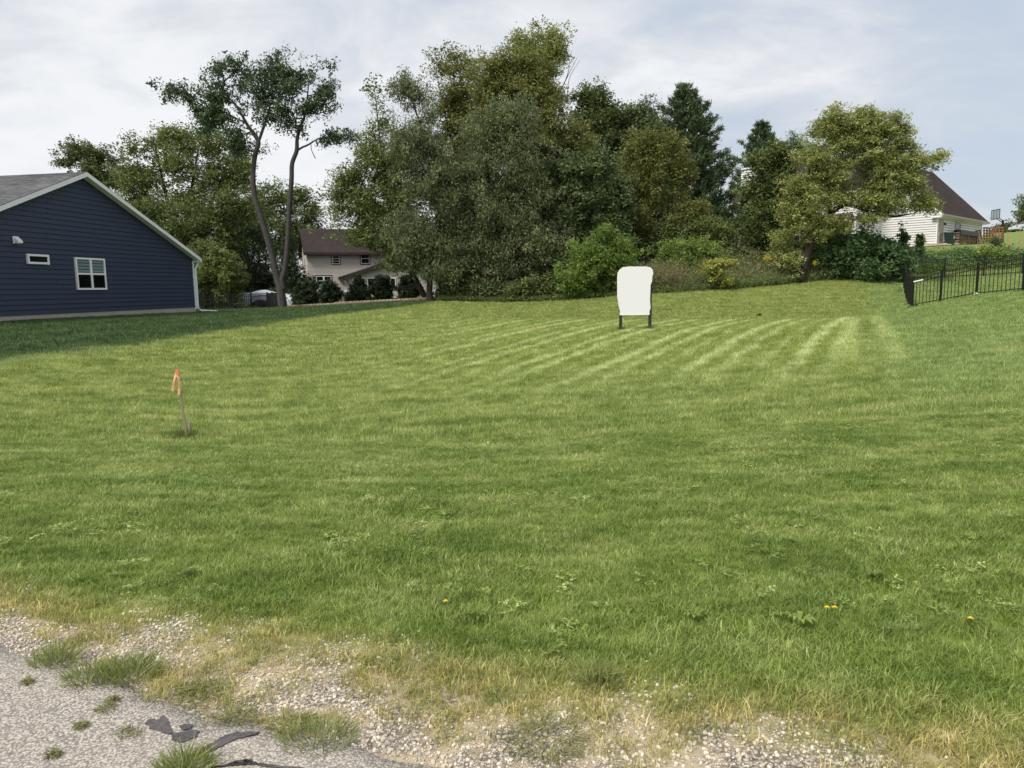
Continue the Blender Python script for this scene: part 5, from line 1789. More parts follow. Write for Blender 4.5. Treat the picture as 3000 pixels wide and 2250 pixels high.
grow('tree', 'narrow dark pine top showing left of the leaning tree', 'tree', (2340, 740), 74, [(2335, 410, 22, 22), (2345, 450, 30, 30), (2330, 490, 36, 34), (2350, 530, 40, 40)], 'needle', ncl=90, nleaf=60, size=0.3, aspect=0.2, sig=0.4, seed=52, droop=-0.3)
grow('tree', 'dense green tree standing before the white chimney house', 'tree', (2270, 800), 50,
     [(2235, 470, 40, 32), (2290, 460, 40, 36), (2250, 530, 50, 45), (2310, 540, 45, 60), (2240, 600, 50, 50), (2290, 630, 55, 55), (2260, 700, 60, 50), (2210, 560, 26, 40)],
     'leaf_mid', ncl=360, nleaf=54, size=0.20, sig=0.32, seed=53, r0=0.18, tmean=0.55)
lt = [[(2345, 785, .26), (2368, 735, .24), (2395, 690, .22), (2420, 640, .2), (2450, 612, .17), (2485, 592, .15), (2520, 577, .12), (2570, 560, .08), (2640, 530, .04)],
      [(2470, 600, .12), (2500, 603, .11), (2550, 620, .09), (2610, 634, .07), (2680, 625, .03)],
      [(2430, 630, .12), (2440, 540, .1), (2470, 440, .07), (2520, 350, .03)],
      [(2395, 690, .1), (2380, 600, .09), (2370, 500, .06), (2400, 400, .03)]]
grow('tree', 'leaning golden green tree spreading over the white house', 'tree', (2345, 786), 46,
     [(2440, 655, 46, 34), (2560, 645, 60, 18), (2470, 352, 74, 32), (2545, 360, 74, 34), (2610, 385, 55, 36), (2410, 375, 50, 36), (2500, 400, 95, 44), (2640, 420, 50, 40), (2400, 450, 55, 45), (2530, 470, 110, 45), (2640, 490, 70, 45), (2420, 530, 65, 50), (2540, 540, 110, 40), (2680, 545, 60, 40),
      (2340, 640, 45, 60), (2310, 700, 40, 50), (2320, 760, 50, 40), (2370, 600, 55, 50), (2450, 580, 55, 40), (2600, 595, 95, 30), (2700, 600, 50, 26), (2735, 465, 34, 22), (2380, 660, 55, 45), (2350, 720, 50, 45), (2330, 560, 40, 50)],
     'leaf_gold', ncl=1050, nleaf=48, size=0.16, aspect=0.5, sig=0.30, droop=0.1, seed=54, trunks=lt, hole=0.14, r0=0.2, vert=0.62, up=0.9, tmean=0.48)
# --- shrubs along the edge of the wood
grow('bush', 'bright feathery shrub with upright sprays left of the white sign', 'bush', (1770, 878), 42.5,
     [(1770, 700, 60, 45), (1720, 750, 60, 45), (1820, 750, 55, 50), (1770, 780, 80, 50), (1690, 810, 50, 40), (1760, 830, 90, 36), (1830, 820, 45, 40)],
     'leaf_bright', ncl=380, nleaf=48, size=0.17, aspect=0.36, sig=0.26, droop=-0.5, seed=60, r0=0.07, hole=0.1, tmean=0.36)
grow('bush', 'lush dark bush with broad leaves against the corner of the metal fence', 'bush', (2530, 820), 47,
     [(2470, 735, 60, 36), (2540, 720, 55, 32), (2600, 745, 45, 35), (2480, 780, 75, 36), (2570, 780, 70, 34), (2630, 765, 34, 40), (2430, 770, 40, 34)],
     'leaf_lush', ncl=420, nleaf=42, size=0.22, aspect=0.6, sig=0.26, seed=61, r0=0.06, tmean=0.5)
grow('bush', 'pale green sumac with arching fronds above the brown weeds', 'bush', (2010, 835), 46.5,
     [(1960, 735, 45, 22), (2020, 725, 45, 20), (2075, 730, 40, 22), (1990, 775, 60, 30), (2060, 770, 55, 28)],
     'leaf_bright', ncl=170, nleaf=42, size=0.19, aspect=0.3, sig=0.25, seed=62, r0=0.05, droop=0.4, tmean=0.5)
grow('plant', 'lime green leafy plant standing out of the brown weeds', 'plant', (2110, 850), 43.2, [(2105, 770, 30, 12), (2080, 786, 20, 14), (2135, 766, 18, 10), (2098, 802, 26, 16), (2120, 822, 16, 18)],
     'leaf_lime', ncl=44, nleaf=34, size=0.15, aspect=0.7, sig=0.15, seed=63, r0=0.03, tmean=0.55)
for k, (px, py, rx, ry, lf, lab) in enumerate([
        (1960, 700, 60, 45, 'leaf_mid', 'mid green bush under the flat topped olive tree'),
        (2080, 690, 65, 45, 'leaf_maple', 'yellow green bush below the tall pine'),
        (2165, 730, 55, 45, 'leaf_grey', 'grey green bush behind the lime green plant'),
        (2205, 670, 50, 55, 'leaf_mid', 'green bush in front of the chimney house wall'),
        (2310, 745, 60, 50, 'leaf_dark', 'dark bush at the foot of the leaning tree'),
        (2420, 720, 50, 45, 'leaf_mid', 'bush between the leaning trunk and the stair rail'),
        (1890, 755, 55, 55, 'leaf_dark', 'dark bush directly behind the white sign and the brown weeds'),
        (2140, 790, 60, 40, 'leaf_mid', 'low bush just right of the lime green plant')]):
    grow('bush', lab, 'bush', (px, py + ry), 49.5, [(px, py - ry * 0.3, rx * 0.8, ry * 0.6), (px - rx * 0.4, py + ry * 0.4, rx * 0.7, ry * 0.6), (px + rx * 0.45, py + ry * 0.3, rx * 0.65, ry * 0.6)],
         lf, ncl=190, nleaf=46, size=0.18, sig=0.28, seed=70 + k, r0=0.06, hole=0.08, group='bushes on the slope below the white house')
for k, (px, py, rx, ry) in enumerate([(1360, 850, 60, 30), (1460, 862, 60, 26), (1560, 855, 60, 34), (1640, 850, 45, 36), (1330, 800, 30, 45), (1600, 790, 60, 60), (1470, 820, 50, 40)]):
    grow('bush', ['low dark bush beside the weeping tree trunk', 'low bush under the darkest hollow of the wood', 'low bush under the drooping boughs', 'low bush next to the feathery shrub',
                  'tall dark bush behind the weeping tree trunk', 'grey green bush at the foot of the dead bough', 'bush in front of the red outbuilding'][k], 'bush', (px, py + ry), 46.8 + (2.5 if k > 3 else 0) - 0.008 * (px - 1330),
         [(px, py - ry * 0.2, rx, ry * 0.8), (px - rx * 0.5, py + ry * 0.3, rx * 0.7, ry * 0.6), (px + rx * 0.5, py + ry * 0.3, rx * 0.7, ry * 0.6)],
         ['leaf_mid', 'leaf_dark', 'leaf_mid', 'leaf_mid', 'leaf_dark', 'leaf_grey', 'leaf_dark'][k], ncl=150, nleaf=48, size=0.19, sig=0.28, seed=80 + k, r0=0.05, group='low bushes under the wood', tmean=0.5)
# --- far trees on the right skyline
grow('tree', 'pale green tree cut off by the right edge of the view', 'tree', (3010, 714), 110, [(3012, 600, 22, 34), (3000, 640, 22, 24), (3015, 670, 30, 24), (3030, 630, 50, 60)], 'leaf_mid', ncl=110, nleaf=40, size=0.3, sig=0.5, seed=90)
grow('tree', 'dark round tree behind the basketball pole', 'tree', (2945, 714), 115, [(2945, 690, 24, 24), (2930, 700, 18, 18), (2962, 702, 18, 16)], 'leaf_dark', ncl=90, nleaf=50, size=0.35, sig=0.6, seed=91, tmean=0.6)
grow('tree', 'far hazy tree behind the silver car', 'tree', (2985, 714), 150, [(2980, 700, 26, 16), (3005, 698, 26, 18)], 'leaf_dark', ncl=70, nleaf=50, size=0.45, sig=0.8, seed=92, tmean=0.6)
conifer('sapling', 'young spruce sapling growing behind the far run of the metal fence', (2920, 752), 54, (2917, 694), 26, 'needle', 93, first=0.0, whorls=10, tuft=16, blen=0.16, bw=0.04, cat='sapling', lift=0.1, trunk_r=0.04)
grow('bush', 'leafy pale bush around the spruce sapling', 'bush', (2905, 765), 52.6, [(2890, 742, 26, 14), (2935, 740, 22, 14), (2915, 755, 40, 14)], 'leaf_bright', ncl=70, nleaf=38, size=0.15, sig=0.2, seed=94, r0=0.03)

# --- squirrel nests high in the wood
for px, py, dd, lab in ((1370, 255, 55.5, 'dark leaf nest high in the olive tree'), (1592, 437, 46.0, 'dark leaf nest lower in the middle of the wood')):
    c = P(px, py, dd)
    rng = np.random.default_rng(int(px))
    cen = rng.normal(size=(260, 3)) * (0.20, 0.2, 0.17)
    o = quads_object('nest', leaf_quads(cen, 0.2, 0.20, 0.4, 0.0, rng), 4, M['nest'])
    o.location = c
    tag(o, lab, 'nest')


# ------------------------------------------------------------------ weeds and undergrowth that nobody could count
def strip_points(n, line, spread, rng):
    """random spots along a polyline of (x, y), scattered to its far side by spread"""
    pts = np.array(line, float)
    seg = np.linalg.norm(np.diff(pts, axis=0), axis=1)
    t = rng.random(n) * seg.sum()
    cs = np.r_[0, np.cumsum(seg)]
    i = np.clip(np.searchsorted(cs, t) - 1, 0, len(seg) - 1)
    u = (t - cs[i]) / seg[i]
    p = pts[i] * (1 - u)[:, None] + pts[i + 1] * u[:, None]
    off = rng.random(n) * spread
    return p[:, 0], p[:, 1] + off, t / seg.sum(), off


def edge_pt(px, py, d_):
    p = P(px, py, d_)
    return (p.x, p.y)


EDGE_L = [edge_pt(1285, 889, 45.6), edge_pt(1400, 888, 45), edge_pt(1520, 886, 44.2), edge_pt(1650, 881, 43), edge_pt(1780, 873, 42.3), edge_pt(1900, 863, 42)]
EDGE_R = [edge_pt(1880, 863, 42), edge_pt(2050, 853, 43.2), edge_pt(2200, 842, 44.5), edge_pt(2450, 817, 47), edge_pt(2640, 805, 48.3)]


def weeds(name, label, line, spread, n, hgt, mats, seed, size=0.16, aspect=0.3, nleaf=22, sig=0.12, upright=1.0, cat='weeds', hvar=0.3, base_z=0.0):
    """upright leafy stems; hgt(t, off) is the height of the stand"""
    rng = np.random.default_rng(seed)
    x_, y_, t, off = strip_points(n, line, spread, rng)
    z_ = hz(x_, y_)
    hh = hgt(t, off) * rng.uniform(1 - hvar, 1 + hvar, n)
    idx = np.repeat(np.arange(n), nleaf)
    f = rng.random(len(idx)) ** 0.8
    cen = np.c_[x_[idx], y_[idx], z_[idx] + 0.02] + np.c_[rng.normal(size=(len(idx), 2)) * sig * (0.5 + f)[:, None], hh[idx] * f]
    dirs = rng.normal(size=(len(idx), 3))
    dirs[:, 2] += upright
    q = leaf_quads(cen, 0.2, size, aspect, 0.0, rng, dirs, tri=True)
    tt = np.clip(0.5 + rng.normal(0, 0.15, n)[idx] + rng.normal(0, 0.16, len(idx)), 0, 1)
    o = quads_object(name, q, 3, mats, tt)
    return tag(o, label, cat, kind='stuff')


weeds('undergrowth', 'low green undergrowth along the foot of the wood', EDGE_L, 2.2, 1500, lambda t, o: 0.18 + 0.42 * o / 2.2, M['leaf_mid'], 1, size=0.16, aspect=0.45, nleaf=26, sig=0.16, upright=0.3, cat='undergrowth')
weeds('tall_grass', 'pale rough grass fringe at the edge of the mown lawn', EDGE_L + EDGE_R[1:], 0.7, 1700, lambda t, o: 0.16 + 0.22 * o + 0.25 * np.clip((t - 0.35) * 3, 0, 1), M['weed_green'], 2, size=0.26, aspect=0.09, nleaf=22, sig=0.12, upright=2.2, cat='tall grass')
weeds('goldenrod', 'tall green weeds thick along the foot of the slope', EDGE_R, 4.2, 1800, lambda t, o: 0.45 + 0.28 * o, M['weed_green'], 3, size=0.19, aspect=0.26, nleaf=34, sig=0.15, upright=0.9)
weeds('dry_weeds', 'brown seeding weeds mixed into the green along the slope', EDGE_R[:4], 3.4, 620, lambda t, o: 0.75 + 0.30 * o, M['weed_brown'], 4, size=0.16, aspect=0.24, nleaf=32, sig=0.13, upright=1.2)
weeds('dry_weeds', 'purple brown stand of dry weeds right behind the white sign', [edge_pt(1890, 862, 42.0), edge_pt(2000, 856, 42.8)], 1.8, 380, lambda t, o: 0.9 + 0.3 * o, M['weed_brown'], 5, size=0.14, aspect=0.24, nleaf=36, sig=0.13, upright=1.0)
weeds('broad_weeds', 'broad leaved green weeds of the upper slope', [edge_pt(1880, 830, 46), edge_pt(2200, 800, 48), edge_pt(2420, 790, 50)], 4.0, 900, lambda t, o: 0.5 + 0.2 * o, M['leaf_mid'], 6, size=0.20, aspect=0.45, nleaf=34, sig=0.2, upright=0.3)
weeds('bank_weeds', 'rough green weeds on the bank behind the far run of the metal fence', [(25.8, 50.4), (30, 51.6), (37, 51.8), (44, 51.4)], 3.2, 1300, lambda t, o: 0.25 + 0.22 * np.abs(np.sin(t * 23)) , M['leaf_bright'], 7, size=0.16, aspect=0.35, nleaf=26, sig=0.18, upright=0.5)
weeds('bank_weeds', 'dark leafy weeds low on that bank', [(25.8, 50.6), (30, 52.0), (37, 52.2), (44, 52)], 2.4, 700, lambda t, o: 0.35 + 0.35 * np.abs(np.sin(t * 17 + 1)), M['leaf_lush'], 8, size=0.19, aspect=0.5, nleaf=26, sig=0.2, upright=0.2)
rng = np.random.default_rng(5)
for k in range(3):
    c = P([2245, 2388, 2250][k], [752, 770, 758][k], 46)
    o = quads_object('goldenrod_flower', leaf_quads(rng.normal(size=(60, 3)) * (0.11, 0.11, 0.09), 0.4, 0.09, 0.5, 0, rng), 4, M['flower'])
    o.location = c
    tag(o, ['yellow goldenrod plume above the brown weeds', 'yellow goldenrod plume under the leaning trunk', 'second yellow plume just below the first'][k], 'flower', 'goldenrod plumes')
for k, (px, py, dd, h_px) in enumerate([(2646, 730, 48.5, 70), (2697, 735, 52.5, 42)]):
    grow('tall_weed', ['tall leafy weed rising beside the white wall', 'smaller tall weed nearer the taupe door'][k], 'plant', (px, py), dd, [(px, py - h_px * j / 5, 8 - 1.0 * j, 8) for j in range(6)], 'leaf_lush', ncl=26, nleaf=11, size=0.24, aspect=0.6, sig=0.12, seed=97 + k, r0=0.03, tmean=0.4)

# ================================================================== OBJECTS
# --- blank white lot sign on two dark posts
ds = 24.0
gl_, gr_ = P(1817, 968, ds), P(1903, 966, ds)
cs_ = (gl_ + gr_) / 2
sg = empty('lot_sign', Vector((cs_.x, cs_.y, h1(cs_.x, cs_.y))), 'blank white sign board with rounded corners on two dark posts', 'sign')
o_ = Vector(sg.location)


def sp(px, py):
    p = P(px, py, ds) - o_
    return (p.x, p.z)


out = [(1815, 921), (1816, 912), (1812, 893), (1808, 870), (1808, 812), (1809, 800), (1815, 790), (1825, 783), (1840, 781), (1895, 781), (1906, 784), (1912, 791), (1913.5, 801), (1911, 810), (1909.5, 826), (1905.5, 834), (1905, 850), (1904, 880), (1905.5, 902), (1902, 914), (1903, 921)]
mb = MB()
poly = [sp(*q) for q in out]
mb.prism(poly, 'y', -0.035, -0.008)
mb.build('panel', M['sign_white'], sg, bevel=0.004)
bt = sp(1859, 921)
MB().box(poly[0][0] + 0.002, poly[-1][0] - 0.002, -0.042, -0.0362, bt[1] - 0.02, bt[1] + 0.012).build('bottom_rail', M['white'], sg)
for px0, px1, tp in ((1814.5, 1822.5, 800), (1900, 1908.5, 812)):
    a, b = sp(px0, 966)[0], sp(px1, 966)[0]
    MB().box(a, b, -0.006, 0.075, -0.5, sp(px0, tp)[1]).build('post', M['dark_post'], sg)
    rng = np.random.default_rng(int(px0))
    cen = rng.normal(size=(120, 3)) * (0.09, 0.09, 0.03) + ((a + b) / 2, -0.02, 0.06)
    gt = quads_object('grass_tuft', leaf_quads(cen + np.array(o_), 0.1, 0.15, 0.07, 0, rng, np.tile((0, 0, 1.6), (120, 1))), 4, M['clipping'])
    tag(gt, 'uncut grass round the foot of the %s sign post' % ('left' if px0 < 1850 else 'right'), 'grass', kind='stuff')

# --- survey stake with orange ribbon, and a stub beside it
sb_ = ground_at(547, 1285, 10.4)
sb_.z = h1(sb_.x, sb_.y)
st = empty('survey_stake', sb_, 'leaning wooden survey stake tied with two orange ribbons', 'stake')
tp_ = P(518, 1076, 10.32) - sb_
MB().bar((tp_ * -0.12), tp_, 0.028, 0.013, up=(0, 1, 0.1)).build('shaft', M['wood_grey'], st)


def along(t, dy=-0.012):
    return tp_ * t + Vector((0, dy, 0))


MB().bar(along(0.90, -0.002), along(0.965, -0.002), 0.046, 0.028, up=(0, 1, 0.1)).build('knot', M['orange'], st)


def ribbon(pts, w, name):
    mb = MB()
    vs, n = [], len(pts)
    for i, (p, wx) in enumerate(pts):
        p = Vector(p)
        s = Vector((wx[0], wx[1], 0)).normalized() * (w / 2)
        vs += [p - s, p + s, p + s + Vector((0, 0.0015, 0)), p - s + Vector((0, 0.0015, 0))]
    for i in range(n - 1):
        a = i * 4
        for k in range(4):
            mb_f = (a + k, a + (k + 1) % 4, a + 4 + (k + 1) % 4, a + 4 + k)
            mb.f.append(mb_f)
    mb.v = [tuple(v) for v in vs]
    mb.f += [(0, 3, 2, 1), tuple((n - 1) * 4 + k for k in range(4))]
    return mb.build(name, M['orange_pale'], st)


def sk_(px, py, dy=-0.03):
    return P(px, py, 10.36) - sb_ + Vector((0, dy, 0))


ribbon([(sk_(519, 1092), (1, 0.2)), (sk_(516, 1106, -0.045), (1, -0.4)), (sk_(513, 1122, -0.05), (0.9, 0.3)), (sk_(510.5, 1136, -0.045), (1, 0.1)), (sk_(509, 1145, -0.04), (1, -0.1))], 0.030, 'ribbon')
ribbon([(sk_(522, 1094), (1, 0.4)), (sk_(527, 1106, -0.05), (0.6, 0.8)), (sk_(530, 1122, -0.055), (0.8, 0.6)), (sk_(529.5, 1136, -0.05), (1, 0.2)), (sk_(527.5, 1155, -0.045), (1, 0.0))], 0.034, 'ribbon')
s2 = ground_at(557, 1271, 10.9)
s2.z = h1(s2.x, s2.y)
stb = empty('stake_stub', s2, 'short square wooden stub standing right beside the ribboned stake', 'stake')
t2 = P(554.5, 1239, 10.9) - s2
t2.z = max(t2.z, 0.16)
MB().bar(t2 * -0.3, t2, 0.034, 0.034, up=(0, 1, 0.1)).build('shaft', M['wood_grey'], stb)
MB().bar(t2 + Vector((0, 0, 0.001)), t2 + Vector((0, 0, 0.004)), 0.033, 0.033, up=(0, 1, 0.1)).build('sawn_end', M['wood_pale'], stb)
rng = np.random.default_rng(77)
cen = np.c_[rng.normal(-0.08, 0.11, 420), rng.normal(0.05, 0.10, 420), rng.random(420) * 0.09]
tag(quads_object('grass_tuft', leaf_quads(cen + np.array(sb_), 0.1, 0.13, 0.06, 0, rng, np.tile((0, 0, 1.3), (420, 1))), 4, M['tuft']), 'long uncut grass round the ribboned stake', 'grass', kind='stuff')

# --- retaining wall of tan blocks, drawn stone by stone
m, g = new_mat('wall_block')
rnd = g.n('ShaderNodeObjectInfo').outputs['Random']
co = g.n('ShaderNodeTexCoord').outputs['Object']
nz = g.noise(co, 22, 4, 0.7)
c = g.ramp(rnd, [(0.0, (0.30, 0.20, 0.145)), (0.5, (0.40, 0.295, 0.215)), (1.0, (0.47, 0.37, 0.28))])
c = g.mix(g.m('MULTIPLY', nz, 0.5), c, (0.16, 0.11, 0.08))
finish(g, bsdf(g, c, 0.95, 0.1, g.bump(nz, 0.6, 0.02)))
M['wall_block'] = m
p0, p1 = P(815, 903, 52), P(1258, 880, 46.3)
rw = empty('retaining_wall', Vector((p0.x, p0.y, 0)), 'low retaining wall of tan split blocks along the patio bed', 'wall')
dirw = Vector((p1.x - p0.x, p1.y - p0.y, 0))
Lw = dirw.length
dirw.normalize()
nw = Vector((dirw.y, -dirw.x, 0))
if nw.y > 0:
    nw = -nw
bw_ = 0.30
block_meshes = []
for k in range(5):
    mb = MB()
    j = lambda a: random.uniform(-a, a)
    w_, h_ = bw_ - 0.012, 0.102
    mb.v = [(0.006, 0.2, 0), (w_, 0.2, 0), (w_ - 0.02, j(.01), 0.004), (w_ / 2, -0.03 + j(.012), 0.004), (0.02, j(.01), 0.004),
            (0.006, 0.2, h_), (w_, 0.2, h_), (w_ - 0.02, 0.012 + j(.01), h_), (w_ / 2, -0.02 + j(.012), h_), (0.02, 0.012 + j(.01), h_)]
    mb.f = [(0, 1, 2, 3, 4), (5, 9, 8, 7, 6), (0, 5, 6, 1), (1, 6, 7, 2), (2, 7, 8, 3), (3, 8, 9, 4), (4, 9, 5, 0)]
    block_meshes.append(mb.mesh('block', M['wall_block']))
ang = math.atan2(dirw.y, dirw.x)
za, zb_end = h1(p0.x, p0.y) - 0.03, h1(p1.x, p1.y) - 0.03
for r_ in range(3):
    nblk = int(Lw / bw_)
    for i in range(nblk):
        s = i * bw_ + (0.15 if r_ % 2 else 0)
        if r_ == 2 and s < 0.40 * Lw:
            continue
        q = Vector((p0.x, p0.y, 0)) + dirw * s
        if s > 0.40 * Lw and r_ == 0:
            zb = za + (zb_end - za) * s / Lw - 0.02
        else:
            zb = za + (zb_end - za) * s / Lw + (r_ - (1 if s > 0.40 * Lw else 0)) * 0.105 + (0.045 if s > 0.40 * Lw else 0)
        o = bpy.data.objects.new('block', random.choice(block_meshes))
        link(o, rw)
        o.location = q - Vector((p0.x, p0.y, 0)) + Vector((0, 0, zb))
        o.rotation_euler = (0, 0, ang + random.uniform(-0.01, 0.01))
# bed of mulch behind it
mb = MB()
nseg = 40
for i in range(nseg + 1):
    q = Vector((p0.x, p0.y, 0)) + dirw * (Lw * i / nseg)
    b = q - nw * 6
    mb.v += [(q.x - nw.x * 0.22, q.y - nw.y * 0.22, h1(q.x, q.y) + 0.14), (b.x, b.y, h1(b.x, b.y) + 0.10), (q.x - nw.x * 0.22, q.y - nw.y * 0.22, h1(q.x, q.y) - 0.2)]
for i in range(nseg):
    a = i * 3
    mb.f += [(a, a + 3, a + 4, a + 1), (a, a + 2, a + 5, a + 3)]
tag(mb.build('mulch_bed', M['mulch']), 'dark planting bed above the tan block wall', kind='structure')


# --- metal fences
def fence(label, runs, hgt, spacing, name='metal_fence', wp=0.075, pk=0.019, max_parts=290, rails=(1.0, 0.86, 0.10)):
    """runs: lists of post positions (x, y, ground z); pickets between neighbouring posts"""
    o0 = Vector(runs[0][0])
    root = empty(name, o0, label, 'fence')
    pick = bpy.data.meshes.new('picket')
    meshes = {}
    posts_done = set()
    n_p = 0
    rest = MB()
    for posts in runs:
        P3 = [Vector(p) for p in posts]
        for p in P3:
            key = (round(p.x, 2), round(p.y, 2))
            if key in posts_done:
                continue
            posts_done.add(key)
            q = p - o0
            mb = MB()
            mb.box(q.x - wp / 2, q.x + wp / 2, q.y - wp / 2, q.y + wp / 2, q.z - 0.4, q.z + hgt + 0.05)
            mb.box(q.x - wp / 2 - 0.01, q.x + wp / 2 + 0.01, q.y - wp / 2 - 0.01, q.y + wp / 2 + 0.01, q.z + hgt + 0.05, q.z + hgt + 0.075)
            mb.build('post', M['black_metal'], root)
        for a, b in zip(P3[:-1], P3[1:]):
            for f in rails:
                MB().bar(a - o0 + Vector((0, 0, hgt * f - 0.02)), b - o0 + Vector((0, 0, hgt * f - 0.02)), 0.03, 0.036).build('rail', M['black_metal'], root)
            Lh = math.hypot(b.x - a.x, b.y - a.y)
            n = max(1, int(round(Lh / spacing)))
            for i in range(1, n):
                q = a.lerp(b, i / n) - o0
                if n_p < max_parts:
                    key = 'p'
                    if key not in meshes:
                        meshes[key] = MB().box(-pk / 2, pk / 2, -pk / 2, pk / 2, 0.04, hgt - 0.005).mesh('picket', M['black_metal'])
                    o = bpy.data.objects.new('picket', meshes[key])
                    link(o, root)
                    o.location = q
                    n_p += 1
                else:
                    rest.box(q.x - pk / 2, q.x + pk / 2, q.y - pk / 2, q.y + pk / 2, q.z + 0.04, q.z + hgt - 0.005)
    if rest.v:
        tag(rest.build('picket', M['black_metal'], root), kind='stuff')
    return root


def fp(x, y):
    return (x, y, h1(x, y))


Fx, Fy = P(2672, 900, 33).x, 33.0
dF = Vector((2.25, -4.0))
front = [fp(Fx + dF.x * t, Fy + dF.y * t) for t in (0, 0.273, 0.597, 0.98, 1.36, 1.75)]
K_ = (25.5, 48.0)
side = [fp(Fx + (K_[0] - Fx) * t, Fy + (K_[1] - Fy) * t) for t in (0, 0.125, 0.25, 0.375, 0.5, 0.625, 0.75, 0.875, 1.0)]
far = [fp(*q) for q in (K_, (29.5, 50.2), (32.3, 50.4), (35.0, 50.5), (37.8, 50.6), (40.6, 50.6))]
fr_ = fence('black metal picket fence that turns a corner round the raised lawn on the right', [front, side, far], 1.30, 0.155)
# white plastic tube hung on its rail, and the twist of white cloth at a post foot
r0, r1 = Vector(front[0]), Vector(front[1])
o0 = Vector(front[0])
mb = MB()
a, b = r0.lerp(r1, 0.03) + Vector((-0.05, -0.06, 1.13)), r0.lerp(r1, 0.36) + Vector((-0.05, -0.06, 1.13))
wt = mb.tube([a, b], 0.032, 8).build('white_tube', M['white'])
tag(wt, 'white plastic tube resting along the fence rail by the corner post', 'tube')
q = Vector(front[2])
rng = np.random.default_rng(3)
o = quads_object('cloth_scrap', leaf_quads(rng.normal(size=(14, 3)) * (0.035, 0.03, 0.03) + (q.x - 0.05, q.y - 0.08, q.z + 0.08), 0.3, 0.09, 0.6, 0, rng), 4, M['white'])
tag(o, 'white scrap tied at the foot of a front fence post', 'scrap')
# drain pipe poking out below the fence corner
dp0, dp1 = P(2690, 899, 32.9), P(2660, 908, 32.4)
o = MB().tube([(dp0.x, dp0.y, h1(dp0.x, dp0.y) + 0.06), (dp1.x, dp1.y, h1(dp1.x, dp1.y) + 0.05)], 0.055, 10).build('drain_pipe', M['black_metal'])
tag(o, 'black drain pipe end lying below the fence corner', 'pipe')

lf = [P(577, 909, 52), P(600, 909, 52), P(623, 908, 52.5), P(672, 906, 53), P(736, 905, 53.5), P(785, 899, 55.5), P(799, 896, 57), P(816, 892, 59)]
lf = [fp(p.x, p.y) for p in lf]
fence('low black metal fence between the navy house and the twin trunked tree', [lf], 1.15, 0.14, wp=0.09, pk=0.032)

# --- boat under a white tarp behind the left fence
bt_ = P(785, 893, 60)
bt_.z = h1(bt_.x, bt_.y)
boat = empty('covered_boat', Matrix.Translation(bt_) @ Matrix.Rotation(0.12, 4, 'Z'), 'boat on a trailer under a crumpled white tarp behind the left fence', 'boat')
bm = bmesh.new()
nx, ny = 28, 10
rng = random.Random(5)
grid = []
Lb = 4.2
for i in range(nx + 1):
    u = i / nx
    w = 0.9 * (math.sin(math.pi * min(u * 1.25 + 0.12, 1)) ** 0.45 if u < 0.75 else 1.0 * (1 - (u - 0.75) * 0.25))
    w = max(w, 0.12)
    hh = 1.12 + 0.30 * math.exp(-((u - 0.45) / 0.22) ** 2) - 0.12 * u
    row = []
    for j in range(ny + 1):
        v = j / ny * 2 - 1
        yy = w * math.copysign(min(1, abs(v) * 1.35), v)
        drop = 0 if abs(v) < 0.7 else (abs(v) - 0.7) / 0.3
        zz = hh - 0.18 * (yy / 0.9) ** 2 - drop * (0.80 + 0.12 * math.sin(u * 9) - 0.25 * math.exp(-((u - 0.3) / 0.12) ** 2)) + 0.05 * mnoise.noise((u * 9, v * 5, 1.3)) + 0.025 * mnoise.noise((u * 26, v * 12, 4))
        row.append(bm.verts.new(((u - 0.5) * Lb, yy + 0.05 * mnoise.noise((u * 12, v * 6, 8)), max(0.12, zz))))
    grid.append(row)
for i in range(nx):
    for j in range(ny):
        bm.faces.new((grid[i][j], grid[i + 1][j], grid[i + 1][j + 1], grid[i][j + 1]))
me = bpy.data.meshes.new('tarp')
bm.to_mesh(me)
bm.free()
me.materials.append(M['tarp_white'])
tp2 = link(bpy.data.objects.new('tarp', me), boat)
tp2.modifiers.new('thick', 'SOLIDIFY').thickness = 0.012
MB().prism([(-1.9, 0.55), (-1.2, 0.32), (1.8, 0.32), (1.85, 0.72), (-2.0, 0.78)], 'y', -0.5, 0.5).build('hull', M['block_grey'], boat)
mb = MB()
mb.box(-2.6, 1.9, -0.06, 0.06, 0.2, 0.28)
mb.box(-0.5, -0.4, -0.8, 0.8, 0.2, 0.28)
mb.build('trailer', M['black_metal'], boat)
for sy in (-0.85, 0.85):
    MB().tube([(0.3, sy - 0.09, 0.27), (0.3, sy + 0.09, 0.27)], 0.27, 14).build('wheel', M['tyre'], boat)
    MB().tube([(-0.45, sy - 0.09, 0.27), (-0.45, sy + 0.09, 0.27)], 0.27, 14).build('wheel', M['tyre'], boat)
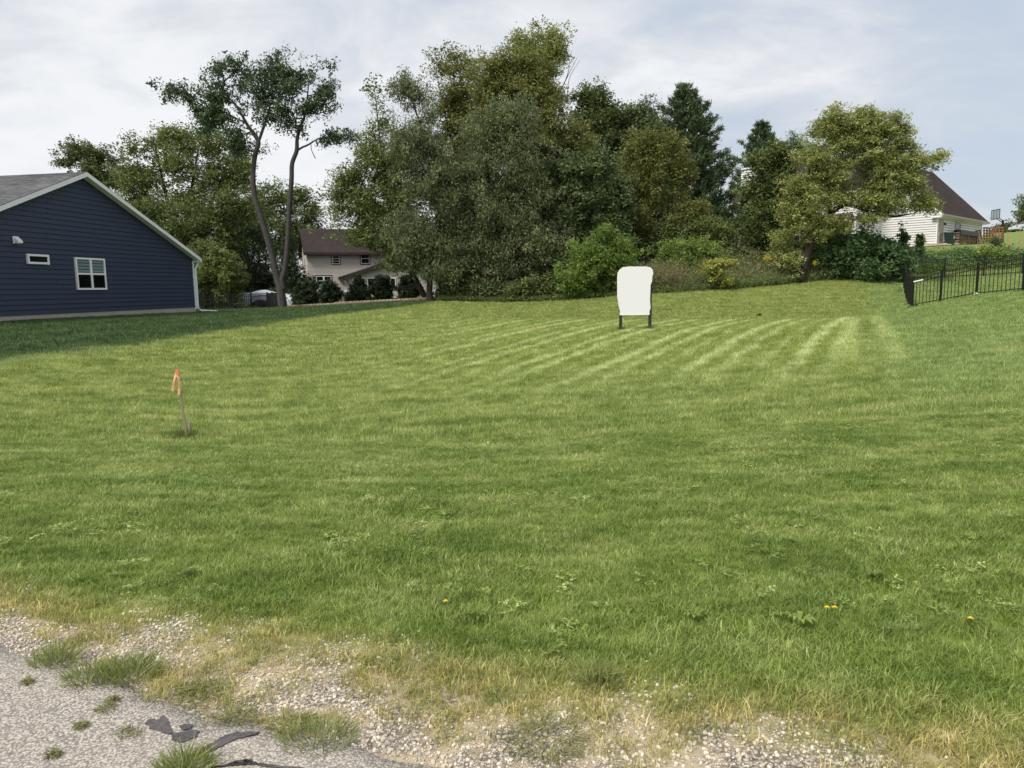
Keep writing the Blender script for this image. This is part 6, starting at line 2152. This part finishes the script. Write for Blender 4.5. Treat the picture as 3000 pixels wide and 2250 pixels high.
# dark cart beside it, and orange iron chairs seen over the tarp
bx = P(722, 895, 60)
bx.z = h1(bx.x, bx.y)
cart = empty('covered_grill', bx, 'black covered grill left of the tarped boat', 'grill')
MB().hexa([(-0.62, -0.3, 0.12), (0.62, -0.3, 0.12), (0.62, 0.3, 0.12), (-0.62, 0.3, 0.12), (-0.55, -0.26, 1.0), (0.55, -0.26, 1.0), (0.55, 0.26, 1.0), (-0.55, 0.26, 1.0)]).build('cover', M['tarp_black'], cart, bevel=0.05)
MB().prism([(-0.24, 1.0), (0.24, 1.0), (0.17, 1.22), (-0.17, 1.22)], 'x', -0.38, 0.38).build('hood', M['tarp_black'], cart, bevel=0.04)
for sx in (-0.5, 0.5):
    MB().tube([(sx, -0.2, 0.0), (sx, -0.2, 0.14)], 0.05, 8).build('wheel', M['tyre'], cart)
for k, px in enumerate((766, 779)):
    q = P(px, 862, 67)
    q.z = h1(q.x, q.y)
    ch = empty('iron_chair', Matrix.Translation(q) @ Matrix.Rotation(0.5 - k, 4, 'Z'), ['rust orange iron chair, left one behind the white tarp', 'rust orange iron chair, right one behind the white tarp'][k], 'chair', 'iron chairs behind the tarp')
    zt = P(px, 852, 67).z - q.z
    mb = MB()
    mb.tube([(-0.24, 0.22, zt - 0.7), (-0.24, 0.26, zt - 0.06), (-0.12, 0.27, zt), (0.12, 0.27, zt), (0.24, 0.26, zt - 0.06), (0.24, 0.22, zt - 0.7)], 0.022, 6)
    mb.tube([(0, 0.25, zt), (0, 0.23, zt - 0.65)], 0.016, 6)
    mb.build('backrest', M['wood_red'], ch)
    MB().box(-0.26, 0.26, -0.25, 0.24, zt - 0.74, zt - 0.70).build('seat', M['wood_red'], ch)
    for sx in (-0.23, 0.23):
        for sy in (-0.22, 0.22):
            MB().tube([(sx, sy, 0), (sx, sy, zt - 0.74)], 0.02, 6).build('leg', M['wood_red'], ch)

# --- wheeled bin, firewood and pallets beside the white house
def at3(lx, ly, lz=0.0):
    return H3.mat @ Vector((lx, ly, lz))


bw0 = H3.sight(2783, 700, 'y', -0.75)
pb_ = at3(bw0.x, -0.75)
pb_.z = H3.sight(2783, 719, 'y', -0.75).z + H3.O.z
wb = empty('wheeled_bin', Matrix.Translation(pb_) @ Matrix.Rotation(math.atan2(9, 9.5) - 0.1, 4, 'Z'), 'dark green wheeled refuse bin with a round white badge against the house wall', 'bin')
MB().hexa([(-0.26, -0.27, 0.06), (0.26, -0.27, 0.06), (0.26, 0.27, 0.06), (-0.26, 0.27, 0.06), (-0.36, -0.36, 0.98), (0.36, -0.36, 0.98), (0.36, 0.36, 0.98), (-0.36, 0.36, 0.98)]).build('body', M['bin_green'], wb, bevel=0.025)
mb = MB()
mb.hexa([(-0.39, -0.40, 0.985), (0.39, -0.40, 0.985), (0.39, 0.39, 0.985), (-0.39, 0.39, 0.985), (-0.33, -0.33, 1.07), (0.33, -0.33, 1.07), (0.33, 0.33, 1.09), (-0.33, 0.33, 1.09)])
mb.tube([(-0.3, 0.44, 1.02), (0.3, 0.44, 1.02)], 0.03, 8)
mb.build('lid', M['bin_green'], wb)
for sx in (-0.30, 0.30):
    MB().tube([(sx - 0.04, 0.27, 0.13), (sx + 0.04, 0.27, 0.13)], 0.13, 12).build('wheel', M['tyre'], wb)
badge = MB()
ring = [(0.115 * math.cos(a) - 0.02, 0.66 + 0.115 * math.sin(a)) for a in np.linspace(0, 2 * math.pi, 17)[:-1]]
yb = lambda z_: -0.27 - 0.09 * (z_ - 0.06) / 0.92
badge.add([(u, yb(v) - 0.008, v) for u, v in ring] + [(u, yb(v) - 0.001, v) for u, v in ring], [tuple(range(16))] + [(i, (i + 1) % 16, 16 + (i + 1) % 16, 16 + i) for i in range(16)])
bd = badge.build('badge', M['white'], wb)
mk = MB()
for k in range(3):
    a0 = k * 2.094 + 0.3
    pts = [(-0.02 + 0.06 * math.cos(a0 + t), 0.66 + 0.06 * math.sin(a0 + t)) for t in np.linspace(0, 1.35, 5)]
    for (u0, v0), (u1, v1) in zip(pts[:-1], pts[1:]):
        mk.bar((u0, yb(v0) - 0.0095, v0), (u1, yb(v1) - 0.0095, v1), 0.022, 0.002, up=(0, 1, 0))
mk.build('badge_mark', M['bin_green'], bd)

f0, f1 = H3.sight(2803, 712, 'y', -0.7), H3.sight(2853, 712, 'y', -0.7)
pf_ = at3(f0.x, -0.7)
pf_.z = h1(pf_.x, pf_.y)
fz = H3.sight(2803, 719, 'y', -0.7).z + H3.O.z
pf_.z = fz
fw_ = empty('firewood_stack', Matrix.Translation(pf_) @ Matrix.Rotation(math.atan2(9, 9.5), 4, 'Z'), 'stack of split firewood under a black tarp against the white house', 'firewood')
Lf = f1.x - f0.x
mb = MB()
rng = np.random.default_rng(8)
for r_ in range(9):
    for i in range(int(Lf / 0.15)):
        cx_, cz_ = (i + 0.5 * (r_ % 2)) * 0.15 + rng.normal(0, 0.012) + 0.07, 0.09 + r_ * 0.125 + rng.normal(0, 0.012)
        k = rng.integers(3, 7)
        a0 = rng.uniform(0, 6.28)
        rr_ = rng.uniform(0.055, 0.082)
        y0 = rng.uniform(-0.25, -0.12)
        mb.prism([(cx_ + rr_ * math.cos(a0 + 6.2832 * s / k), cz_ + rr_ * math.sin(a0 + 6.2832 * s / k)) for s in range(k)], 'y', y0, 0.2)
tag(mb.build('log', M['log_end'], fw_), kind='stuff')
mb = MB()
vs, n_ = [], 26
for i in range(n_ + 1):
    u = -0.1 + (Lf + 0.25) * i / n_
    w = 0.04 * mnoise.noise((u * 3, 0, 0))
    vs += [(u, -0.32, 0.90 + w + 0.10 * mnoise.noise((u * 2.2, 4, 0))), (u, -0.28, 1.27 + w), (u, 0.25, 1.32 + w), (u, 0.27, 1.1)]
mb.add(vs, [(i * 4 + k, i * 4 + 4 + k, i * 4 + 5 + k, i * 4 + 1 + k) for i in range(n_) for k in range(3)])
t_ = mb.build('tarp', M['tarp_black'], fw_)
t_.modifiers.new('thick', 'SOLIDIFY').thickness = 0.01
for sx in (-0.03, Lf + 0.03):
    MB().box(sx - 0.04, sx + 0.04, -0.24, -0.16, 0, 1.25).build('rack_post', M['wood_dark'], fw_)


def pallet(label, p, yaw, tilt, W, H, nb, ns, roll=0.0):
    """shipping pallet stood on edge: boards across stringers"""
    mat = Matrix.Translation(p) @ Matrix.Rotation(yaw, 4, 'Z') @ Matrix.Rotation(roll, 4, 'Y') @ Matrix.Rotation(tilt, 4, 'X')
    root = empty('pallet', mat, label, 'pallet', 'stained pallets beside the firewood')
    for k in range(ns):
        x_ = k * (W - 0.06) / (ns - 1)
        MB().box(x_, x_ + 0.06, -0.06, 0.04, 0, H).build('stringer', M['wood_red'], root)
    for k in range(nb):
        z_ = k * (H - 0.12) / (nb - 1)
        MB().box(0, W, 0.043, 0.062, z_, z_ + 0.11).build('board', M['wood_red'], root)
        if k % 2 == 0:
            MB().box(0, W, -0.085, -0.063, z_, z_ + 0.11).build('board', M['wood_red'], root)
    return root


def pal_at(px, py, d_):
    q = P(px, py, d_)
    return q


pallet('leaning orange stained pallet nearest the firewood', pal_at(2858, 717, 69), 0.35, -0.2, 0.95, 1.3, 6, 3, roll=-0.13)
pallet('upright orange stained pallet in the middle of the three', pal_at(2882, 716, 70.5), 0.30, -0.08, 1.15, 1.62, 7, 4, roll=0.0)
pallet('orange stained pallet farthest from the firewood', pal_at(2904, 715, 71.5), -0.5, -0.05, 0.9, 1.58, 7, 4)

# --- pale stakes on the hill lawn
for k, (px, py0, py1, dd) in enumerate([(2921.5, 683, 721, 62), (2952, 686, 736, 57.5), (2956.5, 684, 737, 57), (2986.5, 683, 734, 57.5), (2992, 681, 735, 57)]):
    a, b = P(px, py1, dd), P(px + 0.6, py0, dd)
    a.z = min(a.z, h1(a.x, a.y))
    rt = empty('garden_stake', a, ['pale wooden stake next to the farthest pallet', 'left pale stake of the pair behind the far fence', 'right pale stake of the pair behind the far fence',
                                   'left pale stake of the pair in front of the silver car', 'right pale stake of the pair in front of the silver car'][k], 'stake', 'pale stakes on the hill lawn')
    MB().bar((0, 0, -0.2), b - a, 0.085 if k == 0 else 0.07, 0.05, up=(0, 1, 0.05)).build('shaft', M['wood_pale'], rt)

# --- basketball hoop, seen from behind
db = 86
bp_ = P(2937, 716, db)
bp_.z = min(bp_.z, h1(bp_.x, bp_.y))
hp = empty('basketball_hoop', bp_, 'basketball hoop on a bent black pole, backboard seen from behind', 'basketball hoop')


def hpx(px, py, dy=0.0):
    return P(px, py, db + dy) - bp_


MB().bar((0, 0, -0.3), hpx(2938.5, 646), 0.17, 0.17, up=(0, 1, 0)).build('pole', M['black_metal'], hp)
mb = MB()
mb.bar(hpx(2939.5, 647), hpx(2918, 633, -0.5), 0.08, 0.10, up=(0, 1, 0.3))
mb.bar(hpx(2937, 652), hpx(2919, 640, -0.5), 0.08, 0.09, up=(0, 1, 0.3))
mb.bar(hpx(2919.5, 642, -0.5), hpx(2918.5, 628, -0.5), 0.12, 0.1, up=(0, 1, 0))
mb.bar(hpx(2919, 633, -0.5), hpx(2915, 624, -0.7), 0.07, 0.07, up=(0, 1, 0))
mb.bar(hpx(2919, 633, -0.5), hpx(2921, 624, -0.4), 0.06, 0.06, up=(0, 1, 0))
mb.build('support_arm', M['black_metal'], hp)
cen = hpx(2916.5, 628.5, -0.8)
yaw = Matrix.Rotation(math.radians(83), 4, 'Z')
bb = bpy.data.objects.new('backboard', None)
bbm = Matrix.Translation(cen) @ yaw
mb = MB()
mb.box(-0.9, 0.9, -0.012, 0.012, -0.53, 0.53)
mb.v = [tuple(bbm @ Vector(v)) for v in mb.v]
bo = mb.build('backboard', M['blind_pale'], hp)
mb = MB()
for a in ((-0.93, 0.93, 0.50, 0.56), (-0.93, 0.93, -0.56, -0.50)):
    mb.box(a[0], a[1], -0.03, 0.03, a[2], a[3])
for x_ in (-0.93, -0.35, 0.3, 0.87):
    mb.box(x_, x_ + 0.07, -0.028, 0.028, -0.50, 0.50)
mb.v = [tuple(bbm @ Vector(v)) for v in mb.v]
mb.build('backboard_frame', M['dark_post'], bo)
mb = MB()
rc = Vector((0, 0.42, -0.38))
mb.tube([tuple(rc + Vector((0.23 * math.cos(a), 0.23 * math.sin(a), 0))) for a in np.linspace(0, 2 * math.pi, 19)], 0.014, 6)
mb.bar((0, 0.02, -0.38), (0, 0.2, -0.38), 0.1, 0.03)
mb.v = [tuple(bbm @ Vector(v)) for v in mb.v]
mb.build('rim', M['wood_red'], hp)

# --- silver car at the right edge, nose to the left
cg = P(2964, 714.5, 97)
cg.z = max(h1(cg.x, cg.y), cg.z)
car = empty('parked_car', Matrix.Translation(cg) @ Matrix.Rotation(math.radians(8), 4, 'Z'), 'silver car parked beyond the hill lawn at the right edge', 'car')
prof = [(0.0, 0.35), (0.05, 0.62), (0.35, 0.80), (1.15, 0.94), (1.95, 1.40), (2.6, 1.48), (3.6, 1.42), (4.25, 1.02), (4.55, 0.95), (4.6, 0.4), (4.3, 0.24), (0.3, 0.22)]
bm = bmesh.new()
secs = []
for y_, sc_ in ((-0.86, 0.94), (-0.78, 1.0), (0.78, 1.0), (0.86, 0.94)):
    secs.append([bm.verts.new((x_ if abs(y_) < 0.8 else 2.3 + (x_ - 2.3) * 0.98, y_ * (0.78 if z_ > 1.2 else 1.0), 0.22 + (z_ - 0.22) * (sc_ if z_ > 0.6 else 1))) for x_, z_ in prof])
for a, b in zip(secs[:-1], secs[1:]):
    for i in range(len(prof)):
        bm.faces.new((a[i], a[(i + 1) % len(prof)], b[(i + 1) % len(prof)], b[i]))
bm.faces.new(secs[0])
bm.faces.new(secs[-1][::-1])
bmesh.ops.recalc_face_normals(bm, faces=bm.faces)
me = bpy.data.meshes.new('body')
bm.to_mesh(me)
bm.free()
me.materials.append(M['silver'])
bd = link(bpy.data.objects.new('body', me), car)
bv = bd.modifiers.new('bevel', 'BEVEL')
bv.width, bv.segments = 0.05, 2
MB().hexa([(1.32, -0.72, 1.03), (1.32, 0.72, 1.03), (1.95, 0.62, 1.42), (1.95, -0.62, 1.42), (1.26, -0.72, 1.05), (1.26, 0.72, 1.05), (1.90, 0.62, 1.445), (1.90, -0.62, 1.445)]).build('windscreen', M['glass'], car)
for sy in (-1, 1):
    y_ = 0.80 * sy
    mb = MB()
    mb.hexa([(1.55, y_, 0.98), (3.9, y_, 1.0), (3.9, y_ + 0.02 * sy, 1.0), (1.55, y_ + 0.02 * sy, 0.98), (2.05, 0.675 * sy, 1.36), (3.45, 0.675 * sy, 1.36), (3.45, 0.69 * sy, 1.36), (2.05, 0.69 * sy, 1.36)])
    mb.build('side_window', M['glass'], car)
    for x_ in (0.85, 3.65):
        w_ = MB().tube([(x_, y_ - 0.1 * sy, 0.32), (x_, y_ + 0.08 * sy, 0.32)], 0.32, 16).build('wheel', M['tyre'], car)
        MB().tube([(x_, y_ + 0.075 * sy, 0.32), (x_, y_ + 0.09 * sy, 0.32)], 0.20, 12).build('rim', M['silver'], w_)
    MB().box(0.10, 0.36, 0.5 * sy - 0.13, 0.5 * sy + 0.13, 0.66, 0.78).build('headlight', M['glass'], car)

# --- pale stone bed in front of the white house, and the timber edging below the hill lawn
mb = MB()
line = [(2680, 737, 57.5, 1.2), (2700, 734, 58.5, 1.8), (2730, 731, 59.5, 2.0), (2760, 729, 60.5, 1.9), (2790, 726.5, 62, 1.5), (2815, 724, 64, 1.0), (2832, 722.5, 65.5, 0.4)]
for px, py, dd, w in line:
    p = P(px, py, dd)
    mb.v += [(p.x, p.y, h1(p.x, p.y) + 0.06), (p.x + 0.6 * w, p.y + w * 1.3, h1(p.x + 0.6 * w, p.y + w * 1.3) + 0.14)]
mb.f = [(i * 2, i * 2 + 2, i * 2 + 3, i * 2 + 1) for i in range(len(line) - 1)]
tag(mb.build('stone_bed', M['stone_pale']), 'bed of pale stone along the foot of the white house', kind='structure')
rng = np.random.default_rng(21)
mbs = MB()
for k in range(170):
    i = rng.integers(0, len(line) - 1)
    t, s = rng.random(), rng.random()
    a, b, c_, d_ = (Vector(mb.v[j]) for j in (i * 2, i * 2 + 2, i * 2 + 1, i * 2 + 3))
    q = a.lerp(b, t).lerp(c_.lerp(d_, t), s)
    r = rng.uniform(0.10, 0.26)
    a0 = rng.uniform(0, 6.28)
    poly = [(q.x + r * rng.uniform(0.7, 1.2) * math.cos(a0 + 6.2832 * j / 6), q.y + r * rng.uniform(0.7, 1.2) * math.sin(a0 + 6.2832 * j / 6)) for j in range(6)]
    mbs.prism(poly, 'z', q.z - 0.02, q.z + rng.uniform(0.03, 0.10))
tag(mbs.build('flat_stones', M['stone_pale']), 'pale flat stones laid along the white house', 'stones', kind='stuff')
pts = [P(2690, 750, 54.5), P(2760, 748, 54.5), P(2850, 746, 54.5), P(2905, 741, 55.5), P(3000, 736.5, 56), P(3080, 733, 56)]
eg = empty('landscape_edging', pts[0], 'rust coloured timber edging along the lower edge of the hill lawn', 'edging')
for a, b in zip(pts[:-1], pts[1:]):
    az, bz = max(h1(a.x, a.y), a.z - 0.12), max(h1(b.x, b.y), b.z - 0.12)
    MB().bar(Vector((a.x, a.y, az)) - pts[0], Vector((b.x, b.y, bz)) - pts[0], 0.12, 0.24).build('timber', M['wood_red'], eg)

# --- small things on the grass
q = ground_at(2225, 889, 33)
rng = np.random.default_rng(31)
cen = rng.normal(size=(60, 3)) * (0.07, 0.06, 0.03) + (q.x, q.y, h1(q.x, q.y) + 0.05)
tag(quads_object('grass_clod', leaf_quads(cen, 0.3, 0.10, 0.4, 0, rng), 4, M['nest']), 'small dark clod lying on the far lawn right of the sign', 'clod')
a, b = ground_at(175, 1024, 19.5), P(166, 1014, 19.4)
sp_ = empty('sprinkler_stick', Vector((a.x, a.y, h1(a.x, a.y))), 'short dark stick leaning in the neighbouring lawn below the navy house', 'stick')
MB().tube([(0.02, 0, -0.1), (0, 0, 0.02), (-0.11, -0.02, 0.19)], 0.02, 6).build('shaft', M['dark_post'], sp_)


def on_road(px, py):
    r = ray(px, py)
    t = -CAM_H / r.z
    for _ in range(4):
        t = (h1(r.x * t, r.y * t) - CAM_H) / r.z
    return Vector((r.x * t, r.y * t, h1(r.x * t, r.y * t)))


def clump_of_grass(name, label, px, py, n, r, hgt, size, aspect, mat, seed, up=1.2, cat='grass clump', group=None, lift=0.012):
    q = on_road(px, py)
    rng = np.random.default_rng(seed)
    a = rng.uniform(0, 6.283, n)
    rr_ = r * np.sqrt(rng.random(n))
    dome = np.sqrt(np.clip(1 - (rr_ / (r * 1.05)) ** 2, 0, 1))
    cen = np.c_[rr_ * np.cos(a), rr_ * np.sin(a) * 0.8, lift + rng.random(n) * hgt * dome]
    dirs = np.c_[np.cos(a) * rr_ / r, np.sin(a) * rr_ / r, np.full(n, up)]
    o = quads_object(name, leaf_quads(cen, 0.2, size, aspect, 0, rng, dirs), 4, M[mat], np.clip(rng.normal(0.5, 0.2, n), 0, 1))
    o.location = q
    return tag(o, label, cat, group)


for k, (px, py, r, lab) in enumerate([(84, 2010, 0.028, 'small dark clump of clippings highest on the road'), (330, 2065, 0.032, 'dark clipping clump near the road edge, upper of two'),
                                      (310, 2090, 0.045, 'clipping clump just below the upper one near the road edge'), (375, 2160, 0.05, 'clipping clump left of the dark tar patch'),
                                      (240, 2140, 0.03, 'thin scrap of clippings in the open road'), (155, 2225, 0.03, 'thin scrap of clippings at the bottom of the road')]):
    clump_of_grass('clipping_clump', lab, px, py, 130, r, 0.03, 0.032, 0.10, 'clipping', 200 + k, up=0.1, group='clipping clumps on the road')
for k, (px, py, r, hh, n, lab) in enumerate([(165, 1945, 0.11, 0.07, 260, 'bushy green tuft in the gravel at far left'), (380, 1985, 0.14, 0.08, 380, 'largest green tuft growing in the gravel above the road'),
                                             (275, 1995, 0.13, 0.05, 260, 'spreading tuft just left of the largest one'), (545, 2262, 0.10, 0.05, 380, 'tuft pushing through the road beside the tar patch'),
                                             (930, 2170, 0.15, 0.05, 420, 'matted tuft at the end of the road crack'), (860, 2130, 0.10, 0.03, 200, 'flat mat of cut grass on the gravel in the middle'),
                                             (590, 2030, 0.11, 0.03, 200, 'flattened cut grass on the gravel right of the largest tuft'), (700, 2110, 0.07, 0.03, 120, 'small mat of cut grass near the dark crack'),
                                             (1600, 2180, 0.16, 0.04, 320, 'wide mat of dry cut grass at the bottom centre'), (1750, 2010, 0.1, 0.10, 420, 'leafy green tuft at the edge of the lawn in the middle')]):
    clump_of_grass('grass_tuft', lab, px, py, n, r, hh, 0.11 if k < 4 else 0.08, 0.045, 'tuft' if k not in (5, 6, 7, 8) else 'clipping', 230 + k, up=1.0 if k < 5 or k == 9 else 0.15, group='tufts in the gravel verge')


def rosette(px, py, r, n, mat, label, seed, name='dandelion_plant', cat='weed'):
    q = on_road(px, py)
    rng = np.random.default_rng(seed)
    a = np.linspace(0, 6.283, n, endpoint=False) + rng.normal(0, 0.2, n)
    L = r * 0.62 * rng.uniform(0.7, 1.2, n)
    vs, fs = [], []
    for i in range(n):
        d_ = np.array([math.cos(a[i]), math.sin(a[i]), 0])
        s_ = np.array([-d_[1], d_[0], 0])
        hh = rng.uniform(0.5, 1.0) * r * 0.5
        rows = [(0.05, 0.08, 0.0), (0.35, 0.20, 0.7), (0.7, 0.30, 1.0), (1.0, 0.03, 0.75)]
        b = len(vs)
        for t, w, zf in rows:
            vs += [tuple(d_ * L[i] * t - s_ * w * L[i] * 0.5 + (0, 0, 0.02 + hh * zf)), tuple(d_ * L[i] * t + s_ * w * L[i] * 0.5 + (0, 0, 0.02 + hh * zf))]
        for k in range(3):
            fs.append((b + 2 * k, b + 2 * k + 1, b + 2 * k + 3, b + 2 * k + 2))
    me = bpy.data.meshes.new(name)
    me.from_pydata(vs, [], fs)
    at = me.attributes.new('tint', 'FLOAT', 'FACE')
    at.data.foreach_set('value', np.repeat(np.clip(rng.normal(0.5, 0.2, n), 0, 1), 3).astype(np.float32))
    me.materials.append(M[mat])
    o = link(bpy.data.objects.new(name, me))
    o.location = q
    return tag(o, label, cat)


for k, (px, py, r, lab) in enumerate([(2340, 1845, 0.13, 'broad leaved weed below the two yellow dandelions'), (2030, 1825, 0.11, 'broad leaved weed left of the yellow dandelions'), (1760, 2000, 0.10, 'light green weed rosette at the lawn edge'),
                                      (2560, 1700, 0.10, 'weed rosette in the lawn at right'), (1080, 1480, 0.14, 'pale weed rosette in the middle of the near lawn'), (1400, 1820, 0.1, 'weed rosette among the near grass in the centre')]):
    rosette(px, py, r, 11, 'grass', lab, 300 + k)
for k, (px, py, lab) in enumerate([(2421, 1811, 'left yellow dandelion flower of the pair in the near lawn'), (2443, 1811, 'right yellow dandelion flower of the pair in the near lawn'), (1306, 1791, 'single yellow dandelion flower on a leaning stem near the centre'), (2840, 1845, 'yellow dandelion flower at the right edge of the lawn')]):
    q = on_road(px, py + 14)
    fl = empty('dandelion', q, lab, 'flower', 'dandelion flowers in the lawn')
    MB().tube([(0, 0, -0.01), (0.003, 0, 0.075)], 0.0025, 5).build('stem', M['leaf_bright'], fl)
    mb = MB()
    for j in range(16):
        a = j * 0.3927
        for rr_, zz in ((0.012, 0.082), (0.008, 0.086)):
            c_, s_ = math.cos(a + zz * 40), math.sin(a + zz * 40)
            mb.add([(0, 0, 0.076), (rr_ * c_ - 0.003 * s_, rr_ * s_ + 0.003 * c_, zz), (rr_ * 1.15 * c_, rr_ * 1.15 * s_, zz + 0.001), (rr_ * c_ + 0.003 * s_, rr_ * s_ - 0.003 * c_, zz)], [(0, 1, 2, 3)])
    mb.build('bloom', M['flower'], fl)
bpy.context.view_layer.update()
